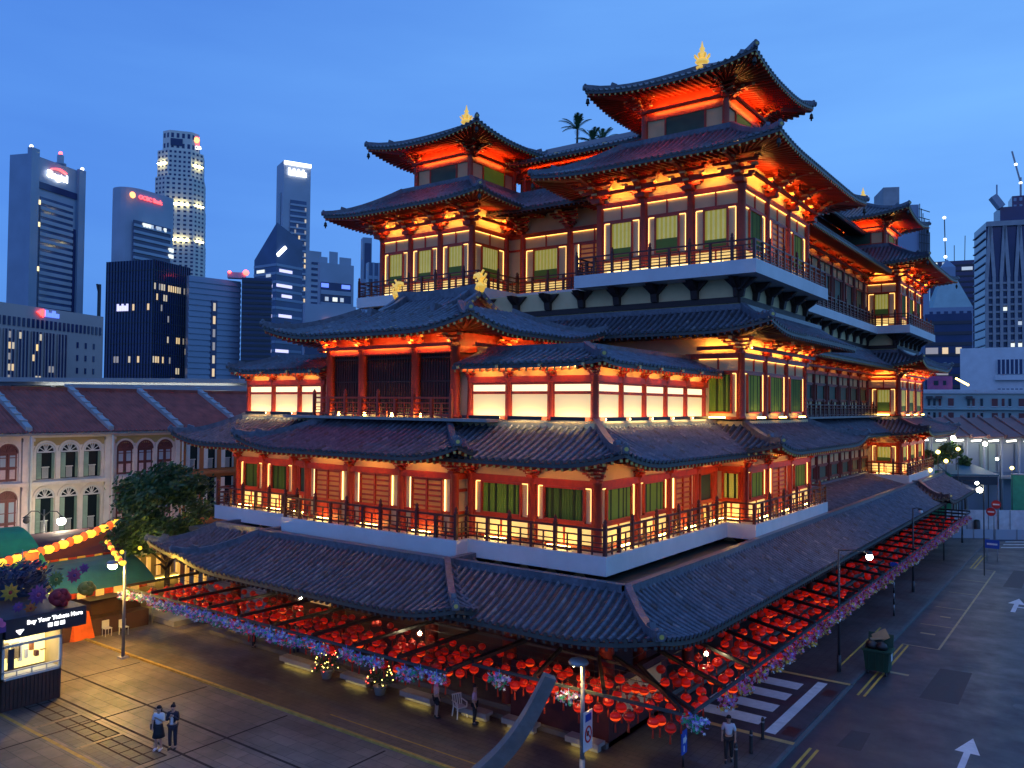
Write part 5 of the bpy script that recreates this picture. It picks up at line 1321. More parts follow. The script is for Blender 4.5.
m=MB(); m.bar((-30.9,-8,1.95),(-30.9,-6.4,1.95),.06,.06); m.build('tube_light','bulb_yellow',r)
r=empty('stage_box',(-32.6,-2.6,0),'brown panelled stall counter behind the forecourt lamp post','stall'); m=MB(); m.box(-34,-31.2,-4.2,-1.2,0,1.75); m.build('panel','booth_brown',r); m=MB(); m.box(-34.1,-31.1,-4.3,-1.1,1.75,1.82); m.build('top','maroon',r)
r=empty('stage_step',(-31,1,0),'low lit platform beside the dark cabinet left of the forecourt','platform'); m=MB(); m.box(-33,-28.6,-.6,2.4,0,.32); m.build('deck','stone',r); m=MB(); m.box(-33.2,-32.8,-.4,2.2,.32,2.2); m.build('back_panel','stucco_yellow',r); m=MB(); m.bar((-32.6,-.3,2.1),(-32.6,2.1,2.1),.08,.06); m.build('tube_light','bulb_yellow',r)
r=empty('cabinet',(-28.2,1.2,0),'dark upright cabinet at the left end of the lantern trellis','cabinet'); m=MB(); m.box(-28.7,-27.7,.8,1.6,.1,1.7); m.build('body','booth_dark',r); m=MB(); m.box(-28.75,-27.65,.75,1.65,1.7,1.78); m.build('top','pole_grey',r); m=MB(); m.box(-27.7,-27.66,.9,1.5,1.3,1.6); m.build('screen','win_lit',r)
for i,(x,y) in enumerate(((-29.9,-3.9),(-29.4,-3.2))):
    r=empty('stool_chair',(x,y,0),['pale plastic chair beside the orange tarpaulin','pale plastic chair in front of the brown panelled counter'][i],'chair','chairs beside the stalls'); m=MB(); m.box(x-.2,x+.2,y-.2,y+.2,.42,.46); m.build('seat','plastic_white',r); m=MB(); m.box(x-.2,x-.16,y-.2,y+.2,.46,.85); m.build('backrest','plastic_white',r)
    for q in (-.17,.17):
        for p in (-.17,.17): m=MB(); m.bar((x+q,y+p,0),(x+q,y+p,.42),.035,.035); m.build('leg','plastic_white',r)
r=empty('banner',(at(31,563,43).x,at(31,563,43).y,0),'small red cloth banner hanging below the lantern string','banner'); c=at(31,562,43); x,y,z=c
m=MB(); m.box(x-.02,x+.02,y-.38,y+.38,z-.45,z+.5); m.build('cloth','sign_panel_red',r); m=MB(); m.bar((x+.03,y-.25,z),(x+.03,y+.25,z+.03),.05,.04); m.bar((x+.03,y-.2,z-.2),(x+.03,y+.2,z-.2),.04,.03); m.build('lettering','cloth_pink',r); m=MB(); m.tube([(x-.06,y-.4,0),(x-.06,y-.4,z+.7)],.03,6); m.build('post','pole_grey',r)
# front-left lamp post
r=empty('street_lamp',(-25.3,-5.45,0),'lamp post with warm lit head on the yellow kerb between kiosk and temple','street lamp')
x,y=-25.3,-5.45
m=MB(); m.box(x-.2,x+.2,y-.2,y+.2,0,.1); m.build('base','concrete',r)
m=MB(); m.tube([(x,y,.1),(x,y,5.0)],[.09,.07],10); m.tube([(x,y,5),(x,y,5.5)],.03,8); m.build('pole','pole_grey',r)
m=MB(); m.bar((x,y,4.9),(x-.25,y-.45,4.92),.08,.08); m.lathe((x-.3,y-.5,4.85),[(.3,0),(.3,.08),(.2,.17),(.02,.2)],12); m.build('lamp_shade','pole_grey',r)
m=MB(); m.lathe((x-.3,y-.5,4.6),[(.06,0),(.16,.05),(.2,.13),(.2,.24)],12); m.build('bulb','bulb_sodium',r)
# double-armed ornamental lamp
p=at(42,600,51); x,y=p.x,p.y
r=empty('ornamental_lamp',(x,y,0),'ornamental post with two curled arms, right lamp shining white, by the shophouses','street lamp')
m=MB(); m.tube([(x,y,0),(x,y,6.4)],[.09,.05],8); m.build('pole','pole_dark',r)
for sg,lit in ((-1,0),(1,1)):
    u=Vector((.806,.59,0))*sg; b=Vector((x,y,6.0)); m=MB(); m.tube([b,b+u*.4+Vector((0,0,.3)),b+u*.8+Vector((0,0,.3)),b+u*1.1+Vector((0,0,.0))],.03,6); m.build('arm','pole_dark',r)
    m=MB(); c=b+u*1.1+Vector((0,0,-.3)); m.ball(c,.24 if lit else .2,10); m.build('lantern_head','bulb_arcade' if lit else 'pole_dark',r); m=MB(); m.lathe(c+Vector((0,0,.18)),[(.24,0),(.03,.16)],8); m.build('lamp_cap','pole_dark',r)
# lantern strings
def string(A,B,n,label,sag=.5,kinds=('lantern_yellow','lantern_orange'),s0=.32):
    m=MB(); pts=[A.lerp(B,i/20)+Vector((0,0,-sag*math.sin(PI*i/20))) for i in range(21)]; m.tube(pts,.015,4); o=m.build('lantern_string','black_metal'); tag(o,label,'lantern string')
    for i in range(n):
        t=(i+.5)/n; c=A.lerp(B,t)+Vector((0,0,-sag*math.sin(PI*t)-s0*.9)); big=i%2==0; s=s0 if big else s0*.72; q=MB(); q.ball(c,s,10,0,.8 if big else 1.2); q.tube([c+Vector((0,0,s*.75)),c+Vector((0,0,s*.95))],s*.4,8,1)
        e=q.build('paper_lantern',[kinds[0] if big else kinds[1],'lantern_cap'])
        tag(e,f'{"round yellow" if big else "slim orange"} paper lantern, {nth(i+1)} from the left end of the string {"over the stalls" if n>14 else "by the lamp post"}','lantern','lanterns on the string over the stalls' if n>14 else 'small lanterns on the steep string')
string(at(-22,563,42),at(119,517,52),19,'string of yellow and orange lanterns rising across the stall roofs to the tree',.25)
string(at(107,538,49),at(124,561,40),9,'short steep string of small yellow lanterns dropping to the lamp post',.1,s0=.17)
# ---- shophouses
SX=-42
def arch(F,c,w,z0,z1,d,k=8):
    pts=[]; r=w/2; zc=z1-r
    P=[F(c-r,d,z0),F(c+r,d,z0)]+[F(c+r*math.cos(a),d,zc+r*math.sin(a)) for a in [PI*i/k for i in range(k+1)]]
    return P
def shophouse(y0,y1,wallm,shut,label,arched=True,frieze=None,openw=True):
    r=empty('shophouse',(SX-6,(y0+y1)/2,0),label,'shophouse','row of shophouses'); W=y1-y0
    F,L,d,n=frame((SX,y0),(SX,y1))
    m=MB(); m.box(SX-12,SX,y0,y1,0,11.1); m.build('wall',wallm,r)
    m=MB()
    for a in (.0,L-.34): m=MB(); m.fbox(F,a,a+.34,0,.22,3.9,11.0); m.fbox(F,a-.0,a+.4 if a==0 else a+.34,0,.3,10.5,10.7); m.fbox(F,a,a+.34,0,.3,7.3,7.5); m.build('pilaster',wallm,r)
    for za,zb,dd in ((7.55,7.8,.3),(10.75,11,.28),(3.75,4.1,.25)): m=MB(); m.fbox(F,0,L,0,dd,za,zb); m.fbox(F,0,L,0,dd*.6,zb,zb+.04); m.build('cornice',wallm,r)
    if frieze: m=MB(); m.fbox(F,.34,L-.34,0,.03,10.2,10.74); m.build('frieze',frieze,r)
    cs=[L*(.5-.285),L*.5,L*(.5+.285)]; w=1.14
    for lv,(za,zb) in enumerate(((4.35,7.3),(7.95,10.35))):
        for c in cs:
            P=arch(F,c,w,za,zb,.012) if arched else [F(c-w/2,.012,za),F(c+w/2,.012,za),F(c+w/2,.012,zb),F(c-w/2,.012,zb)]
            m=MB(); m.add(P,[tuple(range(len(P)))]); wo=m.build('window','glass_dark' if openw else 'shutter_maroon',r)
            f=MB()
            if arched:
                zc=zb-w/2
                A=[F(c+(w/2)*math.cos(a),.06,zc+(w/2)*math.sin(a)) for a in [PI*i/10 for i in range(11)]]
                for i in range(10): f.bar(A[i],A[i+1],.1,.12,0,up=n)
                for i in (2,4,5,6,8): f.bar(F(c,.04,zc),A[i],.05,.05,0,up=n)
                f.fbox(F,c-w/2,c+w/2,.0,.1,zc-.05,zc+.04)
                B=[F(c+(w/2+.14)*math.cos(a),.05,zc+(w/2+.14)*math.sin(a)) for a in [PI*i/10 for i in range(11)]]
                for i in range(10): f.bar(B[i],B[i+1],.13,.14,1,up=n)
                for s_ in (-1,1): f.fbox(F,c+s_*(w/2+.14)-.07,c+s_*(w/2+.14)+.07,0,.12,za,zc,1)
            else: zc=zb
            f.build('window_frame',['white_frame' if openw else 'shutter_maroon',wallm],wo)
            s=MB()
            if openw:
                for s_ in (-1,1):
                    a=c+s_*w/2; P=[F(a,.02,za+.05),F(a-s_*.24,.16,za+.05),F(a-s_*.24,.16,zc-.08),F(a,.02,zc-.08)] if s_*(1)==-1 or True else None
                    s.extr(P,n*.05); 
                    for q in range(7): z=za+.2+(zc-za-.4)*q/7; s.add([F(a-s_*.03,.13,z),F(a-s_*.21,.23,z),F(a-s_*.21,.21,z+.1),F(a-s_*.03,.1,z+.1)],[(0,1,2,3)])
                s.build('shutter',shut,wo)
                b=MB()
                for q in range(6): b.fbox(F,c-.2+q*.07,c-.17+q*.07,.03,.06,za+.05,za+.8)
                b.fbox(F,c-.24,c+.24,.03,.08,za+.78,za+.84); b.build('baluster','white_frame',wo)
            else:
                for a in (c-.02,): s.fbox(F,c-.025,c+.025,.03,.08,za,zc)
                for z in (za+.85,za+1.5): s.fbox(F,c-w/2,c+w/2,.03,.07,z,z+.06)
                for a in (c-w*.25,c+w*.25): s.fbox(F,a-.16,a+.16,.03,.06,za+.15,za+.75,1); s.fbox(F,a-.16,a+.16,.03,.05,za+.95,zc-.15,2)
                s.build('shutter',['shutter_maroon','cloth_pink','concrete_grey'],wo)
    # five-foot way
    m=MB()
    for a in (.2,L-.5): m.fbox(F,a,a+.3,0,.25,0,3.8)
    m.build('pier',wallm,r)
    m=MB(); m.fbox(F,.6,L-.6,.01,.05,.1,3.3); m.build('shop_front','glass_dark',r)
    # roof
    m=MB(); n_=int(W/.3)
    for q in range(n_):
        a=y0+W*q/n_; b=y0+W*(q+1)/n_; c=(a+b)/2
        for (xe,sg) in ((SX+.45,1),(SX-12.45,-1)):
            m.add([(xe,a,11.05),(xe,c,11.16),(xe,b,11.05),(SX-6,a,14.0),(SX-6,c,14.11),(SX-6,b,14.0)],[(0,1,4,3),(1,2,5,4)])
    m.box(SX-6.15,SX-5.85,y0,y1,13.95,14.25); ro=m.build('roof','clay_tile',r)
    m=MB(); m.fbox(F,0,L,.3,.5,10.9,11.05); m.build('gutter','pole_grey',ro)
    m=MB(); y=y0
    st=7
    for q in range(st):
        xa=SX+.3-(6.3)*q/st; xb=SX+.3-6.3*(q+1)/st; za=11.35+2.95*q/st; zb=11.35+2.95*(q+1)/st
        m.extr([(xa,y-.2,za-.4),(xb,y-.2,zb-.4),(xb,y-.2,zb+.1),(xa,y-.2,za+.1)],(0,.4,0))
        m.bar((xb+.1,y,zb+.05),(xb-.3,y,zb+.12),.46,.2)
    m.build('party_wall','concrete',ro)
    m=MB(); m.tube([F(.1,.35,10.9),F(.1,.4,10.3),F(.12,.4,4)],.07,8); m.build('drainpipe','white_frame',r)
ys=[-14.0,-8.6,-3.2,2.28,7.72,13.2,18.6]
shophouse(ys[0],ys[1],'stucco_cream','shutter_green','cream shophouse at the far left of the row, mostly beyond the edge')
shophouse(ys[1],ys[2],'stucco_pink','shutter_maroon','pale pink shophouse with closed maroon framed windows, left end of the row',openw=False)
shophouse(ys[2],ys[3],'stucco_cream','shutter_green','cream shophouse with open arched windows and green shutters','stucco_yellow',frieze='stucco_yellow')
shophouse(ys[3],ys[4],'stucco_pink','shutter_maroon','pinkish shophouse with yellow frieze and closed maroon windows above the tree',frieze='stucco_yellow',openw=False)
shophouse(ys[4],ys[5],'stucco_orange','white_frame','orange shophouse with square white shuttered windows right of the tree',arched=False,frieze='stucco_yellow')
shophouse(ys[5],ys[6],'stucco_yellow','white_frame','yellow shophouse partly hidden by the temple eaves',arched=False)
# ---- tree in front of the shophouses
def tree(x,y,h,rad,zc,name,label,group=None,n=5200,seed=1,mats=('leaf','leaf_light'),trunk=.22,cat='tree',leaf=.16):
    r=empty(name,(x,y,0),label,cat,group); rt=random.Random(seed)
    tips=[]; m=MB()
    m.tube([(x,y,0),(x+.1,y,zc*.3),(x,y+.1,zc*.62)],[trunk,trunk*.8,trunk*.6],8)
    for i in range(11):
        a=2*PI*i/11+rt.uniform(-.3,.3); e=rt.uniform(.25,1.2); L_=rad*rt.uniform(.55,.95); b=Vector((x,y,zc*rt.uniform(.4,.62))); t=b+Vector((math.cos(a)*math.cos(e)*L_,math.sin(a)*math.cos(e)*L_,math.sin(e)*L_)); mid=b.lerp(t,.5)+Vector((0,0,.2)); m.tube([b,mid,t],[trunk*.4,trunk*.25,.03],6); tips.append(t); tips.append(mid)
    m.build('trunk','bark',r)
    cl=[]
    for i in range(56):
        while True:
            v=Vector((rt.uniform(-1,1),rt.uniform(-1,1),rt.uniform(-.8,1)))
            if .35<v.length<1: break
        cl.append(Vector((x+v.x*rad,y+v.y*rad,zc+v.z*(h-zc)*.92)))
    m=MB()
    for i in range(n):
        c=rt.choice(cl)+Vector((rt.gauss(0,.25),rt.gauss(0,.25),rt.gauss(0,.17)))*rad*.5
        nn=Vector((rt.gauss(0,1),rt.gauss(0,1),rt.gauss(.8,1))).normalized();u=nn.orthogonal().normalized();v=nn.cross(u);s=leaf*rt.uniform(.6,1.25)
        m.quad(c-u*s,c-v*s*.5,c+u*s,c+v*s*.5,0 if rt.random()<.7 else 1)
    m.build('crown',list(mats),r); return r
tree(-31.2,.4,9.6,3.1,6.4,'broadleaf_tree','round crowned dark green tree in front of the shophouses, left of the temple',n=13500,seed=3,leaf=.165)
# string of small lights in the tree
for i,(px,py,D) in enumerate(((150,540,48),(165,545,47),(140,548,48),(182,542,49),(205,538,49),(172,552,47),(122,552,47))):
    c=at(px,py,D); m=MB(); m.ball(c,.12,8,0); m.tube([c+Vector((0,0,.1)),c+Vector((0,0,.8))],.008,4,1); tag(m.build('hanging_lamp',['lantern_yellow','black_metal']),['small yellow lamp below the middle of the tree','small yellow lamp under the tree above the eave tip','small yellow lamp under the left of the tree','small yellow lamp under the right of the tree','yellow lamp hanging near the balcony corner right of the tree','lowest small yellow lamp below the tree','small yellow lamp left of the tree trunk'][i],'lamp','small lamps below the tree')
# ================================================================== SKYLINE
def solve(C,e,px,py):
    q=ray(px,py); a,b=q.x,q.y; # CAM + s*(a,b) = C + t*e
    det=a*(-e[1])-(-e[0])*b
    dx,dy=C.x-CAM.x,C.y-CAM.y
    return (a*dy-b*dx)/det if abs(det)>1e-9 else 0
def tower_site(pl,pc,pr,ptop,D,phi):
    C=at(pc,ptop,D); phi=phi+math.degrees(math.atan((512-pc)/FPX)); a=R_(36.2+phi); e1=(math.cos(a),math.sin(a)); e2=(-math.sin(a),math.cos(a))
    w1=abs(solve(C,e1,pr,ptop)); w2=abs(solve(C,e2,pl,ptop)) if pl<pc else w1*.6
    return C,a,w1,w2,C.z
def site(name,label,cat,pl,pc,pr,ptop,D,phi,group='towers on the skyline'):
    C,a,w1,w2,h=tower_site(pl,pc,pr,ptop,D,phi)
    r=empty(name,(C.x,C.y,-.12),label,cat,group,a); ORG[r.name]=Vector((0,0,0)); return r,w1,w2,h
def faces(w1,w2): return [frame((0,0),(w1,0)),frame((0,w2),(0,0))]
def bands(r,F,L,z0,z1,n,prop,mt,m0=.0,d=.3,name='spandrel'):
    m=MB(); fh=(z1-z0)/n
    for i in range(n): m.fbox(F,m0*L,L-m0*L,0,d,z0+fh*i,z0+fh*(i+prop))
    o=m.build(name,mt,r); o['kind']='stuff'
def fins(r,F,L,z0,z1,n,wd,mt,d=.5,name='fin'):
    m=MB()
    for i in range(n+1): u=L*i/n; m.fbox(F,max(0,u-wd/2),min(L,u+wd/2),0,d,z0,z1)
    o=m.build(name,mt,r); o['kind']='stuff'
def litw(r,F,L,z0,z1,nf,nc,cells,mt='win_lit',d0=.02,d1=.08,pad=.12):
    fh=(z1-z0)/nf; cw=L/nc
    for (c,f_,k) in cells:
        m=MB(); m.fbox(F,cw*(c+pad),cw*(c+k-pad),d0,d1,z0+fh*(f_+.2),z0+fh*(f_+.8)); m.build('lit_window',random.choice(['win_lit_dim','win_lit_faint','win_lit_warm']) if mt=='win_lit_dim' else random.choice(['win_lit_pale','win_lit_cool']) if mt=='win_lit_pale' else mt,r)
lamp('win_lit_faint',(1,.8,.45),.22); lamp('win_lit_warm',(1,.68,.22),.8); lamp('win_lit_cool',(.75,.88,1),.5)
def rnd_cells(nc,nf,n,seed,kmax=2):
    q=random.Random(seed); return [(q.randrange(nc),q.randrange(nf),q.randint(1,kmax)) for _ in range(n)]
# 1 tall grey tower, far left
D=560
r,w1,w2,h=site('office_tower','tall grey office tower at the far left with white sign near its roof','office tower',10,30,84,153,D,45)
m=MB(); m.box(0,w1,0,w2,0,h); m.build('body','cladding_blue',r)
(F,L,d,n),(F2,L2,d2,n2)=faces(w1,w2)
m=MB(); m.fbox(F,-.02*L,L*.12,-1,2.5,0,h+4); m.fbox(F,L*.87,L,0,2.2,0,h+1); m.build('pier','cladding_blue',r)
m=MB(); m.fbox(F,L*.13,L*.86,.05,1,h*.88,h*.905); m.fbox(F,L*.13,L*.18,.05,.6,20,h*.83); m.fbox(F,L*.81,L*.86,.05,.6,20,h*.76); m.build('recess','glass_navy',r)
bands(r,lambda u,dd,z:F(u+L*.19,dd,z),L*.61,20,h*.85,30,.55,'concrete_grey',d=1.0)
m=MB(); m.fbox(F,L*.19,L*.8,.05,.5,20,h*.85); m.build('glazing','glass_blue',r)
litw(r,lambda u,dd,z:F(u+L*.13,dd,z),L*.06,20,h*.84,26,1,[(0,25,1),(0,22,1),(0,16,1),(0,5,1),(0,9,1)],d0=.7,d1=1.2)
text('Singtel','sign_lettering',L*.145,'sign_white',r,F(L*.47,1.6,h*.945),ext=.3,bold=.25)
m=MB(); A=[F(L*(.36+.045*i),1.5,h*.967+L*.03*math.sin(PI*i/6)) for i in range(7)]
for i in range(6): m.bar(A[i],A[i+1],1.2,L*.035,up=n)
m.build('sign_arc','sign_red',r)
m=MB(); c=F(L*.72,-8,h); m.lathe(c,[(1.2,0),(1.2,2),(4,2.5),(4,3.5),(2.3,4),(2.3,9),(1.6,10)],12); m.build('radome','concrete_grey',r)
for i,c in enumerate((F(L*.02,0,h+5),F(L*.72,-8,h+11),F(L*.95,1,h+2))): m=MB(); m.ball(c,1.3,6); m.build('beacon','bulb_red' if i==1 else 'sign_white',r)
# 2 slab with rounded side and orange sign
D=520
r,w1,w2,h=site('office_tower','concrete bank tower with an orange and red sign across its top','office tower',105,128,174,185,D,40)
(F,L,d,n),(F2,L2,d2,n2)=faces(w1,w2)
m=MB(); P=[(w1,0),(w1,w2)]+[(w2*.6-w2*.6*math.sin(t),w2-w2*.5+w2*.5*math.cos(t)) for t in [PI*i/10 for i in range(11)]]; m.prism(P,0,h); m.build('body','concrete_grey',r)
m=MB(); m.fbox(F,L*.12,L*.93,.1,.7,30,h*.86); m.build('glazing','glass_navy',r)
bands(r,lambda u,dd,z:F(u+L*.12,dd,z),L*.81,30,h*.86,24,.42,'concrete_grey',d=1.6)
litw(r,lambda u,dd,z:F(u+L*.12,dd,z),L*.81,30,h*.86,24,14,[(i,23,1) for i in (3,4,5,6,8,9,11)]+rnd_cells(14,22,16,4,2),'win_lit_pale',d0=.8,d1=1.8)
m=MB(); c=F(L*.07,1,h*.962); m.tube([c,c+n*.6],L*.055,16); m.build('sign_disc','sign_orange',r)
text('OCBC Bank','sign_lettering',L*.1,'sign_red',r,F(L*.46,1.0,h*.962),ext=.3,bold=.12)
# 3 stepped octagonal tower with glowing setbacks
D=640
C=at(182,136,D); S=C.xy.length and D/816
r=empty('stepped_tower',(C.x,C.y,-.12),'tallest stepped pale tower with yellow lit setbacks and a red emblem at its crown','office tower','towers on the skyline',R_(36.2+18)); ORG[r.name]=Vector((0,0,0))
def zat(py): return at(183,py,D).z
def octo(w,ch): 
    h_=w/2; c=w*ch; return [(-h_+c,-h_),(h_-c,-h_),(h_,-h_+c),(h_,h_-c),(h_-c,h_),(-h_+c,h_),(-h_,h_-c),(-h_,-h_+c)]
def lvl(w,ch,z0,z1,rows,cols,glow,seed):
    P=octo(w,ch); m=MB(); m.prism(P,z0,z1); m.build('shaft','pale_stone',r)
    m=MB(); fh=(z1-z0)/rows
    for i in range(8):
        A,B=P[i],P[(i+1)%8]; F,L,d,n=frame(A,B); k=max(2,round(cols*L/w))
        for a in range(k):
            for b in range(rows): m.fbox(F,L*(a+.28)/k,L*(a+.78)/k,.02,.12,z0+fh*(b+.3),z0+fh*(b+.75))
    o=m.build('window','glass_navy',r); o['kind']='stuff'
    if glow:
        for i in glow:
            A,B=P[i],P[(i+1)%8]; F,L,d,n=frame(A,B); m=MB(); m.fbox(F,L*.15,L*.85,.9,1.5,z0+.1,z0+.6); m.build('floodlight','floor_lamp_city',r)
lamp('floor_lamp_city',(1,.85,.3),38)
u=D/816
lvl(47*u,.18,0,zat(245),46,9,None,0); lvl(46*u,.2,zat(245),zat(210),8,9,(7,0,1),1); lvl(45*u,.22,zat(210),zat(183),6,9,(0,1),1); lvl(42*u,.25,zat(183),zat(170),3,9,None,2); lvl(42*u,.25,zat(170),zat(156),3,9,(7,1),2); lvl(33*u,.2,zat(156),zat(136),2,6,None,3)
m=MB(); P=octo(33*u,.2); F,L,d,n=frame(P[0],P[1]); m.fbox(F,L*.05,L*.6,.1,.5,zat(151),zat(144)); m.build('louvre','glass_navy',r)
F,L,d,n=frame(P[0],P[2]); m=MB(); m.fbox(F,L*.8,L*1.0,1.2,1.8,zat(148),zat(139)); m.build('sign_panel','sign_red',r); m=MB(); c=F(L*.9,2,zat(142.5)); m.tube([c,c+n*.5],2.2,10); m.build('sign_emblem','sign_orange',r)
text('UOB','sign_lettering',3.4,'sign_white',r,F(L*.9,1.6,zat(150)),ext=.2,bold=.1)
# 4 pink grey block low at the left
r,w1,w2,h=site('office_block','low pinkish office block with vertical window strips at the left edge','office block',-50,-30,104,297,330,42)
(F,L,d,n),_=faces(w1,w2); m=MB(); m.box(0,w1,0,w2,0,h); m.build('body','concrete_pink',r)
m=MB()
for k in range(24): m.fbox(F,L*(.18+.034*k),L*(.18+.034*k+.017),.05,.3,h*.83,h*.9)
o=m.build('vent','glass_navy',r); o['kind']='stuff'
for k in range(6):
    a=.12+.098*k; m=MB(); m.fbox(F,L*a,L*(a+.075),.05,.4,2,h*.8); wo=m.build('window_strip','glass_navy',r); fins(r,lambda u,dd,z,a=a:F(u+L*a,dd,z),L*.075,2,h*.8,3,.5,'concrete_pink',.8)
for k,col in ((1,[0,1,2,4,5,6,7,8]),(2,[3,8]),(3,[1,2,4,6,7,8]),(4,[5]),(0,[1,4,7])):
    litw(r,lambda u,dd,z,k=k:F(u+L*(.12+.098*k),dd,z),L*.075,2,h*.8,9,3,[(random.choice((0,1,2)),c,1) for c in col]+[(1,c,1) for c in col[::2]],'win_lit_dim',d0=.45,d1=.6)
for k in range(3):
    for j in range(6): m=MB(); m.fbox(F,L*(.77+.07*k),L*(.785+.07*k),.05,.25,h*(.15+.11*j),h*(.2+.11*j)); m.build('window','glass_navy',r)
m=MB(); m.extr([F(L*.44,.5,h*.96),F(L*.49,.5,h*.99),F(L*.49,.5,h*.92)],n*.5); m.fbox(F,L*.47,L*.5,.5,1,h*.93,h*.985); m.build('sign_emblem','sign_red',r)
m=MB()
for k in range(4): m.fbox(F,L*(.505+.028*k),L*(.527+.028*k),.5,1,h*.93,h*(.965 if k%2 else .985))
m.build('sign_lettering','sign_blue',r)
# 5 navy glass cube
r,w1,w2,h=site('glass_office','navy glass office cube with a few lit floors, in front of the bank tower','office block',107,154,190,259,300,48)
m=MB(); m.box(0,w1,0,w2,0,h); m.build('body','glass_navy',r)
for (F,L,d,n),sd in zip(faces(w1,w2),(1,2)):
    fins(r,F,L,0,h,16,.14,'mullion_dark',.3); bands(r,F,L,0,h,17,.05,'mullion_dark',d=.16)
(F,L,d,n),(F2,L2,d2,n2)=faces(w1,w2)
litw(r,F,L,0,h,17,16,rnd_cells(16,15,26,31,2)+[(0,14,1),(2,14,1),(3,14,2),(6,14,3),(10,14,2),(13,14,1),(1,7,2),(4,7,1),(2,4,1),(7,4,3),(12,4,2),(3,12,1)],'win_lit_dim'); litw(r,F2,L2,0,h,17,16,[(14,12,1),(9,12,1),(1,4,2),(5,4,3),(9,4,1),(11,4,2),(13,4,1),(3,7,2),(8,7,1),(11,7,1),(9,3,1),(11,3,2)],'win_lit_dim')
m=MB()
for k in range(5): m.fbox(F2,L2*(.26+.05*k),L2*(.295+.05*k),.3,.6,h*.715,h*(.745 if k%2 else .755))
m.build('sign_lettering','sign_violet',r)
# 6 ribbed block with lit slot, joined dark block
r,w1,w2,h=site('office_block','grey ribbed block with one dark vertical slot of small lights, right of the glass cube','office block',187,189,241,275,310,24)
(F,L,d,n),_=faces(w1,w2); m=MB(); m.box(0,w1,0,w2,0,h); m.build('body','cladding_blue',r); bands(r,F,L,0,h,28,.6,'cladding_blue',d=.4)
m=MB(); m.fbox(F,L*.42,L*.53,.05,.6,2,h*.86); m.build('slot','glass_navy',r)
litw(r,lambda u,dd,z:F(u+L*.43,dd,z),L*.09,2,h*.86,10,1,[(0,i,1) for i in range(10)],'win_lit_dim',d0=.62,d1=.7,pad=.25)
r,w1,w2,h=site('office_block','dark navy louvred block with red beacons on its roof','office block',241,242,272,277,320,-4)
(F,L,d,n),_=faces(w1,w2); m=MB(); m.box(0,w1,0,w2*1.5,0,h); m.build('body','glass_navy',r); bands(r,F,L,0,h,30,.45,'mullion_dark',d=.4)
m=MB(); m.fbox(F,-L*.5,L*.1,-6,-2,h,h+2.2); m.build('roof_plant','cladding_blue',r)
for k,u_ in enumerate((-.42,.12)): m=MB(); m.ball(F(L*u_,-1,h+2),[.6,1.15][k],8); m.build('beacon','bulb_red',r)
litw(r,F,L,0,h,20,8,[(4,2,2),(6,2,1)],'win_lit_dim',d0=.45,d1=.5)
# 7 tall slab tower with bright roof bar
r,w1,w2,h=site('office_tower','tall slender grey tower with a white lit bar along its roofline','office tower',277,284,311,160,700,16)
(F,L,d,n),(F2,L2,d2,n2)=faces(w1,w2); m=MB(); m.box(0,w1,0,w2,0,h); m.build('body','concrete_grey',r)
m=MB(); m.fbox(F,L*.25,L*.85,.1,.6,0,h*.85); m.build('glazing','glass_blue',r); bands(r,lambda u,dd,z:F(u+L*.25,dd,z),L*.6,h*.45,h*.85,18,.35,'concrete_grey',d=1.2)
m=MB(); m.fbox(F2,L2*.4,L2*.7,.1,.4,h*.5,h*.88); m.build('glazing','glass_navy',r)
m=MB(); m.fbox(F,0,L,.5,1.6,h*.985,h*.998); m.build('roof_light','sign_white',r)
m=MB()
for k in range(8): m.fbox(F,L*(.16+.085*k),L*(.225+.085*k),.6,1.6,h*.945,h*(.962 if k%2 else .972))
m.build('sign_lettering','sign_white',r); litw(r,lambda u,dd,z:F(u+L*.25,dd,z),L*.6,h*.45,h*.85,18,8,rnd_cells(8,18,14,5,1)+[(7,i,1) for i in range(0,18,2)]+[(2,4,1),(3,4,1)],'win_lit_dim',d0=1.25,d1=1.4)
m=MB(); m.box(w1,w1*1.45,0,w2*.8,0,h*.66); m.build('annex','concrete_grey',r); bands(r,lambda u,dd,z:F(u+L*1.08,dd,z),L*.3,10,h*.63,26,.4,'glass_navy',d=.4,name='window_band')
# 8 blue faceted glass building
r,w1,w2,h=site('glass_office','blue glass office with faceted sloping crown and white light bands','office tower',255,277,303,222,420,40)
(F,L,d,n),(F2,L2,d2,n2)=faces(w1,w2); h2=h*.83
m=MB(); m.box(0,w1,0,w2,0,h2); m.add([(0,0,h2),(w1,0,h2),(w1,w2,h2),(0,w2,h2),(0,0,h),(w1,0,h*.93),(w1,w2,h2),(0,w2,h2*.99)],[(0,1,5,4),(1,2,5),(4,5,2,3),(0,4,3)]); m.build('body','glass_blue',r)
for (F_,L_,_,_) in faces(w1,w2): bands(r,F_,L_,0,h2,20,.3,'cladding_blue',d=.25)
litw(r,F2,L2,0,h2,34,14,[(2,31,5),(8,30,3),(3,28,8),(5,24,5),(2,21,7),(7,18,4),(2,15,4)],'win_lit_pale',d0=.3,d1=.4,pad=.05); litw(r,F,L,0,h2,34,10,[(1,31,5),(0,28,6),(2,26,4),(1,22,5),(2,19,4),(0,15,5)],'sign_violet',d0=.3,d1=.4,pad=.05)
m=MB(); m.bar(F(L*.02,.5,h2+1),F(L*.32,.5,h2+6),.8,1.6); m.build('roof_light','sign_white',r)
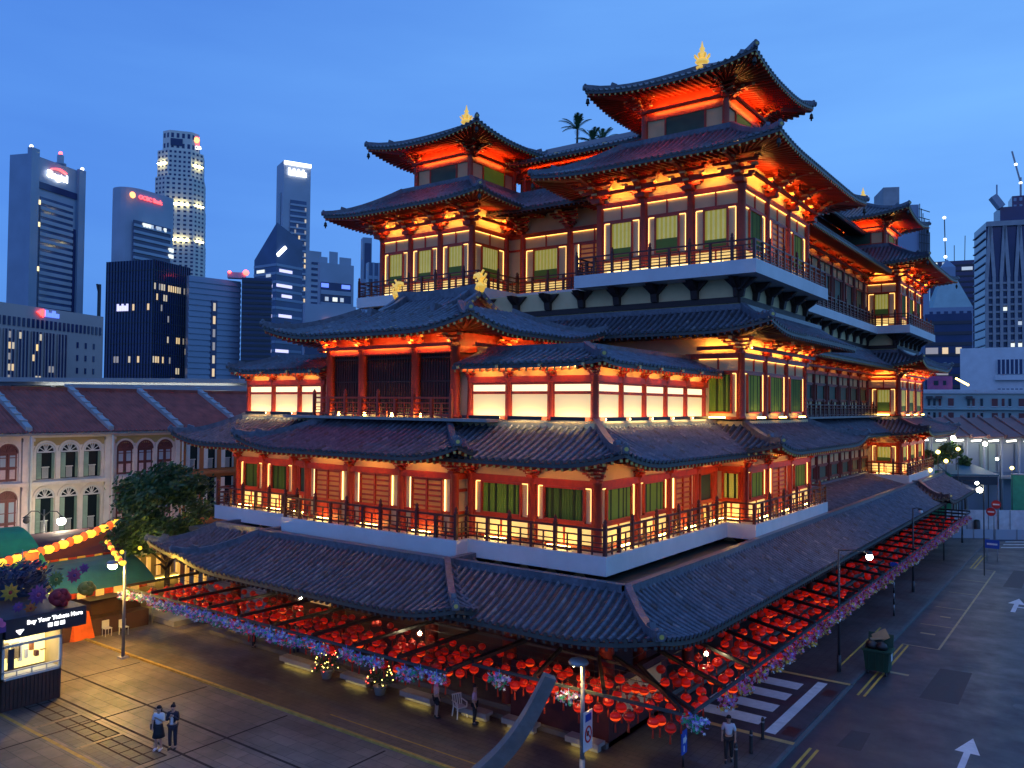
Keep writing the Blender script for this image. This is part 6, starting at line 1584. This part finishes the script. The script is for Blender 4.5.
# 9 stepped block with lit top floor
r,w1,w2,h=site('office_block','stepped grey office block with lit upper floors, left of the temple balcony','office block',318,320,354,262,520,20)
(F,L,d,n),_=faces(w1,w2); m=MB(); m.box(0,w1,0,w2,0,h); 
for k,(a,b,t) in enumerate(((0,.25,4),(.3,.55,8),(.6,.95,5))): m.box(w1*a,w1*b,2,w2*.6,h,h+t)
m.build('body','concrete_grey',r)
m=MB(); m.fbox(F,L*.03,L*.92,.1,.3,5,h*.88); m.build('glazing','glass_navy',r); bands(r,lambda u,dd,z:F(u+L*.03,dd,z),L*.89,5,h*.88,11,.35,'concrete_grey',d=.8)
litw(r,lambda u,dd,z:F(u+L*.03,dd,z),L*.89,5,h*.88,20,24,[(3,17,3),(9,17,4),(15,17,3),(1,15,4),(8,15,5),(16,15,2),(4,13,5),(12,13,4),(18,12,3),(3,10,4),(10,9,3)],'win_lit_pale',d0=.85,d1=.95); litw(r,lambda u,dd,z:F(u+L*.03,dd,z),L*.89,5,h*.88,20,24,[(0,19,6),(16,19,7)],'sign_blue',d0=.85,d1=.95)
r,w1,w2,h=site('office_block','low pale grey block with a round orange sign, behind the gate roof','office block',303,305,356,303,400,16)
(F,L,d,n),_=faces(w1,w2); m=MB(); m.box(0,w1,0,w2,0,h); m.build('body','concrete_grey',r); m=MB(); m.fbox(F,0,L,.1,.4,h*.6,h*.72); m.build('window_band','glass_navy',r)
m=MB(); c=F(L*.43,.5,h*.86); m.tube([c,c+n*.5],L*.055,16); m.build('sign_disc','sign_orange',r); m=MB(); 
for k in range(5): m.fbox(F,L*(.68+.035*k),L*(.705+.035*k),.5,.8,h*.84,h*.885)
m.build('sign_lettering','sign_white',r)
# 10 narrow pair behind the left tower balcony
r,w1,w2,h=site('office_tower','slim grey tower behind the left temple balcony','office tower',362,363,372,237,480,10)
(F,L,d,n),_=faces(w1,w2); m=MB(); m.box(0,w1,0,w2*2,0,h); m.build('body','cladding_blue',r); m=MB(); m.fbox(F,L*.2,L*.9,.1,.4,h*.78,h*.97); m.build('louvre','glass_navy',r)
r,w1,w2,h=site('office_block','glass block behind the left temple tower','office block',366,368,400,262,440,12)
(F,L,d,n),_=faces(w1,w2); m=MB(); m.box(0,w1,0,w2,0,h); m.build('body','glass_blue',r); fins(r,F,L,0,h,6,1.0,'cladding_blue',.8); bands(r,F,L,0,h,10,.2,'cladding_blue',d=.5)
# crane at the far left
r=empty('tower_crane',at(99,310,600)*1-Vector((0,0,at(99,310,600).z)),'tiny tower crane between the grey tower and the bank tower','crane'); c=at(99,306,600); m=MB(); m.bar((c.x,c.y,0),c+Vector((0,0,16)),1.8,1.8); m.build('mast','mullion_dark',r); m=MB(); m.bar(c+Vector((0,0,8)),at(97,284,600),1.2,1.2); m.build('jib','mullion_dark',r)
# long pale canopies behind the shophouses
for i,(pa,pb,py,D,lb) in enumerate(((-20,255,377,92,'long pale flat canopy roof stretching behind the shophouse roofs'),(70,262,384,80,'lower pale canopy roof with lit soffit behind the shophouse ridge'))):
    A=at(pa,py,D);B=at(pb,py+2,D*1.02); u=(B-A); u.z=0; u.normalize(); nn=Vector((-u.y,u.x,0)); r=empty('canopy_roof',((A.x+B.x)/2,(A.y+B.y)/2,0),lb,'canopy','canopies behind the shophouses')
    m=MB(); m.extr([A,B,B+nn*9,A+nn*9],(0,0,-.5)); m.build('roof','concrete',r)
    m=MB(); m.extr([A+nn*1.5-Vector((0,0,.5)),B+nn*1.5-Vector((0,0,.5)),B+nn*6-Vector((0,0,.5)),A+nn*6-Vector((0,0,.5))],(0,0,-.35)); m.build('beam','concrete_grey',r)
    for k in range(7): p=A.lerp(B,(k+.5)/7)+nn*3; m=MB(); m.tube([(p.x,p.y,0),(p.x,p.y,p.z-.8)],.3,8); m.build('post','concrete_grey',r)
    for k in range(4 if i==0 else 3):
        p=A.lerp(B,.3+.17*k)+nn*.8-Vector((0,0,1.3)); m=MB(); m.bar(p-u*3,p+u*3,.3,.2); m.build('tube_light','tube_white',r)
    m=MB(); p=A.lerp(B,.5); m.extr([A+nn*7-Vector((0,0,.8)),B+nn*7-Vector((0,0,.8)),B+nn*7-Vector((0,0,4.5)),A+nn*7-Vector((0,0,4.5))],nn*.3); m.build('back_wall','cream',r)
# ------------- right skyline
r,w1,w2,h=site('office_tower','blue gridded tower with criss-cross white fins at the right edge','office tower',974,986,1075,222,420,12)
(F,L,d,n),(F2,L2,d2,n2)=faces(w1,w2); m=MB(); m.box(0,w1,0,w2,0,h); m.box(w1*.18,w1*.45,3,w2*.6,h,h+8); m.build('body','glass_navy',r)
m=MB(); zz=h*.74
for k in range(13): m.fbox(F,L*(k/12)-.7,L*(k/12)+.7,0,1.3,0,zz)
for k in range(12):
    a=L*(k/12); s=((-1)**k)*L*.045; m.bar(F(a+s,.8,h),F(a,.8,zz),1.6,1.2,0,up=n)
o=m.build('fin','concrete',r); o['kind']='stuff'
bands(r,F,L,0,zz,22,.28,'concrete',d=.9); m=MB(); m.fbox(F,0,L,0,1.5,h-2.5,h); m.build('parapet','concrete',r); bands(r,F2,L2,0,h,26,.12,'concrete',d=.7,name='balcony')
litw(r,F,L,0,zz,22,12,rnd_cells(12,20,10,77,1)+[(3,12,1),(4,12,2),(6,12,1),(5,10,1),(8,10,2),(1,8,1),(2,6,1),(4,6,2),(6,6,1),(3,3,1),(7,4,1),(0,5,1),(5,8,1)],'win_lit_pale',d0=.1,d1=.5)
m=MB(); m.bar((w1*.2,4,h+8),(w1*.1,4,h+14),6,3); m.bar((w1*.15,4,h+12),(w1*.15,4,h+20),.6,.6); m.build('mast','concrete_grey',r)
r,w1,w2,h=site('office_tower','dark tower with pale square windows and a crane, topmost at the right edge','office tower',1008,1012,1060,196,600,8)
(F,L,d,n),_=faces(w1,w2); m=MB(); m.box(0,w1,0,w2,0,h); m.build('body','glass_navy',r)
m=MB()
for a in range(8):
    for b in range(16): m.fbox(F,L*(a+.25)/8,L*(a+.75)/8,.1,.4,h-5*(b+.8),h-5*(b+.3))
o=m.build('window','cladding_blue',r); o['kind']='stuff'
m=MB(); m.bar((w1*.2,3,h),(w1*.2,3,h+14),1.2,1.2); m.build('crane_mast','pole_grey',r); m=MB(); m.bar((w1*.2,3,h+10),(w1*.02,3,h+34),1,1); m.build('crane_jib','pole_grey',r)
for q in ((w1*.2,3,h+10),(w1*.1,3,h+24)): m=MB(); m.ball(q,1.1,6); m.build('beacon','sign_white',r)
r,w1,w2,h=site('hotel_tower','grey blue hotel tower with pyramid roof and antennas','hotel','',0,0,0,1,0) if False else site('hotel_tower','grey blue hotel tower with a greenish pyramid roof','hotel',905,912,973,308,380,8)
(F,L,d,n),(F2,L2,d2,n2)=faces(w1,w2); m=MB(); m.box(0,w1,0,w2,0,h); m.build('body','cladding_blue',r)
m=MB(); t=.3; m.add([(w1*.35,0,h),(w1,0,h),(w1,w2,h),(w1*.35,w2,h),(w1*.52,w2*.35,h+14),(w1*.8,w2*.35,h+14),(w1*.8,w2*.65,h+14),(w1*.52,w2*.65,h+14)],[(0,1,5,4),(1,2,6,5),(2,3,7,6),(3,0,4,7),(4,5,6,7)]); m.build('roof','mint_wall',r)
m=MB(); m.box(w1*.54,w1*.78,w2*.37,w2*.63,h+14,h+20); m.add([(w1*.54,w2*.37,h+20),(w1*.78,w2*.37,h+20),(w1*.78,w2*.63,h+20),(w1*.54,w2*.63,h+20),(w1*.66,w2*.5,h+24)],[(0,1,4),(1,2,4),(2,3,4),(3,0,4)]); m.build('lantern_tower','cladding_blue',r)
m=MB()
for a in range(8):
    for b in range(14): m.fbox(F,L*(a+.25)/8,L*(a+.75)/8,.1,.3,h-4.2*(b+.8)-1,h-4.2*(b+.2)-1)
o=m.build('window','glass_navy',r); o['kind']='stuff'
r,w1,w2,h=site('office_tower','distant dark tower block with bright upper floors and a tall lit mast','office tower',928,930,985,262,640,4)
(F,L,d,n),_=faces(w1,w2); m=MB(); m.box(0,w1,0,w2,0,h); m.build('body','glass_navy',r); bands(r,F,L,0,h,30,.3,'mullion_dark',d=.5); litw(r,F,L,0,h,30,14,[(0,29,2),(3,29,1),(0,26,5),(1,24,1),(8,28,3)],'win_lit_pale',d0=.55,d1=.7)
m=MB(); m.bar((w1*.3,5,h),(w1*.28,5,h+36),.7,.7); m.build('mast','pole_dark',r)
for k in (.12,.5,.98): m=MB(); m.ball((w1*(.3-.02*k),5,h+36*k),1.2,6); m.build('beacon','sign_white',r)
m=MB(); m.bar((w1*.65,5,h),(w1*.66,5,h+20),.5,.5); m.bar((w1*.46,5,h),(w1*.46,5,h+13),.5,.5); m.build('mast','pole_dark',r)
r,w1,w2,h=site('office_tower','construction tower wrapped in scaffold netting behind the far temple roof','tower block',880,893,929,205,300,14)
(F,L,d,n),_=faces(w1,w2); m=MB(); m.box(0,w1*.72,0,w2,0,h); m.box(w1*.72,w1,0,w2,0,h*.9); m.build('body','cladding_blue',r); m=MB(); m.box(-w1*.25,w1*.2,1,w2*.8,h*.9,h+7) ; m.build('roof_plant','concrete',r)
m=MB()
for k in range(7): m.bar((w1*(.72+.045*k),-1,h*.7),(w1*(.72+.045*k),-1,h*(1.0-.02*k)),.25,.25)
for k in range(9): m.bar((w1*.7,-1,h*(.7+.035*k)),(w1*1.0,-1,h*(.7+.033*k)),.25,.25)
o=m.build('scaffold','pole_dark',r); 
r,w1,w2,h=site('office_block','dark blue office block with two lit floors behind the far temple tower','office block',921,925,972,314,260,4)
(F,L,d,n),_=faces(w1,w2); m=MB(); m.box(0,w1,0,w2,0,h); m.build('body','glass_navy',r); bands(r,F,L,0,h,13,.3,'mullion_dark',d=.4); litw(r,F,L,0,h,13,14,[(0,9,4),(5,9,2),(3,7,4),(1,7,1)],'win_lit_dim',d0=.42,d1=.5); litw(r,F,L,0,h,13,14,[(9,9,2),(4,6,4)],'win_lit_dim',d0=.42,d1=.5)
r,w1,w2,h=site('office_block','white panelled building with three recessed window floors at the right edge','office block',958,960,1050,348,190,-2)
(F,L,d,n),_=faces(w1,w2); m=MB(); m.box(0,w1,0,w2,0,h); m.build('body','white_paint',r)
for k in range(3):
    m=MB(); z=h*(.78-.24*k); m.fbox(F,L*.42,L,.05,.3,z,z+h*.12); wo=m.build('window_band','glass_navy',r); fins(r,lambda u,dd,z_:F(u+L*.42,dd,z_),L*.58,z,z+h*.12,12,.25,'white_paint',.5,'mullion')
    m=MB(); m.fbox(F,L*.4,L,0,.9,z-h*.05,z-h*.01); m.build('ledge','white_paint',r)
# ================================================================== RIGHT: FLATS, MARKET HALL, STREET END
r,w1,w2,h=site('apartment_block','pale mint apartment block with maroon windows and balconies beyond the market','apartments',895,897,1060,392,128,-1,group=None)
(F,L,d,n),_=faces(w1,w2); m=MB(); m.box(0,w1,0,w2,0,h); m.build('wall','mint_wall',r)
m=MB(); m.fbox(F,0,L,-.3,.25,h-.1,h+.5)
for k in range(30): m.fbox(F,L*k/30,L*(k+.5)/30,.25,.3,h+.1,h+.4)
m.build('parapet','white_paint',r)
m=MB(); m.fbox(F,L*.16,L,0,.5,h-2.55,h-2.45); m.fbox(F,L*.16,L,0,.5,h-4.7,h-4.6); m.build('balcony','mint_wall',r)
for lv in (0,1):
    for k,u_ in enumerate((.03,.055,.2,.235,.27,.33,.45,.48,.53,.6,.66,.7,.76,.82)):
        z=h-2.0-2.15*lv; big=k in (5,9,12); m=MB(); m.fbox(F,L*u_,L*(u_+(.035 if big else .016)),.02,.12,z,z+1.15); wo=m.build('window','shutter_maroon' if k%3==1 or big else 'glass_dark',r); m=MB(); m.fbox(F,L*u_-.06,L*(u_+(.035 if big else .016))+.06,0,.16,z-.1,z); m.build('sill','white_paint',wo)
for u_ in (.19,.25,.44): m=MB(); m.fbox(F,L*u_,L*u_+.9,.1,.7,h-.95,h-.5); m.build('air_conditioner','pole_dark',r)
m=MB(); m.box(w1*.2,w1*.36,1,5,h,h+2.6); m.build('roof_room','pink_wall',r)
m=MB(); m.fbox(F,L*.24,L*.27,-.97,-.9,h+1.2,h+1.9); m.fbox(F,L*.3,L*.32,-.97,-.9,h+1.2,h+1.9); m.build('window','glass_dark',r)
for k in range(7): m=MB(); m.ball((w1*(.385+.012*k),1,h+2.2-.16*k),.16,6); m.build('fairy_light','bulb_yellow',r)
# market hall with a row of rose pitched roofs and bright tubes
A=at(912,432,96);B=at(1052,428,96); u=(B-A);u.z=0;Lm=u.length;u.normalize();nn=Vector((u.y,-u.x,0))
a=math.atan2(u.y,u.x); r=empty('market_hall',(A.x,A.y,-.12),'market hall with a row of rose tiled roofs and bright white tubes under the eaves','market hall',rz=a); ORG[r.name]=Vector((0,0,0)); zr=A.z
F,L,d,n=frame((0,0),(Lm,0))
m=MB(); m.box(0,Lm,.8,9,0,zr-.2); m.build('wall','cladding_blue',r)
k=8
for i in range(k):
    x0=Lm*i/k;x1=Lm*(i+1)/k; m=MB(); m.extr([(x0,-1.2,zr-.4),(x1-.1,-1.2,zr-.2),(x1-.1,4.5,zr+1.9),(x0,4.5,zr+1.7)],(0,0,-.15)); m.bar((x0+.1,-1.2,zr-.25),(x0+.1,4.6,zr+2.0),.3,.35); m.build('roof','roof_rose',r)
    m=MB(); m.bar((x0+.5,-.6,zr-.85),(x1-.5,-.6,zr-.75),.18,.14); m.build('tube_light','tube_white',r)
    m=MB(); m.box(x0+.15,x1-.15,.6,.8,zr-4.5,zr-1.2); m.build('shutter',['cladding_blue','mint_wall','concrete_grey'][i%3],r)
    m=MB(); m.tube([(x0,-.4,0),(x0,-.4,zr-.5)],.15,8); m.build('post','concrete_grey',r)
m=MB(); m.box(0,Lm,-.9,.7,zr-5.2,zr-4.9); m.build('deck','concrete',r)
# hoarding wall, canopies and plants at the end of the street
def wallseg(pa,pb,ya,yb,D,h,label,mt,name='hoarding'):
    A=at(pa,ya,D);B=at(pb,yb,D); A.z=B.z=-.12; u=(B-A).normalized(); nn=Vector((-u.y,u.x,0)); r=empty(name,(A+B)/2,label,name.replace('_',' ')); L=(B-A).length
    F,_,d,n=frame((A.x,A.y),(B.x,B.y)); m=MB(); m.fbox(F,0,L,-.12,0,-.12,h); k=max(2,int(L/2.2))
    m.build('panel',mt,r); m=MB()
    for i in range(k+1): m.fbox(F,L*i/k-.03,L*i/k+.03,0,.06,-.12,h+.05)
    m.build('batten','pole_grey',r); return F,L,r
F,L,r=wallseg(945,1075,503,508,88,2.4,'long white hoarding wall across the end of the side street','hoarding_white')
F,L,r=wallseg(952,1060,514,517,84,.9,'low street railing in front of the white hoarding','concrete_grey','street_railing')
p=at(973,470,88); r=empty('canopy_tent',(p.x,p.y,-.12),'teal blue flat canopy behind the white hoarding','canopy'); m=MB(); u=Vector((.806,.59,0)); q=Vector((-.59,.806,0)); c=Vector((p.x,p.y,0)); z=at(973,468,88).z
m.extr([c-u*2.4+Vector((0,0,z-.7)),c+u*2.8+Vector((0,0,z-.7)),c+u*2.4+q*4+Vector((0,0,z+.1)),c-u*1.8+q*4+Vector((0,0,z+.1))],(0,0,-.15)); m.build('canopy','teal_roof',r)
m=MB(); m.extr([c-u*2.3+Vector((0,0,z-.9)),c+u*2.7+Vector((0,0,z-.9)),c+u*2.7+Vector((0,0,z-1.8)),c-u*2.3+Vector((0,0,z-1.8))],q*.15); m.build('side_screen','booth_dark',r)
for s in (-2.3,2.7):
    m=MB(); b=c+u*s; m.tube([b,b+Vector((0,0,z-1))],.07,6); m.build('post','pole_grey',r)
for i,(px,py,D,w_,hh,mt,lb) in enumerate(((940,480,92,1.2,2.6,'green_panel','green plastic cabin left of the teal canopy'),(947,479,93,1.0,2.4,'mint_wall','pale green cabin beside the green one'),(1024,482,92,1.2,2.0,'green_panel','green screened enclosure at the right edge'),(974,455,100,1.3,2.6,'mint_wall','pale grey green hoarding panel behind the teal canopy'),(1004,447,104,1.8,3.2,'mint_wall','pale green panel below the market hall'))):
    p=at(px,py,D); r=empty('site_cabin',(p.x,p.y,-.12),lb,'cabin','cabins and panels beyond the hoarding'); m=MB(); m.box(p.x-w_,p.x+w_,p.y-.6,p.y+.6,-.12,p.z+hh*.4); m.build('body',mt,r); m=MB(); m.box(p.x-w_-.05,p.x+w_+.05,p.y-.65,p.y+.65,p.z+hh*.4,p.z+hh*.4+.1); m.build('roof','concrete_grey',r)
for i,(px,py,D,rad,lb) in enumerate(((944,455,86,1.9,'small yellow lit tree beside the far temple bay'),(952,450,90,1.7,'slender yellow lit tree left of the bright street light'),(930,458,84,1.6,'bushy small tree behind the far temple balcony'),(993,452,98,1.3,'little yellow leaved tree below the market hall'),(964,462,92,1.2,'low shrub behind the teal canopy'))):
    p=at(px,py,D); rad*=.55; tree(p.x,p.y,p.z+rad,rad,p.z,'small_tree',lb,'small trees at the street end',n=900,seed=20+i,leaf=.2,mats=('leaf_light','leaf'),trunk=.1)
for i,(px,py,D,s,lb) in enumerate(((953,438,90,.42,'bright white street light nearest the temple below the market roof'),(985,444,94,.36,'bright street light in the middle below the market roof'),(1011,435,100,.3,'smaller bright light at the right below the market roof'),(997,459,90,.22,'small globe light above the teal canopy'),(979.5,490,66,.36,'glaring white street light hanging over the far end of the side street'))):
    p=at(px,py,D); r=empty('street_light',(p.x,p.y,-.12),lb,'street light','street lights at the street end'); m=MB(); m.ball(p,s*.62,10); m.build('bulb','bulb_far',r); m=MB(); m.tube([(p.x+.3,p.y,-.12),(p.x+.3,p.y,p.z+.4),(p.x,p.y,p.z+.45)],.05,6); m.build('pole','pole_dark',r)
# round road signs and plates at the junction
p=at(994,520,80)
r=empty('road_sign',(p.x,p.y,-.12),'pair of red round no entry signs on one post at the junction','sign'); m=MB(); m.tube([(p.x,p.y,-.12),(p.x,p.y,4.2)],.05,8); m.build('post','pole_grey',r)
for i,(dx,z) in enumerate(((-.25,3.2),(.2,3.95))):
    m=MB(); c=Vector((p.x+dx,p.y-.05,z)); m.tube([c,c+Vector((0,-.04,0))],.42,18); dk=m.build('disc','sign_panel_red',r); m=MB(); m.box(c.x-.28,c.x+.28,c.y-.06,c.y-.045,c.z-.07,c.z+.07); m.build('bar','sign_panel_white',dk)
p=at(992,519,72); r=empty('direction_sign',(p.x,p.y,-.12),'small blue rectangular sign on two posts by the junction','sign'); m=MB(); m.box(p.x-.55,p.x+.55,p.y-.04,p.y,1.0,1.75); m.build('panel','sign_panel_blue',r)
for s in (-.4,.4): m=MB(); m.tube([(p.x+s,p.y+.03,-.12),(p.x+s,p.y+.03,1.2)],.04,6); m.build('post','pole_grey',r)
m=MB(); m.box(p.x-.4,p.x+.4,p.y-.06,p.y-.04,1.3,1.45); m.build('legend','sign_panel_white',r)
for i,(px,py,lb) in enumerate(((977,533,'dark slim litter bin on the traffic island'),(990,524,'black square junction box on the far kerb'))):
    g=ray(px,py); t=-CAM.z/g.z; p=CAM+g*t; r=empty('litter_bin',(p.x,p.y,0),lb,'bin'); m=MB(); m.lathe((p.x,p.y,0),[(.3,0),(.32,.1),(.32,1.2),(.25,1.3)],12); m.build('body','pole_dark',r); m=MB(); m.lathe((p.x,p.y,1.3),[(.33,0),(.2,.12),(.02,.15)],12); m.build('lid','black_metal',r)
# palms on the roof garden
def palm(x,y,z0,h,n,label,seed):
    r=empty('palm',(x,y,z0),label,'palm','palms on the temple roof garden'); rp=random.Random(seed); m=MB(); m.lathe((x,y,z0),[(.35,0),(.45,.5),(.4,.5)],10); m.build('planter','stone',r); m=MB(); m.tube([(x,y,z0),(x+.05,y,z0+h)],[.1,.07],7); m.build('trunk','bark',r)
    for i in range(n):
        a=2*PI*i/n+rp.uniform(-.25,.25); e=rp.uniform(.3,1.5); L=rp.uniform(1.5,2.2); m=MB(); b=Vector((x,y,z0+h)); dirv=Vector((math.cos(a)*math.cos(e),math.sin(a)*math.cos(e),math.sin(e))); prev=b; side=Vector((-math.sin(a),math.cos(a),0))
        for k in range(9):
            t=(k+1)/9; p=b+dirv*L*t+Vector((0,0,-.75*t*t*L*.6)); m.bar(prev,p,.04,.03)
            ln=.26*math.sin(PI*min(1,t*.85+.12))+.06
            for s in (-1,1):
                dl=(side*s+ (p-prev).normalized()*.7+Vector((0,0,-.25))).normalized(); w=(p-prev).normalized()*.035
                m.add([p-w,p+w,p+dl*ln],[(0,1,2)]); q=p.lerp(prev,.5); m.add([q-w,q+w,q+dl*ln],[(0,1,2)])
            prev=p
        m.build('frond','leaf',r)
palm(-16.05,23.5,31.9,1.9,20,'taller palm rising above the middle temple roof',1); palm(-14.9,23.8,31.9,.75,14,'low palm just showing over the roof, right of the taller palm',2); palm(-14.1,23.8,31.9,.65,12,'small palm fronds showing over the ridge, nearest the right tower',5)

for i,(px,py,D,mt,lb) in enumerate(((938,452,82,'bulb_yellow','yellow lamp among the trees nearest the far temple bay'),(946,461,84,'bulb_yellow','low yellow lamp beside the small lit trees'),(958,449,88,'bulb_yellow','yellow lamp in front of the market shutters'),(941,474,88,'bulb_green','green work lamp above the green cabin'),(1012,468,92,'bulb_yellow','yellow lamp over the green screened enclosure'),(1018,455,98,'bulb_yellow','yellow lamp below the market deck at the right edge'),(930,470,80,'bulb_yellow','yellow lamp under the far temple balcony'))):
    p=at(px,py,D); r=empty('work_lamp',(p.x,p.y,-.12),lb,'lamp','small lamps at the street end'); m=MB(); m.ball(p,.2,8); m.build('bulb',mt,r); m=MB(); m.tube([(p.x,p.y,-.12),(p.x,p.y,p.z-.1)],.04,6); m.build('pole','pole_dark',r)
